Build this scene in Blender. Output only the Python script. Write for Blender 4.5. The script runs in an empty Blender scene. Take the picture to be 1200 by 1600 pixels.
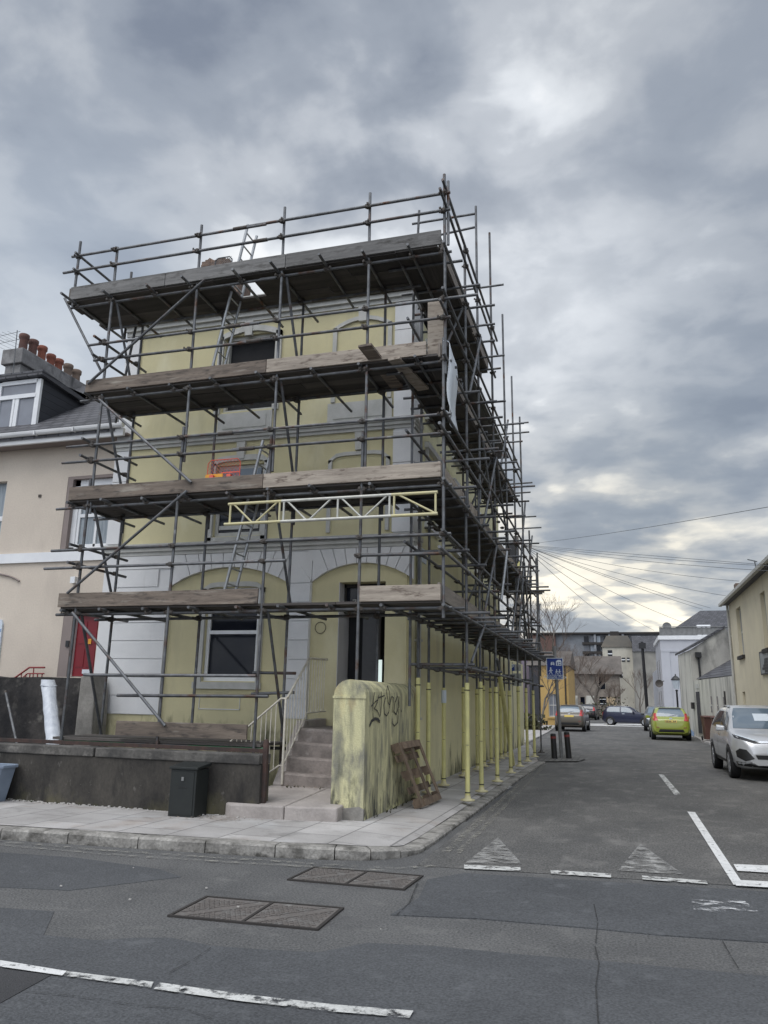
import bpy, bmesh, math, random
import numpy as np
from mathutils import Vector, Matrix, geometry
from mathutils.bvhtree import BVHTree
random.seed(7)
R = math.radians
sc = bpy.context.scene
C = sc.collection

# ------------------------------------------------------------------ camera, sky, sun, exposure
PITCH, ROLL, YAW, EYE = R(13.68), R(1.098), R(16.8), 1.6
_r, _f, _u = Vector((1, 0, 0)), Vector((0, math.cos(PITCH), math.sin(PITCH))), Vector((0, -math.sin(PITCH), math.cos(PITCH)))
_rz = Matrix.Rotation(YAW, 3, 'Z')
RT = _rz @ (_r * math.cos(ROLL) + _u * math.sin(ROLL))
UP = _rz @ (_u * math.cos(ROLL) - _r * math.sin(ROLL))
FW = _rz @ _f
cam_data = bpy.data.cameras.new("camera")
cam = bpy.data.objects.new("camera", cam_data)
C.objects.link(cam)
cam_data.sensor_fit = 'VERTICAL'
cam_data.sensor_height = 24
cam_data.lens = 18.0
cam_data.clip_start = 0.1
cam_data.clip_end = 3000
m = Matrix.Identity(4)
for i in range(3):
    m[i][0], m[i][1], m[i][2] = RT[i], UP[i], -FW[i]
m[2][3] = EYE
cam.matrix_world = m
sc.camera = cam
sc.view_settings.view_transform = 'Standard'
sc.view_settings.look = 'None'
sc.view_settings.exposure = 0.12
sc.view_settings.gamma = 1.0

def W(px, py, X=None, Y=None, Z=None):
    """a measured point of the photograph (1200x1600) placed on a plane of the real site"""
    d = RT * ((px - 600) / 1200) + UP * ((800 - py) / 1200) + FW
    o = Vector((0, 0, EYE))
    t = Y / d.y if Y is not None else X / d.x if X is not None else (Z - EYE) / d.z
    return o + d * t

SUN_EL, SUN_AZ = R(58), R(205)          # soft light through cloud from behind the viewer
world = bpy.data.worlds.new("World")
sc.world = world
world.use_nodes = True
nt = world.node_tree
for n in list(nt.nodes): nt.nodes.remove(n)
def nd(t, kind, **kw):
    n = t.nodes.new(kind)
    for k, v in kw.items():
        if k.startswith('i_'):
            key = k[2:]
            n.inputs[int(key) if key.isdigit() else key].default_value = v
        else:
            setattr(n, k, v)
    return n
def lk(t, a, ai, b, bi): t.links.new(a.outputs[ai], b.inputs[bi])
def mth(t, op, a, b=None, c=None, clamp=False):
    n = nd(t, 'ShaderNodeMath', operation=op, use_clamp=clamp)
    for i, v in enumerate((a, b, c)):
        if v is None: continue
        if isinstance(v, (int, float)): n.inputs[i].default_value = v
        else: t.links.new(v, n.inputs[i])
    return n.outputs[0]
def mixc(t, fac, a, b, mode='MIX'):
    n = nd(t, 'ShaderNodeMix', data_type='RGBA', blend_type=mode)
    for i, v in ((0, fac), (6, a), (7, b)):
        if isinstance(v, (int, float)): n.inputs[i].default_value = v
        elif isinstance(v, tuple): n.inputs[i].default_value = v if len(v) == 4 else (*v, 1)
        else: t.links.new(v, n.inputs[i])
    return n.outputs[2]
def ramp(t, fac, stops, interp='LINEAR'):
    n = nd(t, 'ShaderNodeValToRGB')
    n.color_ramp.interpolation = interp
    e = n.color_ramp.elements
    while len(e) < len(stops): e.new(0.5)
    for q, (p, c) in zip(e, stops):
        q.position = p
        q.color = (c, c, c, 1) if isinstance(c, (int, float)) else (*c, 1)
    t.links.new(fac, n.inputs[0])
    return n.outputs[0]
def build_sky():
    t = nt
    co = nd(t, 'ShaderNodeTexCoord')
    sp = nd(t, 'ShaderNodeSeparateXYZ'); lk(t, co, 'Generated', sp, 0)
    zz = mth(t, 'MAXIMUM', sp.outputs[2], 0.0)
    den = mth(t, 'ADD', zz, 0.16)
    px = mth(t, 'DIVIDE', sp.outputs[0], den); py = mth(t, 'DIVIDE', sp.outputs[1], den)
    cb = nd(t, 'ShaderNodeCombineXYZ'); t.links.new(px, cb.inputs[0]); t.links.new(py, cb.inputs[1])
    n1 = nd(t, 'ShaderNodeTexNoise', i_Scale=2.1, i_Detail=8.0, i_Roughness=0.46, i_Distortion=0.12); lk(t, cb, 0, n1, 'Vector')
    mp = nd(t, 'ShaderNodeMapping'); mp.inputs['Location'].default_value = (3.7, 1.3, 2.0); lk(t, cb, 0, mp, 0)
    n2 = nd(t, 'ShaderNodeTexNoise', i_Scale=5.2, i_Detail=9.0, i_Roughness=0.5, i_Distortion=0.2); lk(t, mp, 0, n2, 'Vector')
    d = mth(t, 'ADD', mth(t, 'MULTIPLY', n1.outputs[0], 0.66), mth(t, 'MULTIPLY', n2.outputs[0], 0.34))
    cloud = ramp(t, d, [(0.37, (0.215, 0.25, 0.318)), (0.45, (0.325, 0.364, 0.428)), (0.52, (0.455, 0.488, 0.538)), (0.585, (0.61, 0.64, 0.675)), (0.65, (0.82, 0.82, 0.815))], 'EASE')
    gray = ramp(t, d, [(0.44, 0.0), (0.53, 0.25), (0.62, 1.0)])
    # brighter places where the cloud is thin: direction of each, half-width, strength
    def lobe(v, w, warm, k, col):
        vv = Vector(v).normalized()
        dp = nd(t, 'ShaderNodeVectorMath', operation='DOT_PRODUCT'); lk(t, co, 'Generated', dp, 0); dp.inputs[1].default_value = vv
        f = mth(t, 'POWER', mth(t, 'MAXIMUM', dp.outputs['Value'], 0.0), w)
        f = mth(t, 'MULTIPLY', f, k)
        if warm: f = mth(t, 'MULTIPLY', f, gray)
        return f
    col = cloud
    def dirp(x, y): return RT * ((x - 600) / 1200) + UP * ((800 - y) / 1200) + FW
    for (x, y, w, k, c, warm) in ((930, 935, 80, 2.4, (1.0, 0.82, 0.48), True), (860, 520, 60, 0.8, (0.80, 0.82, 0.86), True),
                                  (60, 180, 16, 0.16, (0.75, 0.77, 0.8), True), (600, 210, 60, 0.5, (0.8, 0.82, 0.85), True), (100, 590, 60, 0.4, (0.85, 0.86, 0.82), False), (860, 560, 110, 0.30, (0.95, 0.93, 0.88), False), (890, 440, 160, 0.22, (0.95, 0.94, 0.9), False), (945, 930, 60, 0.12, (1.0, 0.9, 0.66), False)):
        f = lobe(dirp(x, y), w, warm, k, c)
        col = mixc(t, 1.0, col, mixc(t, f, (0, 0, 0), c), 'ADD')
    for (x, y, w, k, c) in ((110, 440, 70, 0.45, (0.28, 0.35, 0.46)), (1080, 580, 26, 0.42, (0.25, 0.30, 0.37)), (980, 800, 70, 0.5, (0.26, 0.31, 0.37))):
        col = mixc(t, lobe(dirp(x, y), w, False, k, c), col, c)
    # unseen sky behind the viewer and overhead brightened to light facade and ground
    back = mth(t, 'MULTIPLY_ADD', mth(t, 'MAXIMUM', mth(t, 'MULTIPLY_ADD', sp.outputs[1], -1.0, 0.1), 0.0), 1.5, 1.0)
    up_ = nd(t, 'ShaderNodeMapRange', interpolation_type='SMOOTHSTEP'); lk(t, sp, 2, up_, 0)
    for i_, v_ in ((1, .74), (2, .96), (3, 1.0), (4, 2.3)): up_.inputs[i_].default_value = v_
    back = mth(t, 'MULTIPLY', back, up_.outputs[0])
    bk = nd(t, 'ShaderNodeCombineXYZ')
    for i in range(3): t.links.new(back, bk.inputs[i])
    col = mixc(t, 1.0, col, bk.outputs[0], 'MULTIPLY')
    hz = ramp(t, zz, [(0.0, 1.0), (0.10, 0.35), (0.22, 0.0)])
    col = mixc(t, mth(t, 'MULTIPLY', hz, 0.35), col, (0.45, 0.49, 0.53))
    sky = nd(t, 'ShaderNodeTexSky', sky_type='NISHITA', sun_disc=False, sun_elevation=SUN_EL, sun_rotation=SUN_AZ)
    b1 = nd(t, 'ShaderNodeBackground', i_Strength=0.06); lk(t, sky, 0, b1, 0)
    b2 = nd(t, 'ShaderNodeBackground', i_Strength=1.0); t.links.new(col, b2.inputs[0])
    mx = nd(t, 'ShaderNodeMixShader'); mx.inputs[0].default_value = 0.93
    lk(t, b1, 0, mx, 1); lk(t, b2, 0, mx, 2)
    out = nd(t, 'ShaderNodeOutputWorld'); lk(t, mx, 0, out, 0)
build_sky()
sun_d = bpy.data.lights.new("sun", 'SUN')
sun_d.energy = 1.45
sun_d.angle = R(40)
sun_d.color = (1.0, 0.965, 0.92)
sun = bpy.data.objects.new("sun", sun_d)
C.objects.link(sun)
sv = Vector((math.sin(SUN_AZ) * math.cos(SUN_EL), math.cos(SUN_AZ) * math.cos(SUN_EL), math.sin(SUN_EL)))
sun.rotation_euler = (-sv).to_track_quat('-Z', 'Y').to_euler()
sun.location = (0, -20, 30)

# ------------------------------------------------------------------ helpers
class MB:
    def __init__(s): s.v = []; s.f = []; s.sm = []
    def add(s, vs, fs, smooth=False):
        b = len(s.v); s.v += [tuple(v) for v in vs]
        for f in fs: s.f.append([b + i for i in f]); s.sm.append(smooth)
        return s
    def box(s, x0, x1, y0, y1, z0, z1):
        return s.add([(x, y, z) for z in (z0, z1) for y in (y0, y1) for x in (x0, x1)],
                     [(0, 2, 3, 1), (4, 5, 7, 6), (0, 1, 5, 4), (2, 6, 7, 3), (0, 4, 6, 2), (1, 3, 7, 5)])
    def bar(s, p, q, w, h, up=(0, 0, 1)):
        """rectangular bar from p to q, width w sideways, h along up"""
        p, q = Vector(p), Vector(q); d = (q - p).normalized(); sd = d.cross(Vector(up))
        if sd.length < 1e-4: sd = Vector((1, 0, 0))
        sd.normalize(); u = sd.cross(d).normalized()
        vs = [e + sd * (w / 2 * a) + u * (h / 2 * b) for e in (p, q) for b in (-1, 1) for a in (-1, 1)]
        return s.add(vs, [(0, 1, 3, 2), (4, 6, 7, 5), (0, 4, 5, 1), (2, 3, 7, 6), (0, 2, 6, 4), (1, 5, 7, 3)])
    def tube(s, p, q, r, r2=None, n=8, cap=True):
        p, q = Vector(p), Vector(q); r2 = r if r2 is None else r2
        d = (q - p).normalized(); a = d.orthogonal().normalized(); b = d.cross(a)
        vs = [e + (a * math.cos(2 * math.pi * i / n) + b * math.sin(2 * math.pi * i / n)) * rr for e, rr in ((p, r), (q, r2)) for i in range(n)]
        s.add(vs, [(i, (i + 1) % n, n + (i + 1) % n, n + i) for i in range(n)], True)
        if cap:
            s.add(vs[:n], [tuple(range(n - 1, -1, -1))]); s.add(vs[n:], [tuple(range(n))])
        return s
    def path(s, pts, r, n=6):
        pts = [Vector(p) for p in pts]; rings = []
        a = None
        for i, p in enumerate(pts):
            d = (pts[min(i + 1, len(pts) - 1)] - pts[max(i - 1, 0)]).normalized()
            a = d.orthogonal().normalized() if a is None else (a - d * a.dot(d)).normalized()
            b = d.cross(a)
            rings += [p + (a * math.cos(2 * math.pi * k / n) + b * math.sin(2 * math.pi * k / n)) * r for k in range(n)]
        fs = [(i * n + k, i * n + (k + 1) % n, (i + 1) * n + (k + 1) % n, (i + 1) * n + k) for i in range(len(pts) - 1) for k in range(n)]
        s.add(rings, fs, True)
        s.add(rings[:n], [tuple(range(n - 1, -1, -1))]); s.add(rings[-n:], [tuple(range(n))])
        return s
    def prism(s, poly, a, b, axis='y'):
        """polygon of 2-D points swept from a to b along axis: y -> (x,z), x -> (y,z), z -> (x,y)"""
        def P(u, v, w): return (u, w, v) if axis == 'y' else (w, u, v) if axis == 'x' else (u, v, w)
        n = len(poly)
        vs = [P(u, v, a) for u, v in poly] + [P(u, v, b) for u, v in poly]
        return s.add(vs, [tuple(range(n - 1, -1, -1)), tuple(range(n, 2 * n))] + [(i, (i + 1) % n, n + (i + 1) % n, n + i) for i in range(n)])
    def face(s, pts): return s.add(pts, [tuple(range(len(pts)))])
    def lathe(s, prof, cx, cy, n=16, axis='z', smooth=True):
        vs = []
        for r, h in prof:
            for k in range(n):
                a = 2 * math.pi * k / n
                c, d = r * math.cos(a), r * math.sin(a)
                vs.append((cx + c, cy + d, h) if axis == 'z' else (h, cx + c, cy + d))
        m_ = len(prof)
        s.add(vs, [(i * n + k, i * n + (k + 1) % n, (i + 1) * n + (k + 1) % n, (i + 1) * n + k) for i in range(m_ - 1) for k in range(n)], smooth)
        s.add(vs[:n], [tuple(range(n - 1, -1, -1))]); s.add(vs[-n:], [tuple(range(n))])
        return s
    def build(s, name, mat, parent=None, label=None, bevel=0, fix=True):
        me = bpy.data.meshes.new(name)
        me.from_pydata(s.v, [], s.f)
        me.polygons.foreach_set('use_smooth', s.sm)
        if fix:
            bm = bmesh.new(); bm.from_mesh(me)
            bmesh.ops.recalc_face_normals(bm, faces=bm.faces)
            bm.to_mesh(me); bm.free()
        me.update()
        me.materials.append(mat)
        o = bpy.data.objects.new(name, me); C.objects.link(o)
        if parent is not None:
            o.parent = parent
            base = parent
            if base.type == 'EMPTY': o.matrix_parent_inverse = Matrix.Translation(-base.location)
        if label: o['label'] = label
        if bevel:
            b = o.modifiers.new('bevel', 'BEVEL'); b.width = bevel; b.segments = 2; b.limit_method = 'ANGLE'; b.angle_limit = R(40)
        return o

def thing(name, label, cat, loc=(0, 0, 0), group=None):
    o = bpy.data.objects.new(name, None); C.objects.link(o)
    o.location = loc; o.empty_display_size = 0.2
    o['label'] = label; o['category'] = cat
    if group: o['group'] = group
    return o
def tag(o, label, cat, group=None):
    o['label'] = label; o['category'] = cat
    if group: o['group'] = group
    return o
def structure(o): o['kind'] = 'structure'; return o
def stuff(o): o['kind'] = 'stuff'; return o
def copy_tree(o, parent=None):
    c = o.copy(); C.objects.link(c)
    if parent is not None: c.parent = parent; c.matrix_parent_inverse = o.matrix_parent_inverse.copy()
    for ch in list(o.children): copy_tree(ch, c)
    return c

# ------------------------------------------------------------------ materials
def material(name, c1, c2=None, scale=3.0, rough=0.75, bump=0.0, bscale=60.0, metal=0.0, stretch=(1, 1, 1), vary=0.0,
             stains=(), spec=0.5, lo=0.35, hi=0.65, detail=6.0, fine=0.0, coat=0.0):
    """stains: (colour, noise scale, stretch, threshold, sharpness, z of full cover, z of none or None)"""
    mt = bpy.data.materials.new(name); mt.use_nodes = True
    t = mt.node_tree; bs = t.nodes['Principled BSDF']
    ge = nd(t, 'ShaderNodeNewGeometry')
    def coords(st):
        if st == (1, 1, 1): return ge.outputs['Position']
        mp = nd(t, 'ShaderNodeVectorMath', operation='MULTIPLY'); lk(t, ge, 'Position', mp, 0); mp.inputs[1].default_value = st
        return mp.outputs[0]
    def noise(s, st=(1, 1, 1), det=detail, ro=0.55):
        n = nd(t, 'ShaderNodeTexNoise', i_Scale=s, i_Detail=det, i_Roughness=ro); t.links.new(coords(st), n.inputs['Vector'])
        return n.outputs[0]
    c2 = c2 or tuple(x * 0.82 for x in c1)
    col = mixc(t, ramp(t, noise(scale, stretch), [(lo, 0.0), (hi, 1.0)]), c1, c2)
    if fine:
        f = ramp(t, noise(bscale, stretch, 3.0), [(0.3, 1.0 - fine), (0.7, 1.0 + fine)])
        col = mixc(t, 1.0, col, f, 'MULTIPLY')
    for (sc_, ns, st, th, sh, z0, z1) in stains:
        f = noise(ns, st, 8.0, 0.62)
        if z1 is not None:
            sx = nd(t, 'ShaderNodeSeparateXYZ'); lk(t, ge, 'Position', sx, 0)
            g = mth(t, 'DIVIDE', mth(t, 'SUBTRACT', sx.outputs[2], z1), z0 - z1)
            g = mth(t, 'MINIMUM', mth(t, 'MAXIMUM', g, 0.0), 1.0)
            f = mth(t, 'ADD', f, mth(t, 'MULTIPLY', mth(t, 'SUBTRACT', g, 1.0), 0.45))
        f = mth(t, 'MULTIPLY', mth(t, 'SUBTRACT', f, th), sh, clamp=True)
        col = mixc(t, f, col, sc_)
    if vary:
        oi = nd(t, 'ShaderNodeObjectInfo')
        v = mth(t, 'MULTIPLY_ADD', oi.outputs['Random'], 2 * vary, 1.0 - vary)
        cb = nd(t, 'ShaderNodeCombineXYZ')
        for i in range(3): t.links.new(v, cb.inputs[i])
        col = mixc(t, 1.0, col, cb.outputs[0], 'MULTIPLY')
    t.links.new(col, bs.inputs['Base Color'])
    bs.inputs['Roughness'].default_value = rough
    bs.inputs['Metallic'].default_value = metal
    bs.inputs['Specular IOR Level'].default_value = spec
    if coat: bs.inputs['Coat Weight'].default_value = coat; bs.inputs['Coat Roughness'].default_value = 0.05
    if bump:
        b = nd(t, 'ShaderNodeBump', i_Strength=bump, i_Distance=0.02)
        t.links.new(noise(bscale, stretch, 5.0), b.inputs['Height']); lk(t, b, 0, bs, 'Normal')
    return mt

def pattern(mt, kind, c_joint, sizes, axes, bump=0.4, mix=1.0, offset=0.5, mortar=0.02, shade=0.12):
    """lay a brick/slab/slate pattern over a material: axes picks world axes for u,v"""
    t = mt.node_tree; bs = t.nodes['Principled BSDF']
    ge = nd(t, 'ShaderNodeNewGeometry'); sp = nd(t, 'ShaderNodeSeparateXYZ'); lk(t, ge, 'Position', sp, 0)
    cb = nd(t, 'ShaderNodeCombineXYZ')
    for i, a in enumerate(axes): t.links.new(sp.outputs['XYZ'.index(a)], cb.inputs[i])
    br = nd(t, 'ShaderNodeTexBrick', offset=offset, i_Scale=1.0)
    br.inputs['Brick Width'].default_value = sizes[0]; br.inputs['Row Height'].default_value = sizes[1]
    br.inputs['Mortar Size'].default_value = mortar; br.inputs['Mortar Smooth'].default_value = 0.3
    br.inputs['Color1'].default_value = (1 - shade,) * 3 + (1,); br.inputs['Color2'].default_value = (1 + shade,) * 3 + (1,)
    br.inputs['Mortar'].default_value = (1, 1, 1, 1)
    lk(t, cb, 0, br, 'Vector')
    src = bs.inputs['Base Color'].links[0].from_socket
    col = mixc(t, 1.0, src, br.outputs['Color'], 'MULTIPLY')
    col = mixc(t, mth(t, 'MULTIPLY', br.outputs['Fac'], mix), col, c_joint)
    t.links.new(col, bs.inputs['Base Color'])
    b = nd(t, 'ShaderNodeBump', i_Strength=bump, i_Distance=0.02, invert=True)
    lk(t, br, 'Fac', b, 'Height')
    if bs.inputs['Normal'].links: t.links.new(bs.inputs['Normal'].links[0].from_socket, b.inputs['Normal'])
    lk(t, b, 0, bs, 'Normal')
    return mt

def worn(mt, scale=9.0, lo=0.42, hi=0.5, stretch=(1, 1, 1)):
    """paint that has worn off in places: the gaps show what lies below"""
    t = mt.node_tree; bs = t.nodes['Principled BSDF']; out = t.nodes['Material Output']
    ge = nd(t, 'ShaderNodeNewGeometry')
    mp = nd(t, 'ShaderNodeVectorMath', operation='MULTIPLY'); lk(t, ge, 'Position', mp, 0); mp.inputs[1].default_value = stretch
    n = nd(t, 'ShaderNodeTexNoise', i_Scale=scale, i_Detail=9.0, i_Roughness=0.68); t.links.new(mp.outputs[0], n.inputs['Vector'])
    tr = nd(t, 'ShaderNodeBsdfTransparent'); mx = nd(t, 'ShaderNodeMixShader')
    t.links.new(ramp(t, n.outputs[0], [(lo, 0.0), (hi, 1.0)]), mx.inputs[0])
    lk(t, tr, 0, mx, 1); lk(t, bs, 0, mx, 2); lk(t, mx, 0, out, 'Surface')
    return mt

BLACK = (0.012, 0.012, 0.012)
ALGAE = (0.07, 0.072, 0.04)
m_yellow = material('yellow render', (0.62, 0.565, 0.345), (0.55, 0.50, 0.31), 1.2, 0.85, 0.12, 90, fine=0.04,
                    stains=((ALGAE, 2.6, (1, 1, .35), .44, 5, 1.0, 2.3), ((0.40, 0.37, 0.25), 2.2, (1, 1, .22), .54, 2.6, 0, None), ((0.73, 0.69, 0.50), 1.3, (1, 1, .5), .54, 3, 0, None)))
m_yside = material('stained yellow render', (0.70, 0.66, 0.42), (0.62, 0.585, 0.37), 1.0, 0.88, 0.2, 60, fine=0.05,
                   stains=(((0.40, 0.385, 0.25), 1.5, (1, 1, .14), .52, 2.4, 0, None), ((0.50, 0.48, 0.36), 2.6, (1, 1, .6), .56, 4, 0, None), (ALGAE, 3.4, (1, 1, .35), .40, 5, 0.05, 1.5), ((0.03, 0.031, 0.022), 4.5, (1, 1, .3), .45, 8, 0.0, 0.9)))
m_pier = material('weathered yellow wall', (0.63, 0.595, 0.35), (0.55, 0.52, 0.31), 2.5, 0.9, 0.35, 45, fine=0.08,
                  stains=(((0.32, 0.305, 0.20), 5.0, (1.6, 1.6, .25), .43, 5, 0, None), ((0.21, 0.205, 0.165), 3.0, (1.2, 1.2, .5), .50, 6, 0, None), ((0.12, 0.12, 0.085), 6, (1.3, 1.3, .35), .40, 6, 0.0, 2.2), ((0.045, 0.046, 0.037), 8, (1, 1, .55), .50, 9, 0, 1.9), ((0.52, 0.38, 0.17), 1.7, (1, 1, .5), .62, 5, 0, None), ((0.64, 0.62, 0.34), 2.4, (1, 1, .8), .52, 12, .1, .75)))
m_white = material('white painted render', (0.72, 0.72, 0.72), (0.64, 0.645, 0.65), 1.5, 0.8, 0.08, 80, fine=0.03, stains=(((0.4, 0.4, 0.38), 4, (1, 1, .2), .64, 4, 0, None),))
m_trim = material('white gloss paint', (0.78, 0.79, 0.80), (0.72, 0.73, 0.75), 4, 0.4)
m_trimgrey = material('grey painted moulding', (0.52, 0.515, 0.49), (0.44, 0.44, 0.41), 5, 0.75, fine=0.05)
m_cream = material('cream render', (0.62, 0.545, 0.46), (0.56, 0.49, 0.415), 1.1, 0.88, 0.12, 30, fine=0.05, stains=(((0.47, 0.41, 0.35), 1.6, (1, 1, .3), .54, 3, 0, None),))
m_taupe = material('taupe paint', (0.26, 0.215, 0.20), (0.23, 0.19, 0.175), 2, 0.8)
m_steel = material('galvanised tube', (0.165, 0.17, 0.178), (0.095, 0.097, 0.102), 7, 0.55, 0.1, 120, metal=0.5, vary=0.25, stains=(((0.11, 0.06, 0.04), 3, (1, 1, 1), .55, 8, 0, None), ((0.30, 0.30, 0.29), 4, (1, 1, 1), .62, 8, 0, None)))
m_coupler = material('dull steel fitting', (0.11, 0.105, 0.10), (0.075, 0.06, 0.05), 20, 0.7, metal=0.4)
m_sleeve = material('yellow foam sleeve', (0.66, 0.62, 0.27), (0.57, 0.535, 0.25), 6, 0.7, 0.05, vary=0.08, stains=(((0.42, 0.38, 0.2), 9, (1, 1, .3), .6, 5, 0, None),))
m_woodx = material('weathered scaffold board', (0.20, 0.162, 0.130), (0.115, 0.093, 0.077), 3.0, 0.9, 0.25, 22, stretch=(.35, 5, 5), vary=0.28, fine=0.12, stains=(((0.06, 0.05, 0.044), 4, (1, 4, 4), .52, 6, 0, None), ((0.30, 0.27, 0.23), 2.5, (.6, 5, 5), .57, 6, 0, None),))
m_woody = material('weathered deck board', (0.235, 0.205, 0.175), (0.16, 0.14, 0.122), 3.0, 0.9, 0.25, 22, stretch=(5, .35, 5), vary=0.28, fine=0.12, stains=(((0.09, 0.08, 0.07), 4, (4, 1, 4), .6, 6, 0, None),))
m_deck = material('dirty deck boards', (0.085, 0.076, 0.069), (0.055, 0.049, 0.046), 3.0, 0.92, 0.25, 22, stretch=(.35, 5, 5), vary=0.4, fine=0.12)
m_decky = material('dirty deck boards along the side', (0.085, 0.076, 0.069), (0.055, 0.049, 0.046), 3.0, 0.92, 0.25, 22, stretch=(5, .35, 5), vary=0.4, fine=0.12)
m_toegrey = material('grey scaffold board', (0.19, 0.185, 0.18), (0.12, 0.118, 0.115), 3.0, 0.9, 0.25, 22, stretch=(.3, 5, 5), vary=0.2, fine=0.12, stains=(((0.07, 0.066, 0.062), 4, (1, 3, 3), .52, 6, 0, None),))
m_woodpale = material('pale scaffold board', (0.41, 0.355, 0.295), (0.26, 0.222, 0.185), 3.0, 0.9, 0.25, 25, stretch=(.4, 5, 5), fine=0.1, vary=0.1, stains=(((0.13, 0.10, 0.08), 5, (1, 3.5, 3.5), .54, 7, 0, None),))
m_cotroof = material('brown grey slate', (0.15, 0.13, 0.115), (0.10, 0.088, 0.078), .6, 0.9, fine=0.15, bscale=4)
m_pallet = material('old brown pallet wood', (0.21, 0.155, 0.11), (0.125, 0.09, 0.065), 7, 0.9, 0.3, 30, vary=0.3, fine=0.12)
m_alu = material('aluminium ladder', (0.42, 0.43, 0.44), (0.33, 0.34, 0.35), 9, 0.45, metal=0.7)
m_glass = material('dark window glass', (0.008, 0.010, 0.018), (0.016, 0.018, 0.024), 1.5, 0.06, spec=0.25)
m_glassblue = material('pale blue board', (0.24, 0.28, 0.33), (0.2, 0.24, 0.29), 2, 0.5)
m_curtain = material('net curtain behind glass', (0.30, 0.335, 0.36), (0.20, 0.235, 0.265), 9, 0.25, stretch=(6, 1, .3), lo=.4, hi=.6)
m_daylight_glow = material('rear window with daylight glow', (0.7, 0.8, 0.78), None, 2, 0.5)
m_daylight_glow.node_tree.nodes['Principled BSDF'].inputs['Emission Color'].default_value = (0.75, 0.88, 0.84, 1)
m_daylight_glow.node_tree.nodes['Principled BSDF'].inputs['Emission Strength'].default_value = 0.7  # emission added so the pane glows in place of daylight behind it
m_frosted = material('grey glass', (0.22, 0.235, 0.27), (0.18, 0.19, 0.22), 2, 0.15)
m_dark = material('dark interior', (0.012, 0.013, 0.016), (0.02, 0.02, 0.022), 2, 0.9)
m_door = material('dark grey door', (0.065, 0.066, 0.07), (0.05, 0.05, 0.054), 3, 0.5)
m_greyreveal = material('grey plaster reveal', (0.60, 0.58, 0.585), (0.47, 0.455, 0.46), 2, 0.8, stretch=(1, 1, .4))
m_red = material('red gloss door', (0.20, 0.004, 0.012), (0.165, 0.004, 0.010), 2, 0.4)
m_slate = material('slate roof', (0.10, 0.10, 0.11), (0.07, 0.07, 0.078), 4, 0.7, 0.2, 30, fine=0.15)
m_slatewall = material('dark slate cladding', (0.035, 0.038, 0.048), (0.028, 0.03, 0.038), 2, 0.55)
m_stonewall = material('black stained stone wall', (0.055, 0.050, 0.047), (0.017, 0.016, 0.017), 2.2, 0.95, 0.7, 12, fine=0.2, detail=9,
                       stains=(((0.15, 0.14, 0.125), 3.1, (1, 1, 1), .56, 6, 0, None), ((0.008, 0.008, 0.010), 1.2, (1, 1, .6), .47, 5, 0, None), ((0.26, 0.26, 0.25), 22, (1, 1, 1), .70, 14, 0, None)))
m_garden = material('soot dark rendered wall', (0.068, 0.061, 0.052), (0.020, 0.0185, 0.0175), 1.8, 0.92, 0.4, 30, fine=0.15, detail=9, stretch=(1, 1, .6),
                    stains=(((0.115, 0.105, 0.055), 1.3, (1, 1, .7), .42, 4, 0.1, 1.1), ((0.010, 0.010, 0.011), 2.2, (1, 1, .35), .50, 6, 0, None), ((0.16, 0.15, 0.135), 7, (1, 1, .6), .62, 8, 0, None), ((0.30, 0.29, 0.27), 26, (1, 1, 1), .69, 14, 0, None)))
m_coping = material('grey coping', (0.125, 0.118, 0.108), (0.05, 0.047, 0.044), 3, 0.9, 0.5, 25, fine=0.2, stains=(((0.03, 0.03, 0.03), 2.2, (1, 1, 1), .52, 5, 0, None), ((0.24, 0.225, 0.205), 4, (1, 1, 1), .57, 7, .83, .88)))
m_concrete = material('old concrete', (0.30, 0.285, 0.26), (0.18, 0.17, 0.155), 3, 0.9, 0.3, 30, fine=0.1)
m_step = material('worn brown stone step', (0.285, 0.247, 0.226), (0.175, 0.152, 0.139), 4, 0.9, 0.3, 30, fine=0.1, stains=(((0.42, 0.39, 0.37), 5, (1, 1, 1), .56, 5, 0, None),))
m_landing = material('worn stone slab', (0.395, 0.358, 0.335), (0.29, 0.262, 0.245), 3, 0.9, 0.25, 30, fine=0.08, stains=(((0.12, 0.11, 0.1), 4, (1, 1, 1), .63, 6, 0, None),))
m_granite = material('granite kerb', (0.33, 0.315, 0.29), (0.20, 0.19, 0.175), 5, 0.9, 0.5, 30, fine=0.25, stains=(((0.09, 0.085, 0.075), 4, (1, 1, 1), .52, 6, 0, None), ((0.07, 0.066, 0.058), 7, (1, 1, 1), .40, 5, 0.0, .10)))
m_slab = pattern(material('paving slabs', (0.43, 0.413, 0.40), (0.33, 0.315, 0.303), 1.4, 0.9, 0.15, 60, fine=0.08,
                 stains=(((0.36, 0.30, 0.26), 1.1, (1, 1, 1), .54, 5, 0, None), ((0.20, 0.195, 0.185), 2.2, (1, 1, 1), .55, 5, 0, None), ((0.48, 0.478, 0.475), 1.6, (1, 1, 1), .58, 5, 0, None), ((0.12, 0.115, 0.11), 9, (1, 1, 1), .66, 12, 0, None))), 'slab', (0.16, 0.155, 0.15), (0.75, 0.6), 'YX', 0.4, 0.8, mortar=0.011, shade=0.12)
m_asphalt = material('worn asphalt', (0.132, 0.131, 0.129), (0.090, 0.0905, 0.091), 0.8, 0.93, 0.9, 55, fine=0.5, detail=10,
                     stains=(((0.22, 0.216, 0.205), 3.0, (1, 1, 1), .56, 3, 0, None), ((0.07, 0.07, 0.072), 1.4, (.5, 1, 1), .55, 5, 0, None)))
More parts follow.
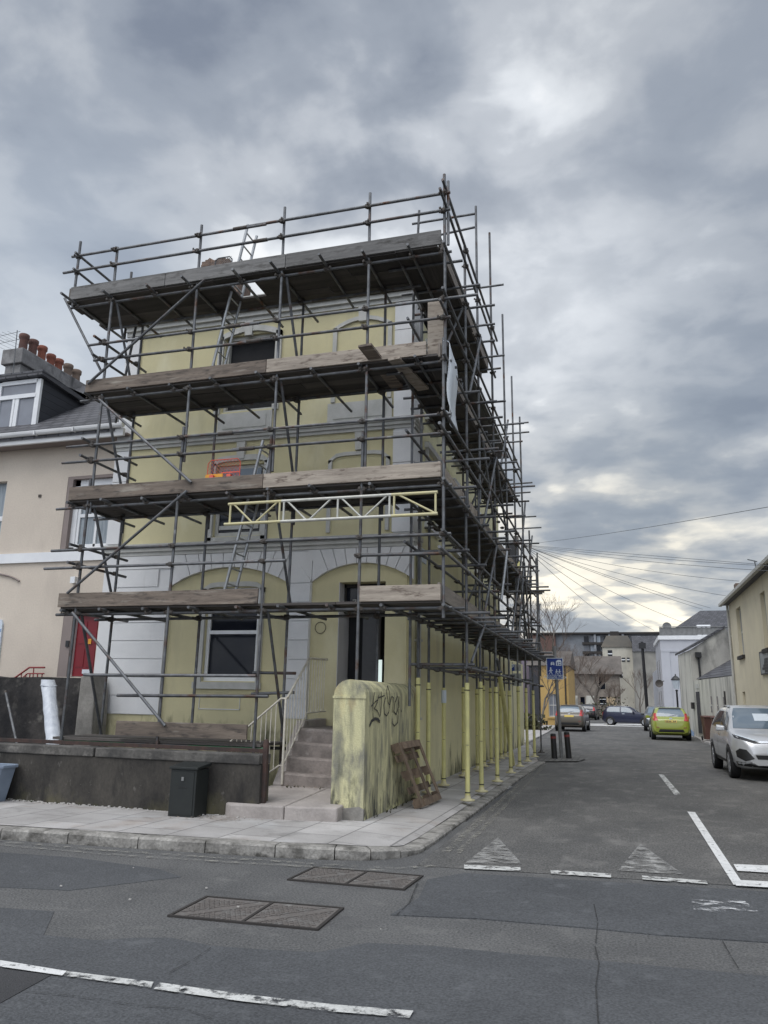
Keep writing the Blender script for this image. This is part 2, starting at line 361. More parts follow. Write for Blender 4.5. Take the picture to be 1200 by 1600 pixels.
m_asphalt2 = material('side street asphalt', (0.130, 0.126, 0.120), (0.087, 0.086, 0.084), 0.7, 0.93, 0.9, 50, fine=0.5, detail=10, stretch=(1, .6, 1),
                      stains=(((0.25, 0.24, 0.225), 2.2, (1.2, .7, 1), .53, 3, 0, None), ((0.07, 0.07, 0.07), 1.1, (1, .6, 1), .55, 5, 0, None)))
m_patch = material('smooth dark asphalt repair', (0.083, 0.0865, 0.092), (0.063, 0.066, 0.071), 0.9, 0.88, 0.5, 60, fine=0.38, detail=10, stains=(((0.135, 0.14, 0.147), 4, (1, 1, 1), .57, 4, 0, None),))
m_black_patch = material('fresh black asphalt', (0.065, 0.065, 0.068), (0.045, 0.045, 0.048), 2, 0.9, 0.7, 150, fine=0.3)
m_crack = worn(material('road crack', (0.028, 0.028, 0.028), (0.04, 0.04, 0.04), 5, 0.95), 9, .42, .52)
m_line = worn(material('white road paint', (0.62, 0.62, 0.60), (0.48, 0.48, 0.46), 8, 0.8, 0.3, 90, fine=0.12), 11, .40, .52)
m_linefresh = worn(material('fresh white road paint', (0.74, 0.74, 0.73), (0.60, 0.60, 0.59), 5, 0.75, 0.2, 90, fine=0.1), 16, .33, .42)
m_worn = worn(material('worn white paint', (0.37, 0.365, 0.35), (0.24, 0.235, 0.225), 5, 0.9, fine=0.2, bscale=40), 6, .40, .62, (1, 1.15, 1))
m_wornline = worn(material('faded yellow road line', (0.36, 0.345, 0.30), (0.28, 0.27, 0.235), 8, 0.85), 11, .46, .72)
m_splash = worn(material('white paint splash', (0.75, 0.76, 0.77), (0.6, 0.6, 0.6), 8, 0.6), 7, .50, .66, (1, 1.6, 1))
m_cast = material('cast iron cover', (0.165, 0.148, 0.136), (0.115, 0.104, 0.097), 6, 0.75, 0.4, 60, metal=0.15, fine=0.15, stains=(((0.24, 0.232, 0.22), 6, (1, 1, 1), .52, 5, 0, None),))
m_castdark = material('cast iron frame', (0.05, 0.045, 0.042), None, 6, 0.8, metal=0.3)
m_handrail = material('cream painted handrail', (0.70, 0.66, 0.58), (0.55, 0.51, 0.43), 14, 0.5, stains=(((0.28, 0.17, 0.09), 12, (1, 1, 1), .64, 10, 0, None),))
m_rust = material('rusty steel', (0.075, 0.042, 0.034), (0.04, 0.03, 0.027), 10, 0.85, 0.2, 60)
m_greenbox = material('dark green cabinet paint', (0.014, 0.0175, 0.0165), (0.010, 0.0125, 0.0125), 5, 0.6, fine=0.1, bscale=40, stains=(((0.12, 0.12, 0.11), 14, (1, 1, 1), .69, 10, 0, None),))
m_bin = material('grey blue plastic', (0.235, 0.285, 0.36), (0.2, 0.245, 0.31), 4, 0.5)
m_wrap = material('white plastic wrapping', (0.58, 0.61, 0.65), (0.44, 0.47, 0.52), 6, 0.4, 0.4, 14, stretch=(2, 2, .5))
m_orange = material('orange plastic mesh', (0.75, 0.13, 0.08), (0.65, 0.10, 0.06), 9, 0.5)
m_amber = material('yellow orange plastic', (0.80, 0.36, 0.03), None, 9, 0.5)
m_banner = material('white sheet banner', (0.66, 0.69, 0.72), (0.52, 0.56, 0.60), 2.2, 0.6, 0.2, 8, stains=(((0.25, 0.27, 0.3), 6, (1, 1, .3), .66, 9, 0, None),))
m_beamwhite = material('pale aluminium beam', (0.58, 0.575, 0.53), (0.48, 0.475, 0.43), 9, 0.5, metal=0.2)
m_beamyellow = material('yellow beam paint', (0.58, 0.52, 0.28), (0.52, 0.48, 0.30), 9, 0.55)
m_greentube = material('green painted tube', (0.03, 0.14, 0.06), (0.05, 0.10, 0.06), 6, 0.6)
m_brick = material('broken brick', (0.20, 0.135, 0.10), (0.13, 0.10, 0.085), 8, 0.95, 0.8, 18, fine=0.2)
m_signblue = material('blue sign face', (0.008, 0.035, 0.22), (0.007, 0.03, 0.19), 3, 0.4)
m_signwhite = material('white sign face', (0.62, 0.68, 0.74), (0.56, 0.62, 0.68), 3, 0.4)
m_signpale = material('pale lettering', (0.30, 0.42, 0.62), None, 3, 0.4)
m_signgrey = material('grey sign face', (0.33, 0.345, 0.35), (0.28, 0.295, 0.30), 4, 0.6)
m_blackmark = material('black lettering', (0.02, 0.02, 0.02), None, 3, 0.5)
m_spray = worn(material('black spray paint', (0.05, 0.05, 0.05), None, 3, 0.8), 24, .36, .50)
m_postgrey = material('grey sign post', (0.22, 0.225, 0.225), (0.17, 0.17, 0.17), 5, 0.6)
m_blackplastic = material('black plastic', (0.02, 0.02, 0.022), None, 5, 0.45)
m_redband = material('red reflective band', (0.26, 0.04, 0.04), None, 5, 0.4)
m_terracotta = material('terracotta pot', (0.25, 0.085, 0.055), (0.19, 0.068, 0.046), 5, 0.85, vary=0.1, fine=0.1)
m_potdark = material('sooty clay pot', (0.17, 0.085, 0.07), (0.11, 0.065, 0.055), 5, 0.9, vary=0.1)
m_potgrey = material('weathered clay pot', (0.20, 0.145, 0.115), (0.15, 0.115, 0.095), 5, 0.9, vary=0.1)
m_chimney = material('sooty rendered chimney', (0.27, 0.265, 0.265), (0.15, 0.145, 0.145), 2.5, 0.95, 0.4, 25, fine=0.12, stains=(((0.06, 0.06, 0.062), 3, (1, 1, .5), .54, 5, 0, None),))
m_creamR = material('buff rendered wall', (0.72, 0.65, 0.48), (0.64, 0.575, 0.43), 1.0, 0.9, 0.08, 60, fine=0.04, stains=(((0.36, 0.32, 0.23), 2.0, (1, 1, .2), .58, 3, 0, None),))
m_dirtywhite = material('stained white wall', (0.60, 0.585, 0.525), (0.49, 0.475, 0.42), 1.6, 0.9, 0.1, 40, fine=0.05, stretch=(1, 1, .3), stains=(((0.19, 0.19, 0.175), 1.6, (1, 1, .25), .50, 5, 0, None),))
m_gable = material('mould stained gable', (0.46, 0.445, 0.40), (0.30, 0.29, 0.27), 1.1, 0.92, 0.1, 40, fine=0.05, stretch=(1, 1, .35), stains=(((0.10, 0.10, 0.095), 0.9, (1, 1, .5), .45, 5, 0, None),))
m_lilac = material('pale blue white wall', (0.48, 0.49, 0.53), (0.44, 0.45, 0.485), 0.9, 0.85)
m_ochre = material('yellow ochre wall', (0.50, 0.335, 0.125), (0.44, 0.295, 0.11), 1.0, 0.85, fine=0.04)
m_purple = material('dull mauve wall', (0.2, 0.17, 0.21), None, 1.0, 0.85)
m_greystone = material('grey brown stone wall', (0.26, 0.225, 0.19), (0.14, 0.12, 0.105), 1.2, 0.95, 0.3, 8, fine=0.2)
m_redbrick = material('dull red brick', (0.15, 0.085, 0.07), (0.11, 0.07, 0.06), 1.0, 0.9, fine=0.15, bscale=6)
m_tan = material('tan boards', (0.48, 0.37, 0.24), None, 1.0, 0.8)
m_paletower = material('pale cream wall', (0.56, 0.53, 0.45), (0.38, 0.36, 0.31), 0.35, 0.9, stretch=(1, 1, .5), fine=0.06, bscale=3)
m_flats = material('grey flats wall', (0.30, 0.315, 0.335), (0.19, 0.195, 0.21), 0.3, 0.9, fine=0.1, bscale=2)
m_twig = material('bare twigs', (0.17, 0.125, 0.098), (0.12, 0.09, 0.072), 3, 0.9)
m_bark = material('grey bark', (0.19, 0.165, 0.14), (0.12, 0.105, 0.09), 4, 0.95, 0.4, 20)
m_hedge = material('dark hedge leaf', (0.045, 0.055, 0.03), (0.07, 0.06, 0.035), 4, 0.9)
m_binbrown = material('brown wheelie bin plastic', (0.115, 0.052, 0.042), (0.095, 0.045, 0.036), 3, 0.5)
m_tyre = material('tyre rubber', (0.014, 0.014, 0.015), None, 8, 0.85)
m_rim = material('alloy wheel', (0.42, 0.43, 0.45), None, 6, 0.35, metal=0.7)
m_carglass = material('tinted car glass', (0.03, 0.04, 0.05), (0.05, 0.06, 0.07), 2, 0.04, spec=0.8)
m_screen = material('car windscreen', (0.13, 0.17, 0.21), (0.10, 0.14, 0.18), 1.2, 0.05, spec=0.8)
m_taillight = material('red tail lamp', (0.45, 0.03, 0.03), (0.36, 0.02, 0.02), 4, 0.2)
m_chrome = material('bright trim', (0.6, 0.61, 0.63), None, 4, 0.15, metal=0.9)
m_plateyellow = material('yellow number plate', (0.62, 0.46, 0.10), None, 4, 0.5)
m_lime = material('lime green car paint', (0.27, 0.31, 0.035), (0.26, 0.30, 0.034), 2, 0.3, coat=0.8)
m_silver = material('silver car paint', (0.58, 0.59, 0.61), (0.56, 0.57, 0.59), 2, 0.34, metal=0.35, coat=0.6)
m_navy = material('navy car paint', (0.008, 0.012, 0.04), None, 2, 0.4, coat=0.15)
m_bronze = material('bronze grey car paint', (0.12, 0.105, 0.085), (0.11, 0.097, 0.08), 2, 0.32, metal=0.3, coat=0.5)
m_blackcar = material('black car paint', (0.014, 0.014, 0.016), None, 2, 0.3, coat=0.5)
m_greycar = material('dark grey car paint', (0.05, 0.055, 0.062), None, 2, 0.3, coat=0.5)
m_litter = material('dead leaves and grit', (0.16, 0.10, 0.06), (0.3, 0.28, 0.25), 30, 0.95)
m_litter2 = material('pale rubble chips', (0.55, 0.53, 0.50), (0.4, 0.38, 0.36), 30, 0.95)
m_cable = material('grey cable', (0.13, 0.14, 0.15), None, 4, 0.8)
m_setts = pattern(material('worn dark setts', (0.17, 0.165, 0.155), (0.11, 0.105, 0.1), 2, 0.9, 0.3, 40, fine=0.15), 'brick', (0.045, 0.043, 0.04), (0.3, 0.2), 'XY', 0.7, 0.9, mortar=0.022, shade=0.2)

# ------------------------------------------------------------------ ground, roads, pavements
structure(MB().face([(-400, -120, -0.02), (400, -120, -0.02), (400, 700, -0.02), (-400, 700, -0.02)]).build('ground', m_asphalt))
structure(MB().face([(-60, -12, 0), (60, -12, 0), (60, 11.0, 0), (-60, 11.0, 0)]).build('main_road', m_asphalt))
SIDE = [(-2.0, 7.98), (0.7, 8.22), (12, 8.9), (12, 95), (-40, 95), (-40, 60), (-6, 44), (-3.4, 30), (-2.0, 24)]
structure(MB().face([(x, y, 0.004) for x, y in SIDE]).build('side_road', m_asphalt2))
def ground_sheet(name, pix, z, mat):
    a = [W(x, y, Z=z) for x, y in pix]; q = MB().face(a)
    if name == 'road_repair':
        for p, r in zip(a, a[1:] + a[:1]): q.face([p, r, Vector((r.x, r.y, -.001)), Vector((p.x, p.y, -.001))])
    return structure(q.build(name, mat))
ground_sheet('road_repair', [(-260, 1400), (0, 1418), (85, 1424), (68, 1461), (153, 1469), (210, 1465), (266, 1465), (334, 1478), (420, 1484), (496, 1488), (575, 1473), (680, 1478),
                             (800, 1490), (950, 1502), (1200, 1525), (1500, 1552), (1500, 1900), (-260, 1900)], 0.004, m_patch)
ground_sheet('road_repair', [(610, 1429), (655, 1402), (668, 1374), (726, 1364), (1105, 1387), (1500, 1412), (1500, 1500), (1200, 1472), (1025, 1460), (925, 1450), (750, 1435)], 0.008, m_patch)
ground_sheet('road_repair', [(-200, 1375), (0, 1386), (108, 1391), (200, 1380), (283, 1370), (250, 1358), (120, 1340), (-200, 1318)], 0.004, m_patch)
ground_sheet('road_repair', [(0, 1513), (80, 1523), (0, 1567), (-150, 1600), (-150, 1500)], 0.008, m_black_patch)
def crack(pts, w=0.006, z=0.0125):
    a = [W(x, y, Z=z) for x, y in pts]; q = MB()
    for p, r in zip(a, a[1:]):
        d = (r - p).normalized(); s = Vector((-d.y, d.x, 0)) * (w * random.uniform(.5, 1.0))
        q.face([p - s, r - s, r + s, p + s])
    return structure(q.build('road_crack', m_crack))
crack([(928, 1412), (934, 1440), (930, 1480), (936, 1505), (931, 1540), (935, 1600)])
crack([(1128, 1468), (1140, 1490), (1156, 1516)])
crack([(38, 1548), (120, 1556), (200, 1568), (290, 1576), (330, 1590)], 0.004)
crack([(330, 1480), (300, 1500), (262, 1520)], 0.005)
crack([(655, 1372), (640, 1410), (618, 1431)], 0.006)

KERB = [(-40, 6.5), (-12, 7.22), (-6.68, 7.58), (-5.0, 7.70), (-3.46, 7.82), (-2.85, 7.93), (-2.5, 8.05), (-2.25, 8.28), (-2.12, 8.6), (-2.1, 9.2), (-2.1, 12), (-2.1, 17), (-2.05, 20.5), (-2.0, 22.3)]
def offset_line(l, d):
    o = []
    for i, p in enumerate(l):
        a = Vector(l[max(i - 1, 0)]); b = Vector(l[min(i + 1, len(l) - 1)]); t_ = (b - a).normalized()
        o.append((p[0] - t_.y * d, p[1] + t_.x * d))
    return o
def kh(i): return 0.115 if i < 6 else (0.10, 0.085, 0.06, 0.05, 0.035, 0.03, 0.03, 0.03)[i - 6]
KI = offset_line(KERB, 0.2)
q = MB()
q.face([(x, y, kh(i) + .003) for i, (x, y) in enumerate(KI)] + [(-3.6, 22.3, .09), (-3.6, 10.2, .105), (-40, 10.2, .115)])
q.face([(-3.6, 22.3, .1), (-2.2, 22.3, .033), (-3.2, 30, .03), (-3.6, 30, .1)])
structure(q.build('pavement', m_slab, fix=True))
q = MB(); acc = 0
for i in range(len(KERB) - 1):
    a, b, c, d = Vector(KERB[i]), Vector(KERB[i + 1]), Vector(KI[i + 1]), Vector(KI[i])
    L = (b - a).length; n = max(1, round(L / 0.95)) if i != 4 else 1
    for k in range(n):
        t0, t1 = k / n, (k + 1) / n; g = 0.006 / L
        P = lambda u, v, t_: u.lerp(v, t_)
        e0, e1 = P(a, b, t0 + g), P(a, b, t1 - g); f0, f1 = P(d, c, t0 + g), P(d, c, t1 - g)
        h0 = kh(i) + (kh(i + 1) - kh(i)) * t0 + random.uniform(-.006, .006); h1 = kh(i) + (kh(i + 1) - kh(i)) * t1 + random.uniform(-.006, .006)
        i0, i1 = e0.lerp(f0, .1), e1.lerp(f1, .1)
        vs = [(*e0, -.02), (*e1, -.02), (*e1, h1 - .02), (*e0, h0 - .02), (*i0, h0), (*i1, h1), (*f1, h1), (*f0, h0), (*f0, -.02), (*f1, -.02)]
        q.add(vs, [(0, 1, 2, 3), (3, 2, 5, 4), (4, 5, 6, 7), (7, 6, 9, 8), (0, 3, 4, 7, 8), (1, 9, 6, 5, 2)])
structure(q.build('kerb', m_granite))
structure(MB().face([(x, y, .03) for x, y in ((-3.6, 22.3), (-2.02, 22.3), (-1.2, 22.8), (-1.0, 23.8), (-1.2, 25.2), (-2.0, 26.4), (-3.0, 29), (-3.6, 30))]).build('block_paving', m_setts))
# far left and right pavements
structure(MB().prism([(-14, 31.5), (-3.5, 31.5), (-3.75, 45), (-4.2, 56), (-14, 56)], -.05, .06, 'z').build('pavement', m_slab))
structure(MB().prism([(4.6, 12), (12, 12), (12, 60), (3.4, 60), (3.6, 46), (3.45, 38), (3.6, 34.5), (4.4, 30)], -.05, .08, 'z').build('pavement', m_slab))
structure(MB().face([W(x, y, Z=.012) for x, y in ((915, 1130.3), (1012, 1131.5), (1012, 1135.5), (915, 1133.8))]).build('far_crossing', m_linefresh))

# ------------------------------------------------------------------ road markings
def marking(pix, mat=None, z=.014): return ground_sheet('road_marking', pix, z, mat or m_line)
marking([(725, 1351), (813, 1355), (814, 1361), (725, 1357)])
marking([(860, 1359), (955, 1365), (955, 1371), (861, 1365)])
marking([(1003, 1368), (1104, 1376), (1106, 1381), (1004, 1374)])
marking([(778, 1308), (815, 1349), (726, 1349)], m_worn)
marking([(1000, 1318), (1068, 1366), (966, 1360)], m_worn)
marking([(1074, 1268), (1086, 1269), (1162, 1382), (1146, 1382)], m_linefresh)
marking([(1145, 1374), (1300, 1383), (1300, 1392), (1150, 1383.5)], m_linefresh, .018)
marking([(1146, 1350), (1300, 1356), (1300, 1369), (1152, 1360.5)], m_linefresh, .018)
marking([(1029, 1210), (1037, 1210.5), (1064, 1241.5), (1054, 1242)])
marking([(0, 1500), (104, 1517), (97, 1524), (0, 1510)], m_linefresh)
marking([(104, 1517), (240, 1534), (236, 1543), (97, 1524)])
marking([(250, 1535), (380, 1553), (376, 1564), (240, 1545)])
marking([(380, 1553), (520, 1569), (516, 1580), (376, 1564)])
marking([(520, 1569), (646, 1579), (640, 1590), (516, 1580)])
def strip(pix, w, mat, z=.014):
    a = [W(x, y, Z=z) for x, y in pix]; q = MB(); pv = None
    for i, p in enumerate(a):
        d = (a[min(i + 1, len(a) - 1)] - a[max(i - 1, 0)]).normalized(); s = Vector((-d.y, d.x, 0)) * (w / 2)
        if pv: q.face([pv[0], pv[1], p + s, p - s])
        pv = (p - s, p + s)
    return structure(q.build('road_marking', mat))
strip([(694, 1333), (740, 1291), (790, 1244), (823, 1214), (846, 1192)], .09, m_wornline)
strip([(712, 1335), (755, 1294), (800, 1248), (830, 1219), (852, 1194)], .07, m_wornline)
strip([(-60, 1307), (0, 1314), (150, 1327), (300, 1337), (430, 1345), (540, 1352), (620, 1357), (680, 1352)], .07, m_wornline)
strip([(-60, 1312), (0, 1320), (150, 1333), (300, 1343), (430, 1351), (540, 1357), (600, 1359)], .06, m_wornline)
ground_sheet('paint_splash', [(1080, 1405), (1160, 1405), (1185, 1424), (1085, 1424)], .0145, m_splash)
ground_sheet('paint_splash', [(765, 1226), (800, 1225), (800, 1232), (765, 1233)], .0145, m_splash)

# ------------------------------------------------------------------ manhole covers
def manhole(pix, label):
    P = [W(x, y, Z=0) for x, y in pix]      # near-left, far-left, far-right, near-right
    o = P[0]; u = P[3] - P[0]; v = P[1] - P[0]
    u.z = v.z = 0; L, D = u.length, v.length; u.normalize(); v.normalize()
    t = thing('manhole_cover', label, 'manhole cover', (o.x, o.y, 0))
    A = lambda a, b, z: o + u * a + v * b + Vector((0, 0, z))
    def slab(q, a0, a1, b0, b1, z0, z1):
        q.add([A(a, b, z) for z in (z0, z1) for b in (b0, b1) for a in (a0, a1)], [(0, 2, 3, 1), (4, 5, 7, 6), (0, 1, 5, 4), (2, 6, 7, 3), (0, 4, 6, 2), (1, 3, 7, 5)])
    q = MB(); w = .025
    slab(q, 0, L, 0, w, -.05, .014); slab(q, 0, L, D - w, D, -.05, .014); slab(q, 0, w, w, D - w, -.05, .014); slab(q, L - w, L, w, D - w, -.05, .014); slab(q, L / 2 - .012, L / 2 + .012, w, D - w, -.05, .0135)
    q.build('frame', m_castdark, t)
    for k in (0, 1):
        q = MB(); a0 = w + .004 if k == 0 else L / 2 + .016; a1 = L / 2 - .016 if k == 0 else L - w - .004; b0, b1 = w + .004, D - w - .004
        slab(q, a0, a1, b0, b1, -.02, .0085)
        pitch = .042; na = int((a1 - a0 - .02) / pitch); nb = int((b1 - b0 - .02) / pitch)
        for i in range(na):
            for j in range(nb):
                x = a0 + .012 + i * pitch + (pitch / 2 if j % 2 else 0); y = b0 + .012 + j * pitch
                dg = abs((x - a0) / (a1 - a0) - (y - b0) / (b1 - b0))
                if dg < .10 or x + .022 > a1 or (i == na // 2 and abs(j - nb // 3) < 2): continue
                slab(q, x, x + .022, y, y + .022, .0085, .0135)
        d0, d1 = A(a0 + .03, b0 + .03, .011), A(a1 - .03, b1 - .03, .011)
        for s in (-.055, .055):
            n_ = Vector((-(d1 - d0).y, (d1 - d0).x, 0)).normalized() * s
            q.bar(d0.lerp(d1, .06) + n_, d0.lerp(d1, .94) + n_, .012, .006)
        q.build('cover_plate', m_cast, t)
    return t
manhole([(261, 1433), (322, 1402), (529, 1419), (497, 1455)], 'double cast iron manhole cover nearest the viewer, with studs and diagonal ribs')
manhole([(448, 1376), (490, 1356), (656, 1371), (632, 1392)], 'double studded manhole cover close to the kerb corner, worn and dirty')

# ------------------------------------------------------------------ yellow corner house
FY = 12.72; SX = -3.40; HL, HR = -9.52, -3.29
HOUSE = thing('corner_house', 'yellow rendered three storey corner house with white quoins, wrapped in scaffolding', 'house', (-6.4, 18, 0))
def wall_front(q, x0, x1, z0, z1, holes, y, d, back=False):
    xs = sorted({x0, x1, *[h[0] for h in holes], *[h[1] for h in holes]}); zs = sorted({z0, z1, *[h[2] for h in holes], *[h[3] for h in holes]})
    for a, b in zip(xs, xs[1:]):
        for c, e in zip(zs, zs[1:]):
            if any(h[0] - 1e-6 <= a and b <= h[1] + 1e-6 and h[2] - 1e-6 <= c and e <= h[3] + 1e-6 for h in holes): continue
            q.face([(a, y, c), (b, y, c), (b, y, e), (a, y, e)])
    for a, b, c, e in holes:
        q.face([(a, y, c), (a, y + d, c), (a, y + d, e), (a, y, e)]); q.face([(b, y, c), (b, y, e), (b, y + d, e), (b, y + d, c)])
        q.face([(a, y, c), (b, y, c), (b, y + d, c), (a, y + d, c)]); q.face([(a, y, e), (a, y + d, e), (b, y + d, e), (b, y, e)])
W1, W2, W3 = (-7.26, -6.19, 1.86, 3.55), (-7.22, -6.22, 4.52, 5.92), (-7.24, -6.14, 7.02, 8.64)
DOOR = (-4.66, -3.80, 1.2, 3.60)
q = MB()
wall_front(q, HL, HR - .1, 4.2, 9.0, [W2, W3], FY, .2)
wall_front(q, -8.06, -5.58, -1.2, 3.96, [W1], FY + .05, .2)
wall_front(q, -5.18, HR - .05, -1.2, 3.96, [DOOR], FY + .05, .55)
wall_front(q, HL, -8.04, -1.2, 1.24, [], FY - .01, .02)
wall_front(q, -5.6, -5.16, -1.2, 1.24, [], FY - .01, .02)
q.build('wall', m_yellow, HOUSE, fix=False)
# side wall
q = MB(); y1, y2 = FY + .45, 23.9
q.face([(SX, FY, -.2), (SX, y2, -.2), (SX, y2, 9.0), (SX, FY, 9.0)])
q.face([(SX, y2, -.2), (HL, y2, -.2), (HL, y2, 9.0), (SX, y2, 9.0)])
q.face([(HL, FY, -.2), (HL, FY, 9.0), (HL, y2, 9.0), (HL, y2, -.2)])
q.build('wall', m_yside, HOUSE, fix=False)
q = MB().box(SX - .35, SX, 23.9, 29.7, -.2, 2.95)
q.build('yard_wall', m_yside, HOUSE)
# white quoins and pilasters
def blocks(q, x0, x1, z0, z1, h, y, gap=.014, t=.03):
    n = max(1, round((z1 - z0) / h)); h = (z1 - z0) / n
    for k in range(n): q.box(x0, x1, y - t, y, z0 + k * h + gap / 2, z0 + (k + 1) * h - gap / 2)
ql, qr = MB(), MB()
ql.box(HL, -9.22, FY - .02, FY + .1, 4.42, 8.95); qr.box(-3.66, HR - .06, FY - .02, FY + .1, 4.42, 8.95)
for z0, z1 in ((4.45, 6.36), (6.60, 8.9)):
    blocks(ql, HL - .02, -9.2, z0, z1, .62, FY - .02); blocks(qr, -3.68, HR, z0, z1, .62, FY - .02)
    n = round((z1 - z0) / .62)
    for k in range(n):
        h = (z1 - z0) / n; qr.box(SX, HR, FY + .002, FY + .42, z0 + k * h + .007, z0 + (k + 1) * h - .007)
ql.box(-9.52, -9.24, FY - .03, FY + .1, -1.2, 4.43)
ql.build('quoin', m_white, HOUSE); qr.build('quoin', m_white, HOUSE)
# rusticated ground floor with two arches
q = MB(); GY = FY - .012
q.box(HL + .28, -8.05, GY, GY + .07, 1.24, 4.2); q.box(-5.59, -5.17, GY, GY + .07, 1.24, 4.2)
def arch(x0, x1, zs, zc):
    c = (x1 - x0) / 2; s = zc - zs; r = (c * c + s * s) / (2 * s); cx = (x0 + x1) / 2; cz = zc - r
    a = math.asin(c / r); n = 11
    pt = lambda t_: (cx + r * math.sin(t_), cz + r * math.cos(t_))
    for k in range(n):          # backing between arch and string course
        t0, t1 = -a + 2 * a * k / n, -a + 2 * a * (k + 1) / n
        p, e = pt(t0), pt(t1)
        q.prism([(p[0], p[1]), (e[0], e[1]), (e[0], 4.2), (p[0], 4.2)], GY, GY + .07)
        g = .006 / r * 1.3      # raised voussoir
        p, e = pt(t0 + g), pt(t1 - g)
        def up(t_):
            h = min((4.19 - cz) / math.cos(t_), r + .62); return (cx + h * math.sin(t_), cz + h * math.cos(t_))
        P1, P2 = up(t1 - g), up(t0 + g)
        if k in (0, n - 1): continue
        q.prism([p, e, P1, P2], GY - .028, GY)
arch(-8.04, -5.6, 3.60, 3.93); arch(-5.16, -3.29, 3.62, 3.93)
blocks(q, -9.22, -8.06, 1.24, 3.585, .335, GY, t=.028); q.box(-9.22, -8.30, GY - .028, GY, 3.60, 3.93); q.box(-9.22, -8.0, GY - .028, GY, 3.945, 4.19)
blocks(q, -5.58, -5.18, 1.24, 3.585, .335, GY, t=.028)
q.prism([(-5.58, 3.60), (-5.18, 3.60), (-5.18, 3.64), (-5.38, 3.9), (-5.58, 3.64)], GY - .028, GY)
q.build('rusticated_front', m_white, HOUSE)
q = MB()
def course(z0, z1, pr, steps=3):
    for k in range(steps):
        a, b = z0 + (z1 - z0) * k / steps, z0 + (z1 - z0) * (k + 1) / steps; p = pr * (k + 1) / steps
        q.box(HL - .03, HR + p * .5, FY - p - .01, FY + .05, a, b); q.box(SX - .01, HR + p * .5, FY + .05, FY + .5, a, b)
course(4.2, 4.42, .10); course(6.38, 6.58, .10); course(8.9, 9.32, .30, 5)
q.build('string_course', m_trimgrey, HOUSE)
# mouldings round windows, blind windows and aprons
def frame_arc(q, x0, x1, z0, z1, rise, w, y, t, rounded=0):
    q.box(x0, x0 + w, y - t, y, z0, z1 - rise); q.box(x1 - w, x1, y - t, y, z0, z1 - rise)
    n = 8; xm = (x0 + x1) / 2; c = (x1 - x0) / 2
    for k in range(n):
        u0, u1 = -1 + 2 * k / n, -1 + 2 * (k + 1) / n
        f = (lambda u: rise * (1 - abs(u) ** (6 if rounded else 2)))
        a, b = (xm + c * u0, z1 - rise + f(u0)), (xm + c * u1, z1 - rise + f(u1))
        q.prism([(a[0], a[1] - w), (b[0], b[1] - w), b, a], y - t, y)
for a_ in ((-4.92, -3.74, 4.5, 6.0, .14, .07, FY, .045, 1), (-4.92, -3.74, 7.0, 8.72, .2, .08, FY, .045), (W2[0] - .12, W2[1] + .12, 4.4, 6.1, .14, .11, FY, .05, 1),
           (W3[0] - .14, W3[1] + .14, 6.98, 8.82, .18, .12, FY, .05), (W1[0] - .1, W1[1] + .1, 1.8, 3.66, .12, .09, FY + .05, .04, 1)):
    q = MB(); frame_arc(q, *a_); q.build('moulding', m_trimgrey, HOUSE)
for x0, x1 in ((-7.28, -6.12), (-4.98, -3.72)):
    MB().box(x0, x1, FY - .03, FY, 6.58, 6.98).box(x0 + .12, x1 - .12, FY - .045, FY - .03, 6.66, 6.90).build('apron', m_trimgrey, HOUSE)
for x in (-6.72, -4.32):
    for z0, z1 in ((6.02, 6.36), (8.6, 8.9)): MB().prism([(x - .09, z1), (x - .075, z0), (x + .075, z0), (x + .09, z1)], FY - .07, FY).build('keystone', m_trimgrey, HOUSE)
MB().box(W1[0] - .16, W1[1] + .12, FY - .02, FY + .06, 1.72, 1.84).build('sill', m_trimgrey, HOUSE); MB().box(W2[0] - .1, W2[1] + .1, FY - .05, FY + .02, 4.43, 4.5).build('sill', m_trimgrey, HOUSE)
q = MB()
for a, b, c, e in ((-7.28, -6.46, 1.36, 1.375), (-7.28, -6.46, 1.60, 1.61), (-7.28, -7.27, 1.36, 1.61), (-6.47, -6.46, 1.36, 1.61)): q.box(a, b, FY + .038, FY + .05, c, e)
q.build('apron_panel', m_white, HOUSE)
def sash(parent, x0, x1, z0, z1, y, fm, gm, mid=.5, name='window', mull=False, fw=.06, lower=None):
    q = MB(); zm = z0 + (z1 - z0) * mid
    q.box(x0, x0 + fw, y, y + .08, z0, z1); q.box(x1 - fw, x1, y, y + .08, z0, z1)
    q.box(x0 + fw, x1 - fw, y, y + .08, z0, z0 + fw * 1.2); q.box(x0 + fw, x1 - fw, y, y + .08, z1 - fw, z1); q.box(x0 + fw, x1 - fw, y + .002, y + .078, zm - fw / 2, zm + fw / 2)
    if mull: q.box((x0 + x1) / 2 - fw / 3, (x0 + x1) / 2 + fw / 3, y + .004, y + .07, z0 + fw * 1.2, z1 - fw)
    f = q.build(name, fm, parent)
    MB().box(x0 + fw, x1 - fw, y + .04, y + .05, zm, z1 - fw / 2).build('pane', gm, f)
    MB().box(x0 + fw, x1 - fw, y + .03, y + .039, z0 + fw / 2, zm).build('pane', lower or gm, f)
    return f
sash(HOUSE, W1[0], W1[1], W1[2], W1[3], FY + .11, m_trim, m_glass, .52, fw=.065)
w_ = sash(HOUSE, W2[0], W2[1], W2[2], W2[3], FY + .06, m_trimgrey, m_glass, .55, fw=.07)
MB().box(-7.13, -6.31, FY + .052, FY + .058, 5.28, 5.85).build('board', m_glassblue, w_)
MB().box(-7.13, -6.31, FY + .052, FY + .058, 4.66, 4.74).build('blind_slat', m_trimgrey, w_)
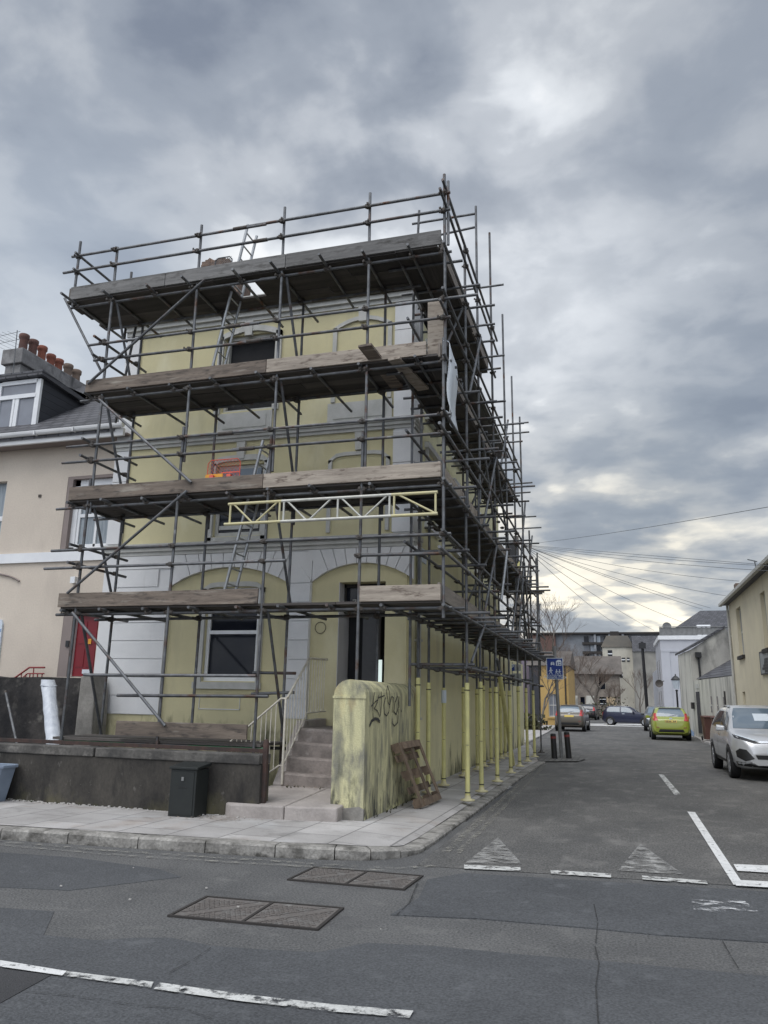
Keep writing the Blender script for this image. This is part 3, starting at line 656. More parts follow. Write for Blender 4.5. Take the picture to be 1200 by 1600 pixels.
f_ = MB().box(W3[0], W3[0] + .05, FY + .08, FY + .2, W3[2], W3[3]).box(W3[1] - .05, W3[1], FY + .08, FY + .2, W3[2], W3[3]).box(W3[0] + .05, W3[1] - .05, FY + .08, FY + .2, W3[2], W3[2] + .06).box(W3[0] + .05, W3[1] - .05, FY + .06, FY + .2, W3[3] - .07, W3[3]).build('window', m_trimgrey, HOUSE)
MB().box(W3[0] + .05, W3[1] - .05, FY + .17, FY + .18, W3[2] + .06, W3[3]).build('opening', m_dark, f_)
# doorway with half open door and fanlight
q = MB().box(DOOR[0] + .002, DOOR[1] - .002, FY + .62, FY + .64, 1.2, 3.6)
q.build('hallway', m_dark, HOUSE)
d_ = MB().box(DOOR[0] + .34, DOOR[0] + .66, FY + .42, FY + .47, 1.22, 3.08).box(DOOR[0] + .4, DOOR[0] + .6, FY + .41, FY + .42, 1.5, 2.05).box(DOOR[0] + .4, DOOR[0] + .6, FY + .41, FY + .42, 2.25, 2.95).build('door', m_door, HOUSE)
MB().box(DOOR[0] + .60, DOOR[0] + .63, FY + .36, FY + .41, 2.12, 2.2).build('handle', m_castdark, d_)
MB().box(DOOR[1] - .2, DOOR[1] - .165, FY + .34, FY + .40, 1.22, 3.05).build('door_frame', m_castdark, HOUSE)
q = MB().box(DOOR[0], DOOR[0] + .05, FY + .3, FY + .4, 3.08, 3.6).box(DOOR[0], DOOR[1], FY + .3, FY + .4, 3.08, 3.14).box(DOOR[0], DOOR[1], FY + .3, FY + .4, 3.54, 3.6).box(DOOR[1] - .04, DOOR[1], FY + .3, FY + .4, 3.14, 3.54)
fl = q.build('fanlight', m_castdark, HOUSE); MB().box(DOOR[0] + .05, DOOR[1] - .04, FY + .34, FY + .35, 3.14, 3.54).build('pane', m_glass, fl)
MB().box(DOOR[0] - .002, DOOR[0] + .012, FY + .052, FY + .6, 1.2, 3.6).build('door_reveal', m_greyreveal, HOUSE)
bw0, bw1 = W(590.5, 1060, Y=FY + .33), W(597, 1031, Y=FY + .33); MB().box(bw0.x, bw1.x, FY + .32, FY + .335, bw0.z - .3, bw1.z).build('back_window', m_daylight_glow, HOUSE)
def text(s, size, loc, rot, mat, parent, name='lettering', ext=.003, align='CENTER'):
    c = bpy.data.curves.new(name, 'FONT'); c.body = s; c.size = size; c.extrude = ext; c.align_x = align; c.align_y = 'CENTER'
    o = bpy.data.objects.new(name, c); C.objects.link(o)
    dg = bpy.context.evaluated_depsgraph_get(); me = bpy.data.meshes.new_from_object(o.evaluated_get(dg))
    bpy.data.objects.remove(o); me.materials.clear(); me.materials.append(mat); me.name = name
    o = bpy.data.objects.new(name, me); C.objects.link(o)
    o.matrix_world = Matrix.Translation(loc) @ rot.to_4x4()
    if parent is not None:
        o.parent = parent
        o.matrix_parent_inverse = Matrix.Translation(-parent.location) if parent.type == 'EMPTY' else Matrix.Identity(4)
        if parent.type != 'EMPTY' and parent.parent is None: o.matrix_parent_inverse = parent.matrix_basis.inverted()
    return o
FACE_S = Matrix.Rotation(R(90), 3, 'X')                       # facing -Y
FACE_E = Matrix.Rotation(R(90), 3, 'Z') @ FACE_S              # facing +X
FACE_W = Matrix.Rotation(R(-90), 3, 'Z') @ FACE_S             # facing -X
text('72', .17, (-4.42, FY + .33, 3.26), FACE_S, m_trimgrey, HOUSE, 'house_number')
# downpipes, vent, side window hoods, roof, chimney
q = MB().tube((SX + .06, FY + .62, 1.3), (SX + .06, FY + .62, 8.9), .045).box(SX, SX + .12, FY + .56, FY + .68, 1.26, 1.3)
for z in (2.6, 4.8, 6.9): q.box(SX - .01, SX + .12, FY + .56, FY + .68, z, z + .04)
q.build('downpipe', m_trimgrey, HOUSE)
MB().lathe([(.13, FY + .03), (.15, FY + .045), (.13, FY + .05)], -4.95, 3.0, 20, 'x').build('cable_loop', m_coupler, HOUSE) if False else None
q = MB(); q.path([(-4.98 + .1 * math.sin(a * .45), FY + .03, 2.80 + .1 * math.cos(a * .45)) for a in range(15)], .006); q.build('cable_loop', m_coupler, HOUSE)
for y0, z0, z1 in ((14.0, 4.9, 6.4), (16.6, 4.9, 6.4), (19.4, 4.9, 6.4), (14.0, 7.1, 8.6), (16.6, 7.1, 8.6)):
    q = MB(); q.box(SX, SX + .09, y0 - .08, y0 + 1.08, z1, z1 + .12); q.box(SX, SX + .05, y0, y0 + .09, z0, z1); q.box(SX, SX + .05, y0 + .91, y0 + 1.0, z0, z1); q.box(SX, SX + .09, y0 - .06, y0 + 1.06, z0 - .1, z0); q.build('window_surround', m_white, HOUSE)
q = MB(); e = .25
q.add([(HL - e, FY - e, 9.33), (HR + e, FY - e, 9.33), (HR + e, 23.9 + e, 9.33), (HL - e, 23.9 + e, 9.33), (-6.4, FY + 3.2, 10.9), (-6.4, 20.7, 10.9)], [(0, 1, 4), (1, 2, 5, 4), (2, 3, 5), (3, 0, 4, 5), (0, 3, 2, 1)])
roof = q.build('roof', m_slate, HOUSE)
# broken chimney stack above the top deck
q = MB(); cx0, cx1 = W(312, 440, Y=13.4).x, W(372, 440, Y=13.4).x
top = W(333, 405, Y=13.4).z
pr = [(cx0, 9.4), (cx1, 9.4), (cx1, top - .45), (cx1 - .12, top - .34), (cx1 - .2, top - .12), (cx1 - .32, top - .04), (cx1 - .42, top + .02), (cx0 + .32, top - .03), (cx0 + .2, top + .05), (cx0 + .12, top - .02), (cx0, top - .1)]
q.prism(pr, 13.4, 14.0)
for k in range(16): x = random.uniform(cx0, cx1 - .3); q.box(x, x + .12, 13.38 + random.random() * .4, 13.6 + random.random() * .3, top - .15, top + random.uniform(-.06, .06))
q.build('broken_chimney', m_brick, roof)

# street name plate on the side wall
np_ = tag(MB().box(SX, SX + .02, 13.36, 14.06, 4.10, 4.36).build('street_name_plate', m_signwhite), 'small white street name plate with black capitals high on the side wall beside the downpipe', 'sign')
text('STREET', .16, (SX + .022, 13.72, 4.23), FACE_E, m_blackmark, np_)

# ------------------------------------------------------------------ light well, garden wall, steps, pier
structure(MB().face([(-9.6, 9.7, -1.15), (-4.6, 9.7, -1.15), (-4.6, 12.8, -1.15), (-9.6, 12.8, -1.15)]).build('basement_floor', m_concrete))
GW0, GW1 = Vector((-8.95, 9.63)), Vector((-4.46, 9.50))
q = MB()
for a, b, zt in ((Vector((-13, 9.72)), GW1, .86),):
    d = (b - a).normalized(); nrm = Vector((-d.y, d.x)) * .26
    L = (b - a).length; n = 24
    for k in range(n):
        p, r = a.lerp(b, k / n), a.lerp(b, (k + 1) / n)
        w1 = random.uniform(-.008, .008)
        q.prism([tuple(p), tuple(r), tuple(r + nrm), tuple(p + nrm)], -1.15, .74 + w1 * .1, 'z')
gw = thing('garden_wall', 'low soot stained rendered garden wall along the pavement with a rusty rail on top', 'wall', (-8, 9.6, .1))
q.build('wall_body', m_garden, gw)
q = MB()
for x0, x1 in ((0, .23), (.232, .46), (.462, .7), (.702, 1.0)):
    p, r = Vector((-13, 9.70)).lerp(GW1 - Vector((0, .02)), x0), Vector((-13, 9.70)).lerp(GW1 - Vector((0, .02)), x1 - .002)
    nrm = Vector((0.03, .3)); z = random.uniform(-.008, .008)
    q.prism([tuple(p), tuple(r), tuple(r + nrm), tuple(p + nrm)], .745, .86 + z, 'z')
q.build('coping', m_coping, gw, bevel=.012)
MB().bar((-13, 9.98, .90), (-4.5, 9.77, .90), .05, .05).build('rail', m_rust, gw)
MB().box(-4.47, -4.41, 9.56, 9.62, .2, 1.0).lathe([(.038, .9), (.042, 1.02), (.02, 1.06)], -4.44, 9.59, 8).build('gate_post', m_rust, gw)
# stone wall between the houses
sw = thing('boundary_wall', 'tall blackened stone wall beyond the garden wall, beneath the pink house', 'wall', (-11, 12.2, 0))
q = MB()
tops = [(-17, 1.92), (-14, 1.90), (-12.3, 1.88), (-11.9, 1.93), (-11.2, 1.86), (-10.3, 1.88), (-9.42, 1.87)]
for (a, za), (b, zb) in zip(tops, tops[1:]):
    q.add([(a, 12.2, -1.15), (b, 12.2, -1.15), (b, 12.2, zb), (a, za and 12.2, za), (a, 12.55, -1.15), (b, 12.55, -1.15), (b, 12.55, zb), (a, 12.55, za)],
          [(0, 1, 2, 3), (3, 2, 6, 7), (5, 4, 7, 6)])
q.build('wall_body', m_stonewall, sw)
MB().prism([(-9.41, -1.15), (-9.10, -1.15), (-9.04, .6), (-9.08, 1.6), (-9.16, 1.93), (-9.41, 1.9)], 12.18, 12.6).build('end_pier', m_concrete, sw, bevel=.02)

# landing and steps
st = thing('entrance_steps', 'worn brown stone steps rising to the front door', 'steps', (-4.2, 10.9, .1))
LZ = .27
q = MB()
fp = [(-4.72, 9.38), (-3.92, 9.38), (-3.18, 9.36), (-3.18, 9.9), (-3.55, 10.97), (-4.98, 10.97), (-4.98, 10.2)]
vz = lambda y: LZ + (y - 9.5) * .045
for a, b in ((0, 1),):
    poly = [(-4.80, 9.40), (-4.10, 9.46), (-4.10, 10.97), (-4.98, 10.97), (-4.98, 9.8), (-4.90, 9.45)]; q.add([(x, y, z if z < 0 else vz(y)) for z in (-.1, 1) for x, y in poly], [(5, 4, 3, 2, 1, 0), (6, 7, 8, 9, 10, 11)] + [(i, (i + 1) % 6, 6 + (i + 1) % 6, 6 + i) for i in range(6)])
    poly = [(-4.09, 9.462), (-3.42, 9.56), (-3.42, 10.97), (-4.09, 10.97)]; q.add([(x, y, z if z < 0 else vz(y)) for z in (-.1, 1) for x, y in poly], [(3, 2, 1, 0), (4, 5, 6, 7), (0, 1, 5, 4), (1, 2, 6, 5), (2, 3, 7, 6), (3, 0, 4, 7)])
q.build('landing', m_landing, st, bevel=.02)
zs = [.33, .53, .745, .945, 1.14]; ys = [10.95, 11.12, 11.30, 11.52, 11.74]
for k in range(4):
    q = MB(); n = 6; x0, x1 = -4.80, -3.52; yb = ys[k + 1] + .12 if k < 3 else FY + .62
    for i in range(n):
        a, b = x0 + (x1 - x0) * i / n, x0 + (x1 - x0) * (i + 1) / n
        wear = lambda x: -.022 * math.sin(math.pi * (x - x0) / (x1 - x0)) * 1
        za, zb = zs[k + 1] + wear(a), zs[k + 1] + wear(b); y0 = ys[k]
        q.add([(a, y0, .1), (b, y0, .1), (b, y0, zb - .03), (a, y0, za - .03), (a, y0 + .03, za), (b, y0 + .03, zb), (b, yb, zb), (a, yb, za)], [(0, 1, 2, 3), (3, 2, 5, 4), (4, 5, 6, 7)])
    q.face([(x0, ys[k], .1), (x0, yb, .1), (x0, yb, zs[k + 1]), (x0, ys[k], zs[k + 1] - .03)])
    q.build('step', m_step, st, fix=False)
MB().prism([(10.97, -.6), (10.97, .36), (11.78, 1.24), (FY, 1.26), (FY, -.6)], -4.94, -4.80, 'x').build('side_kerb', m_landing, st)

# yellow rounded pier wall beside the steps
pw = thing('pier_wall', 'grimy yellow round topped wall beside the entrance steps with a graffiti tag', 'wall', (-3.4, 11, .1))
PX0, PX1, PYA, PYB = -3.60, -3.16, 9.80, FY
def pier(z_arch, y):
    pts = []
    c = (PX0 + PX1) / 2; hw = (PX1 - PX0) / 2
    for k in range(13):
        a = math.pi * k / 12; pts.append((c + hw * math.cos(a), z_arch + hw * .95 * math.sin(a)))
    return pts
n = 14; q = MB(); rings = []
for k in range(n + 1):
    y = PYA + (PYB - PYA) * k / n
    w = .006 * math.sin(k * 1.9)
    ring = [(PX1 + w, y, .02), (PX1 + w, y, .9)] + [(x + (w if x > -3.38 else 0), y, z) for x, z in pier(1.635, y)] + [(PX0, y, .9), (PX0, y, .02)]
    rings.append(ring)
M_ = len(rings[0])
q.add([v for r in rings for v in r], [(k * M_ + i, k * M_ + i + 1, (k + 1) * M_ + i + 1, (k + 1) * M_ + i) for k in range(n) for i in range(M_ - 1)])
q.add(rings[0], [tuple(range(M_))])
q.build('wall_body', m_pier, pw)
q = MB(); q.prism([(PX0 - .01, .1), (PX1 + .01, .1), (PX1 + .012, .24), (PX1 - .05, .27), (PX0 + .2, .245), (PX0 - .01, .27)], PYA - .03, PYA + .02); q.build('bare_footing', m_concrete, pw)
MB().box(PX0 - .012, PX1 + .012, PYA - .012, PYA + .05, 1.60, 1.63).build('string_band', m_pier, pw)
# graffiti strokes sprayed on the side of the pier
STR = [[(350, 435), (338, 500), (335, 580), (338, 650)], [(322, 552), (350, 520), (372, 500)], [(385, 455), (372, 520), (347, 572), (372, 590), (392, 640)], [(404, 430), (408, 500), (398, 632)], [(383, 482), (432, 462)],
       [(440, 480), (426, 540), (430, 615), (450, 632), (468, 600), (478, 520), (470, 425), (455, 382), (448, 430), (462, 520), (470, 540)], [(472, 540), (492, 470), (506, 480), (503, 540), (500, 605)],
       [(540, 468), (520, 520), (510, 595), (528, 622), (548, 560), (552, 470), (553, 560), (540, 690), (515, 718), (497, 692), (500, 655)], [(570, 582), (573, 600)], [(307, 716), (325, 676), (350, 656), (375, 660), (393, 682)]]
q = MB()
for s_ in STR:
    P = [W(520 + a / 5.335, 1000 + b / 5.335, X=PX1 + .012) for a, b in s_]
    for a, b in zip(P, P[1:]): q.bar(a, b, .004, .014 if s_ is not STR[-1] else .04, up=(0, (b - a).z, -(b - a).y) if abs((b - a).z) > 1e-6 else (0, 0, 1))
q.build('graffiti', m_spray, pw)

# handrails
hr = thing('handrail', 'peeling cream metal handrail with thin balusters up the entrance steps', 'railing', (-4.75, 11, .3))
HX = -4.78
top = [(HX, 10.93, 1.58), (HX, 11.0, 1.60), (HX, 11.80, 2.22), (HX, 12.62, 2.24)]
MB().path(top, .02).build('top_rail', m_handrail, hr)
MB().tube((HX, 10.93, .36), (HX, 10.93, 1.58), .019).build('newel_post', m_handrail, hr)
bot = [(HX, 10.93, .62), (HX, 11.78, 1.36), (HX, 12.62, 1.38)]
MB().path(bot, .012).build('bottom_rail', m_handrail, hr)
def zat(l, y):
    for (x0, a, b), (x1, c, e) in zip(l, l[1:]):
        if a <= y <= c: return b + (e - b) * (y - a) / (c - a)
    return l[-1][2]
for k in range(1, 15):
    y = 10.93 + 1.69 * k / 15
    MB().tube((HX, y, zat(bot, y)), (HX, y, zat(top, y)), .0075, n=6).build('baluster', m_handrail, hr)
hb = thing('handrail', 'cream handrail sloping down to the basement from the foot of the entrance steps', 'railing', (-5.2, 10.93, .3))
A, B = Vector((-4.86, 10.95, 1.58)), W(340, 1176, Y=10.95)
MB().path([(HX, 10.93, 1.58), A, B], .016).build('top_rail', m_handrail, hb)
a2, b2 = W(436, 1196, Y=10.95), W(380, 1235, Y=10.95)
MB().path([(HX, 10.93, W(440, 1196, Y=10.95).z), a2, b2], .012).build('bottom_rail', m_handrail, hb)
for k in range(1, 13):
    f = k / 13; p = A.lerp(B, f); zb = a2.z + (b2.z - a2.z) * (a2.x - p.x) / (a2.x - b2.x)
    MB().tube((p.x, p.y, max(zb, -.4)), p, .0075, n=6).build('baluster', m_handrail, hb)

# ------------------------------------------------------------------ small things by the wall
cb = thing('utility_cabinet', 'dark green metal utility cabinet standing on the pavement against the garden wall', 'cabinet', (-5.3, 9.3, .1))
q = MB().box(-5.54, -5.17, 9.14, 9.46, .1, .68); q.build('body', m_greenbox, cb, bevel=.008)
q = MB(); q.add([(-5.56, 9.12, .68), (-5.15, 9.12, .68), (-5.15, 9.48, .71), (-5.56, 9.48, .71), (-5.56, 9.12, .71), (-5.15, 9.12, .71), (-5.15, 9.48, .75), (-5.56, 9.48, .75)], [(3, 2, 1, 0), (4, 5, 6, 7), (0, 1, 5, 4), (1, 2, 6, 5), (2, 3, 7, 6), (3, 0, 4, 7)])
q.build('lid', m_greenbox, cb, bevel=.006)
q = MB().box(-5.51, -5.20, 9.133, 9.14, .14, .65); d = q.build('door', m_greenbox, cb); MB().lathe([(.014, 9.095), (.014, 9.112)], 0, 0, 10, 'z')
MB().box(-5.37, -5.34, 9.118, 9.133, .545, .59).build('lock', m_postgrey, d); MB().box(-5.42, -5.29, 9.128, 9.133, .46, .465).build('vent', m_blackmark, d)
bn = thing('recycling_box', 'grey blue open plastic tub against the garden wall at the left edge', 'tub', (-8.4, 9.4, .1))
def tub(z, s): return [(-8.60 + s * x, 9.35 + s * y) for x, y in ((-.36, -.2), (.30, -.2), (.36, -.12), (.36, .16), (.30, .22), (-.36, .22))]
q = MB(); rg = [[(x, y, z) for x, y in tub(z, s)] for z, s in ((.1, .72), (.56, .95), (.56, 1.03), (.60, 1.03), (.60, .92), (.14, .68))]
nn = len(rg[0]); q.add([v for r_ in rg for v in r_], [(k * nn + i, k * nn + (i + 1) % nn, (k + 1) * nn + (i + 1) % nn, (k + 1) * nn + i) for k in range(5) for i in range(nn)]); q.face(rg[0]); q.face(rg[-1])
q.build('tub', m_bin, bn, bevel=.01)
wp = thing('wrapped_roll', 'tall roll wrapped in white plastic leaning against the black stone wall', 'wrapped roll', (-9.9, 11.0, .3))
q = MB(); p0, p1 = W(85, 1172, Y=10.75), W(75, 1062, Y=11.5); prof = []
for k in range(12):
    f = k / 11; c = p0.lerp(p1, f); r = .125 - .008 * f + (.02 if k == 10 else 0) + .006 * math.sin(k * 2.3)
    prof += [(c.x + r * math.cos(a * math.pi / 8) * (1 + .07 * math.sin(a * 3.1 + k * .3)), c.y + r * .9 * math.sin(a * math.pi / 8) * (1 + .07 * math.cos(a * 2.3)), c.z) for a in range(16)]
q.add(prof, [(k * 16 + i, k * 16 + (i + 1) % 16, (k + 1) * 16 + (i + 1) % 16, (k + 1) * 16 + i) for k in range(11) for i in range(16)], True); q.face(prof[-16:]); q.face(prof[:16])
q.build('wrapping', m_wrap, wp)
q = MB(); c = p0.lerp(p1, .9); q.path([(c.x + .132 * math.cos(a * math.pi / 6), c.y + .122 * math.sin(a * math.pi / 6), c.z + .01 * math.sin(a)) for a in range(13)], .012); q.build('tie', m_wrap, wp)
lp = thing('loose_pole', 'single short grey pole leaning against the black stone wall at the left', 'pole', W(27, 1160, Y=11.6))
MB().tube(W(27, 1165, Y=11.5), W(9, 1082, Y=12.1), .024).build('tube', m_steel, lp); MB().tube(W(9.2, 1083.5, Y=12.09), W(8.6, 1080, Y=12.12), .027).build('end_cap', m_coupler, lp)
# pallet leaning on the pier
pl = thing('pallet', 'broken brown wooden pallet leaning against the yellow round topped wall', 'pallet', (-2.95, 11.7, .1))
A0, B0, C0 = Vector((-2.80, 11.28, .10)), Vector((-2.76, 12.42, .10)), Vector((-3.10, 11.02, .98))
u = (B0 - A0).normalized(); v = (C0 - A0); H_ = v.length; v.normalize(); nn_ = u.cross(v).normalized()
if nn_.x < 0: nn_ = -nn_
PP = lambda a, b, c: A0 + u * a + v * b + nn_ * (c - .07)
def pb(q, a0, a1, b0, b1, c0, c1): q.add([PP(a, b, c) for c in (c0, c1) for b in (b0, b1) for a in (a0, a1)], [(0, 2, 3, 1), (4, 5, 7, 6), (0, 1, 5, 4), (2, 6, 7, 3), (0, 4, 6, 2), (1, 3, 7, 5)])
for a in (0, .5, 1.0):
    q = MB(); pb(q, a, a + .1, 0, H_, .105, .125); q.build('stringer', m_pallet, pl)
    for b in (0, H_ / 2 - .07, H_ - .14): q = MB(); pb(q, a, a + .1, b, b + .14, .022, .104); q.build('block', m_pallet, pl)
for b in (0, .22, .46, .70, H_ - .1):
    q = MB(); pb(q, 0, 1.1, b, b + .1, 0, .021); q.build('slat', m_pallet, pl)
for b in (0, H_ - .1): q = MB(); pb(q, .1, 1.0, b, b + .1, .126, .146); q.build('slat', m_pallet, pl)
q = MB()
for k in range(60):
    x, y = random.gauss(-5.0, .35), random.uniform(9.0, 9.35); s = random.uniform(.01, .03); a = random.random() * 3
    q.face([(x + s * math.cos(a + i * 2.1), y + s * math.sin(a + i * 2.1), .118 + random.random() * .012) for i in range(3)])
for k in range(30):
    x, y = random.uniform(-4.75, -3.7), random.uniform(10.75, 10.93); s = random.uniform(.008, .025); a = random.random() * 3
    q.face([(x + s * math.cos(a + i * 2.1), y + s * math.sin(a + i * 2.1), .345 + random.random() * .02) for i in range(3)])
o = stuff(q.build('leaf_litter', m_litter)); tag(o, 'dead leaves and grit on the pavement and at the foot of the steps', 'litter')
q = MB()
for k in range(150):
    x = random.uniform(-9, -4.6); y = 9.62 - (x + 9) * .03 - abs(random.gauss(0, .07)) - .02; s = random.uniform(.006, .022)
    if k > 138: x, y = random.uniform(-7, -1.5), random.uniform(5.5, 8.0); s *= .7
    q.box(x, x + s * 1.5, y, y + s, .113 if k <= 138 else 0.01, (.118 if k <= 138 else 0.012) + s * .5)
o = stuff(q.build('rubble_chips', m_litter2)); tag(o, 'pale chips of plaster scattered along the garden wall and road', 'rubble')

q = MB(); rnd = random.Random(3)
for k in range(70):
    a = rnd.random()
    if k < 9: bx, by, bz = rnd.uniform(-4.75, -3.65), rnd.uniform(10.80, 10.92), .33
    elif k < 48: bx, by, bz = rnd.uniform(-8.6, -4.5), 9.5 + rnd.uniform(0, .03), .11
    else: bx, by, bz = PX1 + .04 + abs(rnd.gauss(0, .03)), rnd.uniform(10, 12.6), .1
    for j in range(5):
        an_ = rnd.uniform(0, 6.28); h = rnd.uniform(.015, .045); w = rnd.uniform(.004, .010); tp_ = Vector((bx + math.cos(an_) * h * .6, by + math.sin(an_) * h * .4, bz + h))
        q.face([(bx - w, by, bz), (bx + w, by, bz), tp_])
o = stuff(q.build('weeds', m_hedge, fix=False)); tag(o, 'small weeds growing along the foot of the walls and steps', 'weeds')

# ------------------------------------------------------------------ scaffolding
SC = thing('scaffolding', 'grey tubular steel scaffolding with timber decks wrapped round the yellow corner house', 'scaffolding', (-2.3, 10.6, .1))
TR = .0242
YO, YI = 10.60, 11.57            # front rows
XO, XI = -2.30, -3.10            # side rows
FX = [-8.42, -6.70, -5.10, -3.56]
SYO = [12.36, 13.64, 15.46, 17.42, 19.25, 20.95, 22.73, 24.7]
SYI = [12.36, 13.1, 14.32, 16.25, 17.87, 18.8, 19.85, 20.7, 21.6, 22.4, 23.4]
LIFT = [(0.93, 1), (2.97, 1), (4.78, 1), (6.73, 1), (8.60, 1)]
couplers = []
def tube(name, p, q, mat=None, r=TR): return MB().tube(p, q, r * random.uniform(.97, 1.03)).build(name, mat or m_steel, SC)
def clamp(p, big=1.0): couplers.append((Vector(p), big))
def level(k): return LIFT[k][0]
# standards: front outer
tops = [W(185, 386, Y=YO).z, W(313, 352, Y=YO).z, W(443, 324, Y=YO).z, W(575, 302, Y=YO).z]
bots = [-.6, -.8, -.8, 1.1]
for x, zt, zb in zip(FX, tops, bots):
    zs_ = random.uniform(5.0, 6.2)
    tube('standard', (x, YO, zb), (x, YO, zs_ + .1)); tube('standard', (x + .035, YO + .03, zs_ - .5), (x + .012, YO + .004, zt))
tube('standard', (XO, YO, 2.72), (XO, YO, 7.0)); tube('standard', (XO + .03, YO, 6.4), (XO + .012, YO, W(697, 272, Y=YO).z)); tube('standard', (XO + .07, YO + .02, 8.6), (XO + .07, YO + .02, W(700, 282, Y=YO).z))
# front inner
for x in FX:
    tube('standard', (x, YI, -.6 if x < -5.2 else .4), (x, YI, 4.9)); tube('standard', (x + .03, YI, 4.4), (x + .02, YI, 8.75))
tube('standard', (XI + .0, YI + .25, 1.5), (XI, YI + .25, 8.7))
# side outer and inner, foam sleeves and base plates
STOP = [W(725.5, 386, X=XO).z, W(744, 327, X=XO).z, W(763, 360, X=XO).z, W(778, 470, X=XO).z, W(793, 565, X=XO).z, W(804, 625, X=XO).z, W(818, 810, X=XO).z, W(830, 857, X=XO).z]
def leg(x, y, zt, sleeve_top, sleeve=True):
    zs_ = random.uniform(4.6, 6.0)
    if zt > zs_ + .5:
        tube('standard', (x, y, .12), (x, y, zs_)); tube('standard', (x + .03, y, zs_ - .45), (x + .01, y, zt))
    else: tube('standard', (x, y, .12), (x, y, zt))
    if sleeve:
        zz = sleeve_top; mid = random.uniform(.8, 1.1)
        s = MB().tube((x, y, .17), (x, y, mid - .004), .038).tube((x, y, mid + .004), (x, y, zz), .038).build('foam_sleeve', m_sleeve, SC)
        b = MB().lathe([(.041, .22), (.0435, .22), (.0435, .235), (.041, .235)], x, y, 12).lathe([(.041, zz - .12), (.044, zz - .12), (.044, zz - .105), (.041, zz - .105)], x, y, 12).build('tie_band', m_blackplastic, s)
    MB().lathe([(.10, .105), (.112, .112), (.112, .125), (.05, .14), (.042, .19)], x, y, 16).build('base_plate', m_beamyellow if sleeve else m_coupler, SC)
for i, y in enumerate(SYO): leg(XO - (.03 if i > 3 else 0), y, STOP[i], 1.86 + random.uniform(-.06, .1), i != 7)
for y in SYI: leg(XI, y, 8.7 if y < 16.5 and y != 13.1 else 6.9 if y < 18 and y != 13.1 else 4.9 if y < 22 else 3.4, 1.9 + random.uniform(-.08, .1))
for (x, y) in ((XI, 14.32),): MB().tube((x, y, 1.55), (x, y, 1.78), .05).build('printed_label', m_signwhite, SC)
# far end frame poles against the sky
for px_, py0, py1 in ((832, 855, 1176), (842, 877, 1000)):
    p, q_ = W(px_, py0, X=XO + .02), W(px_, py1, X=XO + .02)
FARY = [25.4, 26.3]
for y, z in ((25.4, 6.4),): tube('standard', (XO - .05, y, 2.4), (XO - .05, y, z))
# ledgers and rails along the front
L_END = {1: -8.75, 2: -8.85, 3: -8.75, 4: -9.30}
def along_x(name, x0, x1, y, z, sag=0): 
    o = tube(name, (x0, y, z + random.uniform(-.01, .01)), (x1, y, z + random.uniform(-.01, .01)))
    for x in FX + [XO]:
        if min(x0, x1) - .02 <= x <= max(x0, x1) + .02: clamp((x, y - .0, z))
    return o
for k in (1, 2, 3, 4):
    z = level(k) - .115; xe = L_END[k] - random.uniform(.0, .3) * (k < 4)
    along_x('ledger', xe, -5.2, YO + .05, z); along_x('ledger', -5.5, XO + .12, YO + .05, z + .012)
    along_x('ledger', xe + .1, -4.9, YI - .05, z); along_x('ledger', -5.3, XI + .2, YI - .05, z + .01)
RAILS = [(1, 3.61, 3.91), (2, 5.44, 5.73), (3, 7.31, 7.63), (4, 9.18, 9.49)]
for k, z1, z2 in RAILS:
    for j, z in enumerate((z1, z2)):
        xe = {1: (-9.1, -9.0), 2: (-9.0, -8.95), 3: (-8.6, -8.75), 4: (-9.5, -9.35)}[k][j]
        xr = XO + (.55 if (k == 3 and j == 1) else .12)
        if k == 1 and j == 0: along_x('guard_rail', xe, -4.72, YO - .05, z); along_x('guard_rail', -3.62, XO + .05, YO - .05, z + .03)
        else: along_x('guard_rail', xe, -5.4, YO - .05, z); along_x('guard_rail', -5.75, xr, YO - .05, z + .006)
        if k != 1: MB().tube((-5.62 - .4 * j, YO - .05, z + .004), (-5.36 - .4 * j, YO - .05, z + .004), .033).build('sleeve_coupler', m_coupler, SC)
tube('guard_rail', W(131, 1054.5, Y=YO - .05), W(400, 1056, Y=YO - .05)); tube('guard_rail', W(183, 1086.5, Y=YO - .05), W(419, 1088, Y=YO - .05))
tube('guard_rail', W(395, 1051, Y=YI), W(462, 1052, Y=YI)); tube('guard_rail', W(393, 1084, Y=YI), W(460, 1082, Y=YI))
tube('ledger', (-8.5, YO + .05, .86), (-7.3, YO + .05, .86), m_greentube); tube('ledger', (-7.3, YO + .05, .86), (-6.2, YO + .05, .86)); tube('ledger', (-6.2, YO + .05, .86), (-4.9, YO + .05, .86), m_greentube)
tube('ledger', (-8.5, YI, .82), (-4.8, YI, .82))
# rails along the side
def along_y(name, y0, y1, x, z):
    tube(name, (x, y0, z + random.uniform(-.01, .01)), (x, y1, z + random.uniform(-.01, .01)))
    for y in SYO:
        if y0 <= y <= y1: clamp((x - .02, y, z))
SEND = {1: 25.6, 2: 23.2, 3: 19.6, 4: 15.5}
for k in (1, 2, 3, 4):
    z = level(k) - .10; e = SEND[k]
    mid_ = (10.4 + e) / 2
    along_y('ledger', 10.35, mid_ + .3, XO + .05, z); along_y('ledger', mid_, e + random.uniform(.2, .5), XO + .05, z + .01)
    along_y('ledger', 10.9, e, XI + .05, z)
    for j, dz in enumerate((.66, .96)):
        along_y('guard_rail', 10.1 + .2 * j, mid_ + .4, XO + .05, level(k) + dz); along_y('guard_rail', mid_, e + random.uniform(.3, .9), XO + .05, level(k) + dz + .008)
along_y('ledger', 12.0, 19.6, XO + .05, 2.10); along_y('ledger', 19.0, 25.2, XO + .05, 2.08); along_y('ledger', 12.2, 23.6, XI + .05, 2.12)
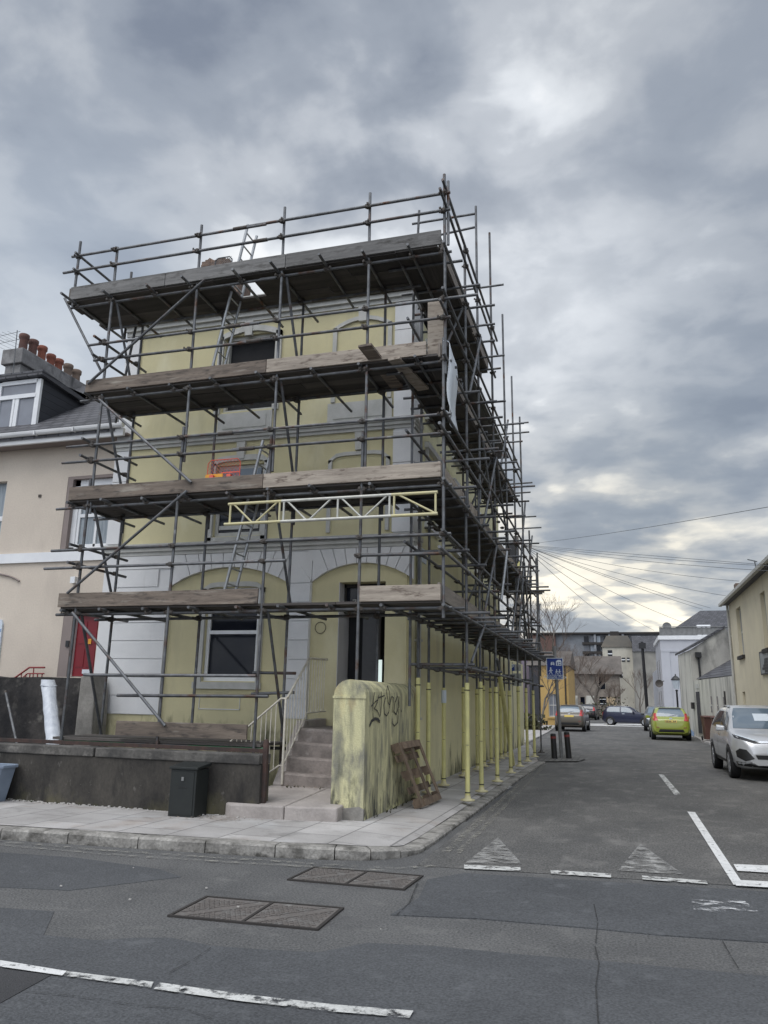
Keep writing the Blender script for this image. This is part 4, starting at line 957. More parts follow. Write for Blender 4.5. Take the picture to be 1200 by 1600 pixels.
for y in (12.42, 13.7, 15.5, 17.5, 21.0): tube('transom', (XO + .12, y, 2.16), (XI - .15, y, 2.16))
# transoms
for k in (1, 2, 3, 4):
    z = level(k) - .066; x = L_END[k] + .12; i = 0
    while x < XO - .35:
        tube('transom', (x, YO - (.26 if k == 4 else .10) - random.uniform(0, .14), z), (x + random.uniform(-.02, .02), random.uniform(12.05, 12.4), z)); clamp((x, YO + .05, z - .03)); x += random.uniform(.7, .95); i += 1
    y = 10.9 + random.uniform(0, .2); e = SEND[k]
    while y < e + .2:
        tube('transom', (XI - .22, y, z + .006), (XO + random.choice((.12, .22, .3, .36, .42, .5, .6)) + random.uniform(-.03, .05), y, z + .006)); y += random.uniform(.5, .85)
for px0, py0, px1, py1, y in ((752, 449, 787, 446, 14.6), (800, 662, 826, 661, 19.6), (800, 677, 827, 676, 19.9), (815, 756, 832, 754, 21.7), (812, 771, 829, 769, 22.0), (805, 809, 838, 807, 24.0), (806, 826, 846, 825, 24.4),
                              (820, 893, 843, 892, 25.0), (822, 908, 841, 907, 25.2), (812, 918, 838, 917, 25.4), (824, 925, 843, 924, 25.6)):
    a, b = W(px0, py0, Y=y), W(px1, py1, Y=y); tube('transom', (XI, y, (a.z + b.z) / 2), (b.x, y, (a.z + b.z) / 2 + .01))
for y in (11.6, 13.0, 14.7, 15.9, 17.0, 18.3, 20.1, 21.8, 23.2):
    for k in (1, 2, 3):
        if y < SEND[k] and random.random() < .8: zz = level(k) + random.choice((.62, .70, .92, 1.0, 1.25)); tube('transom', (XI - random.uniform(-.2, .1), y + .1 * k, zz), (XO + random.uniform(.15, .5), y + .1 * k, zz))
for k in (1, 2, 3): along_y('guard_rail', 11.2, SEND[k] - .4, XI + .06, level(k) + 1.0)
# left end return rails, with stubs
for k, (z1, z2) in {1: (3.62, 3.92), 2: (5.45, 5.75), 3: (7.3, 7.64)}.items():
    for z in (z1, z2): tube('end_rail', (-8.50, 10.36, z + .05), (-8.50, 11.95, z + .05)); clamp((-8.46, YO, z + .05)); clamp((-8.46, YI, z + .05))
for z in (9.17, 9.50): tube('end_rail', (-9.20, 10.45, z), (-9.20, 11.9, z)); clamp((-9.24, YO, z))
tube('standard', (-9.24, YO, 8.45), (-9.24, YO, W(129, 377, Y=YO).z)); tube('standard', (-8.86, YI + .1, 8.3), (-8.86, YI + .1, 9.75)); tube('standard', (-8.9, YI + .15, 6.6), (-8.62, YI + .1, 8.6))
tube('guard_rail', (-4.2 + 1.4, 13.4, 9.9), (XO, 13.4, 9.9)) if False else None
# rails on the far side of the top lift seen above the deck
tube('guard_rail', W(644, 350, Y=12.9), W(742, 334, Y=12.9)); tube('guard_rail', W(660, 373, Y=12.9), W(742, 355, Y=12.9)); tube('standard', W(653, 368, Y=12.9), W(655, 329, Y=12.9))
# braces
for a, b, c, d, y in ((137, 600, 320, 437, YO - .1), (155, 624, 299, 754, YO - .1), (105, 927, 292, 767, YO - .1), (113, 957, 258, 1134, YO - .1)): tube('brace', W(a, b, Y=y), W(c, d, Y=y))
tube('brace', W(101, 466, Y=YO + .05), (-8.5, YO + .05, 7.15))
for x in (-8.40, -5.07):
    for z0, z1 in ((8.52, 6.80), (6.65, 4.85), (4.70, 3.02), (2.85, .9)): tube('brace', (x + .05, YO + .06, z0), (x + .04, YI - .04, z1))
rb = [(12.4, 2.2, 13.9, 3.0), (13.7, 4.7, 15.5, 6.6), (15.5, 6.6, 17.4, 4.8), (12.4, 6.8, 13.7, 8.5), (17.4, 3.0, 19.2, 4.7), (15.4, 4.7, 13.8, 6.4), (18.6, 2.9, 20.2, 5.0), (21.4, 2.9, 20.4, 5.2), (16.2, 6.6, 17.6, 8.2), (19.4, 4.8, 21.0, 7.0), (19.2, 4.7, 20.9, 3.0), (13.6, 3.0, 15.4, 4.7), (20.9, 4.7, 22.7, 6.4), (22.7, 3.0, 24.6, 4.6)]
for y0, z0, y1, z1 in rb: tube('brace', (XO + .07, y0, z0), (XO + .07, y1, z1))
for y, z0, z1 in ((12.36, 8.5, 6.8), (15.46, 6.6, 4.9), (17.42, 6.6, 4.9), (20.95, 4.7, 3.1), (15.46, 4.7, 3.1), (22.7, 4.7, 3.0)): tube('brace', (XO - .02, y + .05, z0), (XI + .03, y + .05, z1))
tube('brace', W(783, 938, X=XO + .1), W(792, 862, X=XO + .1), m_alu, .03)
s0, s1 = W(777, 1030, X=XO + .05), (XO - .15, 19.0, .14)
q0 = Vector(s0).lerp(Vector(s1), .12)
tube('brace', s0, s1); s_ = MB().tube(q0, Vector(s0).lerp(Vector(s1), .985), .045).build('foam_sleeve', m_sleeve, SC)
# decks: boards
def boards_x(x0, x1, y0, n, z, mat, hole=None, w=.225):
    for i in range(n):
        y = y0 + i * (w + .006); x = x0 - random.uniform(0, .12)
        while x < x1 - .3:
            L = random.choice((2.4, 3.0, 3.9)); xe = min(x + L, x1 + random.uniform(0, .05))
            if x1 - xe < .5: xe = x1
            segs = [(x, xe)]
            if hole and hole[2] <= i <= hole[3]:
                segs = [(a, b) for a, b in ((x, min(xe, hole[0])), (max(x, hole[1]), xe)) if b - a > .15]
            for a, b in segs:
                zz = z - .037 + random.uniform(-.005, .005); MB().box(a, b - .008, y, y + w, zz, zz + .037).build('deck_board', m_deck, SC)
            x = xe + .004
def boards_y(y0, y1, x0, n, z, w=.225):
    for i in range(n):
        x = x0 + i * (w + .006); y = y0 + random.uniform(0, .01)
        while y < y1 - .3:
            L = random.choice((2.4, 3.0, 3.9)); ye = min(y + L, y1 + random.uniform(-.15, .15))
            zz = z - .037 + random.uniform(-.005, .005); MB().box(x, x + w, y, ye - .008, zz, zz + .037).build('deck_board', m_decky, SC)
            y = ye + .004
LB1, LB2 = W(392, 444, Y=YO).x, W(392, 444, Y=YO).x
HOLE4 = (W(366, 452, Z=8.58).x, W(402, 444, Z=8.58).x, 1, 2)
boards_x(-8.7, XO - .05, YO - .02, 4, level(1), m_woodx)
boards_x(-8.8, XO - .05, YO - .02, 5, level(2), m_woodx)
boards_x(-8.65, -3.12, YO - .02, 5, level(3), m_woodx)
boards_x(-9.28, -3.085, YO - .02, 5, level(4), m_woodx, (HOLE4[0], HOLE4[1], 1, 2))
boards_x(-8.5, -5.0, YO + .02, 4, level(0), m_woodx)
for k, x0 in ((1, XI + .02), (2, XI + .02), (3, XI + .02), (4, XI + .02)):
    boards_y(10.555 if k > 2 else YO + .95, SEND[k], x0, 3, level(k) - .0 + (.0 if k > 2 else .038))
# toe boards
def toe_x(x0, x1, z, mat, h=.225, y=YO + .0): return MB().box(x0, x1, y - .062, y - .025, z - .012, z + h).build('toe_board', mat, SC, bevel=.004)
def toe_y(y0, y1, z, mat, h=.225, x=XO - .10): return MB().box(x, x + .037, y0, y1 - .01, z - .012, z + h).build('toe_board', mat, SC, bevel=.004)
for k, L in {1: ((-8.74, -5.15, m_woodx), (-3.53, XO - .03, m_woodpale)), 2: ((-8.78, -5.18, m_woodx), (-5.17, XO - .03, m_woodpale)), 3: ((-8.70, -5.24, m_woodx), (-5.23, -2.56, m_woodpale)), 4: ((-9.27, -7.3, m_toegrey), (-7.29, -5.0, m_toegrey), (-4.99, XO - .03, m_toegrey))}.items():
    for a, b, mt_ in L: toe_x(a, b, level(k) + .004, mt_, .215 if k != 4 else .24)
    y = 10.66; e = SEND[k]
    while y < e - .5:
        ye = min(y + random.choice((2.4, 3.0, 3.9)), e); toe_y(y, ye, level(k) + (.004 if k > 2 else .04), random.choice((m_woody, m_woodpale, m_woody))); y = ye + .05
MB().box(-9.31, -9.275, 10.55, 11.7, 8.6, 8.83).build('toe_board', m_woody, SC)
MB().box(-8.70, -8.66, 10.62, 11.5, 6.73, 6.95).build('toe_board', m_woody, SC)
toe_x(W(181, 1140, Y=10.55).x, W(386, 1140, Y=10.55).x, 1.0, m_woodx, .2)
MB().box(XO - .28, XO - .03, 10.72, 10.76, 6.78, 7.72).build('upright_board', m_woodpale, SC)
MB().bar((-3.42, 10.15, 6.80), (-3.28, 11.5, 6.66), .22, .037).build('loose_board', m_woodx, SC); MB().bar((-3.06, 10.5, 6.70), (-2.86, 11.6, 6.62), .2, .037).build('loose_board', m_woodpale, SC)
MB().box(XO - .6, XO + .25, 24.0, 24.22, 4.9, 4.94).build('loose_board', m_woodx, SC); MB().box(XO - .6, XO + .1, 25.2, 25.24, 2.9, 3.12).build('toe_board', m_woodx, SC)
# lattice beam
lb = SC; xb0, xb1 = W(357, 789, Y=10.48).x, XO - .06; zt_, zb_ = 4.52, 4.20
xm0, xm1 = W(440, 789, Y=10.48).x, W(612, 770, Y=10.48).x
def beam(a, b, mat, name):
    q = MB(); yb = 10.48
    q.tube((a, yb, zt_), (b, yb, zt_), TR); q.tube((a - (.05 if a == xb0 else 0), yb, zb_), (b, yb, zb_), TR)
    n = max(1, round((b - a - .1) / .42)); w = (b - a) / n
    for k in range(n):
        x = a + k * w + .04
        if k % 2 == 0: q.tube((x, yb, zt_), (x, yb, zb_), .017); q.tube((x + .05, yb, zt_), (x + w - .06, yb, zb_), .015)
        else: q.tube((x - .02, yb, zb_), (x + w - .1, yb, zt_), .015)
    q.tube((b - .03, yb, zt_), (b - .03, yb, zb_), .017)
    return q.build(name, mat, SC)
beam(xb0, xm0, m_beamyellow, 'lattice_beam'); beam(xm0, xm1, m_beamwhite, 'lattice_beam'); beam(xm1, xb1, m_beamyellow, 'lattice_beam')
# couplers at the crossings
for x in FX + [XO]:
    for k in (1, 2, 3, 4): clamp((x, YO + .03, level(k) - .11), 1.2)
for x in FX:
    for k in (1, 2, 3, 4): clamp((x, YI - .03, level(k) - .11), 1.2)
for y in SYI:
    for k in (1, 2, 3): clamp((XI + .03, y, level(k) - .11))
def coupler_mesh():
    q = MB(); q.lathe([(.034, -.035), (.041, -.03), (.041, .03), (.034, .035)], 0, 0, 10); q.box(-.05, .05, -.03, .03, -.022, .022); q.box(-.075, -.045, -.012, .012, -.012, .012); q.tube((.0, -.02, -.0), (.0, -.085, -.0), .008, n=6); q.box(-.016, .016, -.095, -.08, -.016, .016)
    return q
proto = coupler_mesh().build('coupler', m_coupler, SC)
couplers.sort(key=lambda c: (c[0] - Vector((0, 0, 1.6))).length)
rest = MB()
pm = proto.data
for i, (p, s) in enumerate(couplers):
    mt4 = Matrix.Translation(p) @ Matrix.Rotation(random.uniform(-.9, .9), 4, 'Z') @ Matrix.Scale(s, 4)
    if i < 98:
        o = proto if i == 0 else proto.copy()
        if i: C.objects.link(o)
        o.parent = SC; o.matrix_parent_inverse = Matrix.Translation(-SC.location); o.matrix_basis = mt4
    else:
        rest.add([mt4 @ v.co for v in pm.vertices], [tuple(f.vertices) for f in pm.polygons])
stuff(rest.build('couplers', m_coupler, SC))

# ------------------------------------------------------------------ things on the scaffolding
def ladder(label, a0, a1, b0, b1, ya, yb):
    p0, p1 = W(*a0, Y=ya), W(*a1, Y=ya); q0, q1 = W(*b0, Y=yb), W(*b1, Y=yb)
    t = thing('ladder', label, 'ladder', p0)
    q0 = Vector((p0.x, yb, p0.z)); 
    q1 = Vector((p1.x, yb, p1.z - .0))
    for a, b in ((p0, p1), (q0, q1)): MB().tube(a, b, .026).build('stile', m_alu, t)
    n = int((p1 - p0).length / .255)
    for k in range(1, n + 1):
        f = (k - .4) / (n + .2); MB().tube(p0.lerp(p1, f), q0.lerp(q1, f), .014, n=6).build('rung', m_alu, t)
    return t
ladder('aluminium ladder passing through the top deck of the scaffolding', (330, 582), (387.5, 351), (353, 573), (402, 367), 10.98, 11.34)
ladder('aluminium ladder rising from the lowest deck past the orange barrier', (350, 926), (411, 688), (367, 920), (422, 703), 10.98, 11.34)
def mesh_panel(t, x0, x1, y, z0, z1, mat, pitch, r=.004, frame=.011, skew=0):
    q = MB(); q.path([(x0, y, z0), (x0, y, z1 - .06), (x0 + .05, y, z1), (x1 - .05, y, z1), (x1, y, z1 - .06), (x1, y, z0)], frame); q.tube((x0, y, z0), (x1, y, z0), frame); q.build('frame', mat, t)
    q = MB(); w, h = x1 - x0, z1 - z0; n = int((w + h) / pitch)
    for k in range(1, n):
        s = k * pitch
        a = (x0 + min(s, w), z0 + max(0, s - w)); b = (x0 + max(0, s - h), z0 + min(s, h)); q.tube((a[0], y, a[1]), (b[0], y, b[1]), r, n=4, cap=False)
        a = (x1 - min(s, w), z0 + max(0, s - w)); b = (x1 - max(0, s - h), z0 + min(s, h)); q.tube((a[0], y, a[1]), (b[0], y, b[1]), r, n=4, cap=False)
    q.build('mesh', mat, t)
g = thing('mesh_guard', 'orange wire mesh barrier with an amber base standing on the middle deck', 'barrier', (-6.9, 10.66, 4.8))
a, b = W(324, 742, Y=10.68), W(376, 716, Y=10.68)
mesh_panel(g, a.x, b.x, 10.68, 4.99, b.z, m_orange, .062, .0025, .008)
MB().box(a.x - .02, (a.x + b.x) / 2, 10.655, 10.67, 4.995, 5.09).build('base_bar', m_amber, g)
MB().box(a.x + .25, b.x, 10.675, 10.68, 5.10, 5.12).build('web_strap', m_orange, g)
for x in (a.x + .08, (a.x + b.x) / 2 + .1): MB().box(x, x + .07, 10.60, 10.66, 4.95, 5.06).build('clip', m_orange, g)
g = thing('mesh_guard', 'grey steel mesh guard at the left end of the third deck', 'mesh guard', (-8.5, 11.0, 6.74))
mesh_panel(g, -8.32, -7.95, 11.2, 6.75, 7.15, m_steel, .05); mesh_panel(g, -7.9, -7.5, 11.2, 6.75, 7.15, m_steel, .05)
g = thing('mesh_guard', 'grey steel mesh guard on the top deck beside the broken chimney', 'mesh guard', (-6.2, 10.9, 8.62))
a, b = W(334, 440, Y=10.9), W(363, 400, Y=10.9)
mesh_panel(g, a.x, b.x, 10.9, 8.83, b.z, m_steel, .05)
# white sheet hung on the corner of the side rails
bt = thing('sheet_banner', 'long white sheet banner hanging from the rails at the corner of the scaffolding', 'banner', (-2.2, 10.6, 6.0))
q = MB(); NV, NU = 12, 10; ztop, zbot = W(694, 535, Y=10.6).z, W(698, 645, Y=10.6).z; g_ = []
for j in range(NV + 1):
    for i in range(NU + 1):
        f, h = i / NU, j / NV
        y = 10.62 + f * .8
        x = XO + .085 + .05 * math.sin(f * 5 + h * 2) * h + .03 * math.sin(h * 6) - .05 * f
        g_.append((x - (.06 * math.sin(h * 3.1) if i == 0 else 0), y, ztop + (zbot - ztop) * h - .12 * f * (1 - f)))
q.add(g_, [(j * (NU + 1) + i, j * (NU + 1) + i + 1, (j + 1) * (NU + 1) + i + 1, (j + 1) * (NU + 1) + i) for j in range(NV) for i in range(NU)], True)
o = q.build('sheet', m_banner, bt)
sm_ = o.modifiers.new('thickness', 'SOLIDIFY'); sm_.thickness = .004
for z in (ztop, zbot): MB().path([(XO + .085, 10.62, z), (XO + .04, 10.6, z + .03), (XO, 10.58, z + .02)], .006).build('tie', m_signwhite, bt)

# ------------------------------------------------------------------ pink house on the left
NY = 12.9
NH = thing('terraced_house', 'pale pink rendered house with a dormer roof and red front door, beside the scaffolding', 'house', (-13, 13, 0))
nx1 = HL - .0
nw = (W(107, 745, Y=NY).x, -9.62, 4.40, 5.99)
nd_ = (-10.52, -9.60, 1.9, 3.10)
q = MB(); wall_front(q, -24, nx1, -1.2, 6.7, [nw, nd_, (-13.4, W(5, 800, Y=NY).x, 4.4, 6.0)], NY, .24); q.build('wall', m_cream, NH, fix=False)
MB().box(-10.515, -10.30, NY + .0, NY + .04, 1.9, 3.1).build('door_reveal', m_taupe, NH)
MB().box(-9.70, -9.6, NY + .02, NY + .2, 1.9, 3.1).build('door_jamb', m_cream, NH)
d_ = MB().box(-10.23, -9.705, NY + .08, NY + .12, 1.92, 3.09).build('front_door', m_red, NH)
q = MB()
for x in (-10.18, -9.94): q.box(x, x + .18, NY + .07, NY + .08, 2.1, 2.45); q.box(x, x + .18, NY + .07, NY + .08, 2.55, 2.98)
q.build('door_panel', m_red, d_)
MB().box(-10.0, -9.80, NY + .065, NY + .075, 1.97, 2.05).build('letter_plate', m_chrome, d_)
MB().box(-9.93, -9.86, NY + .06, NY + .069, 2.54, 2.64).build('notice', m_amber, d_)
MB().box(-10.295, -10.235, NY + .03, NY + .12, 1.9, 3.1).build('door_frame', m_trim, NH)
MB().box(-10.38, -10.31, NY - .03, NY - .001, 2.48, 2.60).build('key_box', m_blackplastic, NH)
q = MB().box(-24, HL - .005, NY - .05, NY, 4.19, 4.39); q.build('band', m_trim, NH)
MB().box(nw[0] + .005, nw[0] + .13, NY + .005, NY + .235, 4.4, 5.99).box(nw[0] + .13, nw[1], NY + .005, NY + .238, 5.93, 5.988).build('window_reveal', m_taupe, NH)
x0, x1 = nw[0] + .13, nw[1]
f = MB().box(x0, x0 + .12, NY + .1, NY + .2, 4.4, 5.93).box(x0, x1, NY + .1, NY + .2, 4.4, 4.5).box(x0, x1, NY + .1, NY + .2, 5.8, 5.93).build('window', m_trim, NH)
s = MB().box(x0 + .12, x0 + .18, NY + .12, NY + .19, 4.5, 5.8).box((x0 + x1) / 2 + .03, (x0 + x1) / 2 + .08, NY + .12, NY + .19, 4.5, 5.8).box(x0 + .18, x1, NY + .118, NY + .192, 5.13, 5.2).box(x0 + .18, x1, NY + .12, NY + .19, 4.5, 4.56).build('sash', m_trim, f)
MB().box(x0 + .15, x1, NY + .16, NY + .17, 5.17, 5.8).build('pane', m_curtain, f); MB().box(x0 + .15, x1, NY + .15, NY + .159, 4.5, 5.17).build('pane', m_curtain, f)
xw = W(5, 800, Y=NY).x; f = MB().box(-13.4, -13.3, NY + .1, NY + .2, 4.4, 6.0).box(xw - .1, xw, NY + .1, NY + .2, 4.4, 6.0).box(-13.3, xw - .1, NY + .1, NY + .2, 5.15, 5.25).build('window', m_trim, NH); MB().box(-13.3, xw - .1, NY + .15, NY + .16, 4.4, 6.0).build('pane', m_curtain, f)
EZ = 6.70
MB().box(-24, HL + .3, NY - .355, NY, 6.68, 6.72).build('soffit', m_taupe, NH); MB().box(-24, HL + .25, NY - .42, NY - .36, 6.645, 6.80).build('fascia', m_white, NH)
q = MB(); ys_ = [NY - .42 - .06 - .06 * math.cos(a * math.pi / 6) for a in range(7)]
q.prism([(NY - .48 + .06 * math.cos(math.pi + a * math.pi / 6), 6.86 + .07 * math.sin(math.pi + a * math.pi / 6)) for a in range(7)] + [(NY - .42, 6.88), (NY - .54, 6.88)], -24, HL + .28, 'x')
for x in (-12.4, -11.35, -10.4): q.box(x, x + .03, NY - .56, NY - .42, 6.78, 6.87)
q.build('gutter', m_white, NH)
def roofz(y): return 6.84 + (y - (NY - .4)) * .70
pattern(m_slate, 'slate', (0.025, 0.025, 0.03), (0.30, 0.155), 'XZ', 1.0, 0.85, mortar=0.02, shade=0.28)
q = MB(); RX = HL + .05
q.add([(-24, NY - .45, roofz(NY - .45)), (RX, NY - .45, roofz(NY - .45)), (RX, 17.3, roofz(17.3)), (-24, 17.3, roofz(17.3))], [(0, 1, 2, 3)])
q.add([(-24, NY - .45, roofz(NY - .45) - .07), (RX, NY - .45, roofz(NY - .45) - .07), (RX, 17.3, roofz(17.3) - .07), (-24, 17.3, roofz(17.3) - .07)], [(3, 2, 1, 0)])
q.face([(-24, NY - .45, roofz(NY - .45) - .07), (RX, NY - .45, roofz(NY - .45) - .07), (RX, NY - .45, roofz(NY - .45)), (-24, NY - .45, roofz(NY - .45))])
q.face([(RX, NY - .45, roofz(NY - .45) - .07), (RX, 17.3, roofz(17.3) - .07), (RX, 17.3, roofz(17.3)), (RX, NY - .45, roofz(NY - .45))])
roof2 = q.build('roof', m_slate, NH, fix=False)
# dormer
DY = 13.45; a = W(65, 588, Y=DY); b = W(58, 684, Y=DY); DXR = (a.x + b.x) / 2; dzt, dzb = a.z, b.z
back = W(150, 638, X=DXR)
pattern(m_slatewall, 'slate', (0.015, 0.015, 0.02), (3.0, 0.17), 'YZ', 0.5, 0.8, mortar=0.01, shade=0.08)
MB().prism([(DY + .02, dzb - .25), (DY + .02, dzt), (back.y + .3, dzt - .22), (back.y + .3, roofz(back.y + .3) - .2)], DXR - 2.6, DXR, 'x').build('dormer', m_slatewall, roof2)
q = MB(); q.prism([(DY - .16, dzt - .03), (DY - .16, dzt + .09), (back.y + .6, dzt - .14), (back.y + .6, dzt - .26)], DXR - 2.7, DXR + .1, 'x'); q.build('dormer_roof', m_slate, roof2)
def px_x(x, y): return W(x, y, Y=DY).x
fx0, fx1 = W(-5, 640, Y=DY).x, DXR
dz = lambda py: W(30, py, Y=DY).z
q = MB(); fw = .1
q.box(fx0 - .6, fx0 + fw, DY - .05, DY + .02, dz(683), dz(597)); q.box(fx1 - fw - .02, fx1, DY - .05, DY + .02, dz(683), dz(597)); q.box(fx0 + fw, fx1 - fw, DY - .05, DY + .02, dz(683), dz(677)); q.box(fx0 + fw, fx1 - fw, DY - .05, DY + .02, dz(602), dz(596))
q.box(fx0 + fw, fx1 - fw, DY - .06, DY + .01, dz(624), dz(618)); xm = (fx0 + fx1) / 2 - .06; q.box(xm, xm + .1, DY - .045, DY + .01, dz(677), dz(624)); q.box(xm - .07, xm - .01, DY - .05, DY + .005, dz(677), dz(624))
dw = q.build('dormer_window', m_trim, roof2)
MB().box(fx0 + .05, fx1 - .05, DY - .015, DY + .0, dz(680), dz(600)).build('pane', m_frosted, dw)
# chimney stack and pots
CY = 15.0; c0, c1 = W(4, 600, Y=CY).x, W(28, 600, Y=CY).x; ct = W(20, 547, Y=CY).z
cyb = W(131, 615, X=c1).y
q = MB().box(c0, c1, CY, cyb, 6.5, ct - .42).box(c0 - .08, c1 + .08, CY - .08, cyb + .08, ct - .42, ct); ch = q.build('chimney', m_chimney, roof2, bevel=.02)
pots = [(34, 524, .125, m_potdark), (51, 526, .125, m_potdark), (65, 536, .12, m_terracotta), (78, 552, .115, m_terracotta), (90, 562, .115, m_terracotta), (105, 567, .12, m_potgrey), (118, 574, .12, m_potgrey)]
xc = (c0 + c1) / 2 + .05
for i, (px, py, r, mt_) in enumerate(pots):
    lo_, hi_ = CY + .2, cyb - .1                # the place along the stack under this pot
    y = min(max((xc / ((W(px, py + 20, Y=100) - Vector((0, 0, EYE))).x / 100)), lo_), hi_ + 1.5)
    h0 = ct; h1 = ct + (.52, .52, .50, .42, .42, .44, .42)[i]; r *= y / 15.5
    MB().lathe([(r * .95, h0), (r * .85, h1 - .16), (r * .88, h1 - .15), (r * 1.08, h1 - .11), (r * 1.1, h1 - .02), (r * .95, h1), (r * .75, h1), (r * .7, h1 - .1)], xc, y, 14).build('chimney_pot', mt_, ch)
an = thing('tv_aerial', 'thin old television aerial fixed to the chimney stack at the far left', 'aerial', W(22, 560, Y=14.85))
p0, p1 = W(20, 590, Y=14.85), W(27, 516, Y=14.85)
MB().tube(p0, p1, .011, n=6).build('mast', m_cable, an)
for py, l in ((524, 1.0), (536, 1.2)):
    z = W(25, py, Y=14.85).z; x = W(26, py, Y=14.85).x
    q = MB().tube((x - l, 14.85, z - .0), (x + .1, 14.85, z + .1), .006, n=5)
    for k in range(6): xx = x - l + .15 + k * l / 6; q.tube((xx, 14.55, z - .03), (xx, 15.15, z + .03), .0035, n=4)
    q.build('antenna', m_cable, an)
# red railing, house sign, security box
rl = thing('railing', 'dark red iron stair railing showing above the black stone wall', 'railing', (-11, 12.7, 1.8))
MB().path([W(x_, y_, Y=NY - .03) for x_, y_ in ((-20, 893), (0, 897), (14, 900), (24, 904), (30, 908))], .02).build('hood_moulding', m_taupe, NH)
MB().box(W(115, 905, Y=NY).x, W(122, 905, Y=NY).x, NY - .1, NY, W(118, 912, Y=NY).z, W(118, 902, Y=NY).z).build('light_fitting', m_trim, NH)
MB().box(W(61, 773, Y=NY).x, W(65, 773, Y=NY).x, NY - .02, NY, W(63, 777, Y=NY).z, W(63, 773, Y=NY).z).build('vent', m_coupler, NH)
q = [W(22, 1060, Y=12.7), W(46, 1043, Y=12.7), W(70, 1043, Y=12.7)]
MB().path(q, .018).build('top_rail', m_redband, rl)
MB().path([W(34, 1060, Y=12.7), W(43, 1052.5, Y=12.7), W(69, 1052.5, Y=12.7)], .013).build('bottom_rail', m_redband, rl)
for x in (34, 41, 47, 53, 59, 66):
    yt = 1052.5 if x > 40 else 1051
    p = W(x, yt, Y=12.7); MB().tube((p.x, p.y, 1.5), p if x != 53 else W(53, 1043, Y=12.7), .011, n=6).build('baluster', m_redband, rl)
hs = tag(MB().prism([(W(-30, 970, Y=NY).x, 2.1), (W(2, 1016, Y=NY).x, 2.12), (W(6, 974, Y=NY).x, 2.95), (W(4, 970, Y=NY).x, 3.03), (W(-30, 968, Y=NY).x, 3.05)], NY - .04, NY).build('house_sign', m_signwhite), 'white plaque with faded blue writing on the pink wall at the left edge', 'sign')
q = MB()
for k in range(4): q.box(W(-4, 1000, Y=NY).x, W(2, 1000, Y=NY).x, NY - .044, NY - .0405, 2.3 + k * .16, 2.36 + k * .16)
q.build('faded_lettering', m_signpale, hs)

# ------------------------------------------------------------------ signs, posts and bollards
sp_ = thing('home_zone_sign', 'blue home zone road sign on a leaning grey post between two black bollards', 'road sign', (-1.73, 24.0, .03))
SYp = 24.0; pb_ = Vector((-1.66, SYp, .0)); pt_ = W(866, 1010, Y=SYp)
pb_ = W(877.5, 1184, Y=SYp); pb_.z = .02
MB().tube(pb_, pt_ , .05, n=10).build('post', m_postgrey, sp_)
A1, B1 = W(853.5, 1028, Y=SYp - .09), W(880.5, 1061.5, Y=SYp - .09)
sx0, sx1, sz0, sz1 = A1.x, B1.x, B1.z, A1.z; sy = SYp - .09
pl_ = MB().box(sx0, sx1, sy, sy + .02, sz0, sz1).build('sign_plate', m_signblue, sp_)
w_, h_ = sx1 - sx0, sz1 - sz0
S = lambda u, v: (sx0 + w_ * u, sz1 - h_ * v)
def sgn(q, u0, u1, v0, v1): a, b = S(u0, v0), S(u1, v1); q.box(a[0], b[0], sy - .004, sy - .0005, b[1], a[1])
q = MB(); 
for r_ in ((0, 1, 0, .025), (0, 1, .975, 1), (0, .035, .025, .975), (.965, 1, .025, .975), (.035, .965, .80, .818)): sgn(q, *r_)
q.build('border', m_signwhite, pl_)
q = MB()
def pg(q, pts, d=.004): q.prism([S(u, v) for u, v in pts], sy - d, sy - .0005)
pg(q, [(.58, .16), (.70, .09), (.86, .09), (.91, .16), (.91, .36), (.58, .36)])
pg(q, [(.26, .24), (.30, .19), (.44, .19), (.48, .24), (.48, .34), (.43, .34), (.42, .31), (.32, .31), (.31, .34), (.26, .34)])
def figure(q, cx, cy, s):
    pg(q, [(cx + s * .16 * math.cos(a) / 1, cy - s * .86 + s * .13 * math.sin(a)) for a in np.linspace(0, 6.283, 9)[:-1]])
    pg(q, [(cx - s * .1, cy - s * .7), (cx + s * .12, cy - s * .7), (cx + s * .14, cy - s * .3), (cx - s * .08, cy - s * .3)])
    pg(q, [(cx - s * .08, cy - s * .3), (cx + s * .04, cy - s * .3), (cx - s * .3, cy + s * .1), (cx - s * .42, cy + s * .1)])
    pg(q, [(cx, cy - s * .3), (cx + s * .13, cy - s * .3), (cx + s * .36, cy + s * .1), (cx + s * .24, cy + s * .1)])
    pg(q, [(cx - s * .1, cy - s * .7), (cx - s * .06, cy - s * .58), (cx - s * .36, cy - s * .28), (cx - s * .42, cy - s * .36)])
    pg(q, [(cx + s * .1, cy - s * .68), (cx + s * .08, cy - s * .56), (cx + s * .4, cy - s * .42), (cx + s * .42, cy - s * .5)])
figure(q, .25, .74, .30); figure(q, .60, .75, .22); figure(q, .78, .75, .22)
q.build('pictogram', m_signwhite, pl_)
q = MB()
for u0, u1, v0, v1 in ((.64, .69, .20, .34), (.74, .86, .20, .24), (.74, .86, .28, .32)): a, b = S(u0, v0), S(u1, v1); q.box(a[0], b[0], sy - .006, sy - .0045, b[1], a[1])
a, b = S(.33, .22), S(.42, .26); q.box(a[0], b[0], sy - .006, sy - .0045, b[1], a[1]); q.build('pictogram_window', m_signblue, pl_)
text('Adelaide Place', .115, (sx0 + w_ * .5, sy - .001, sz1 - h_ * .895), FACE_S, m_signwhite, pl_)
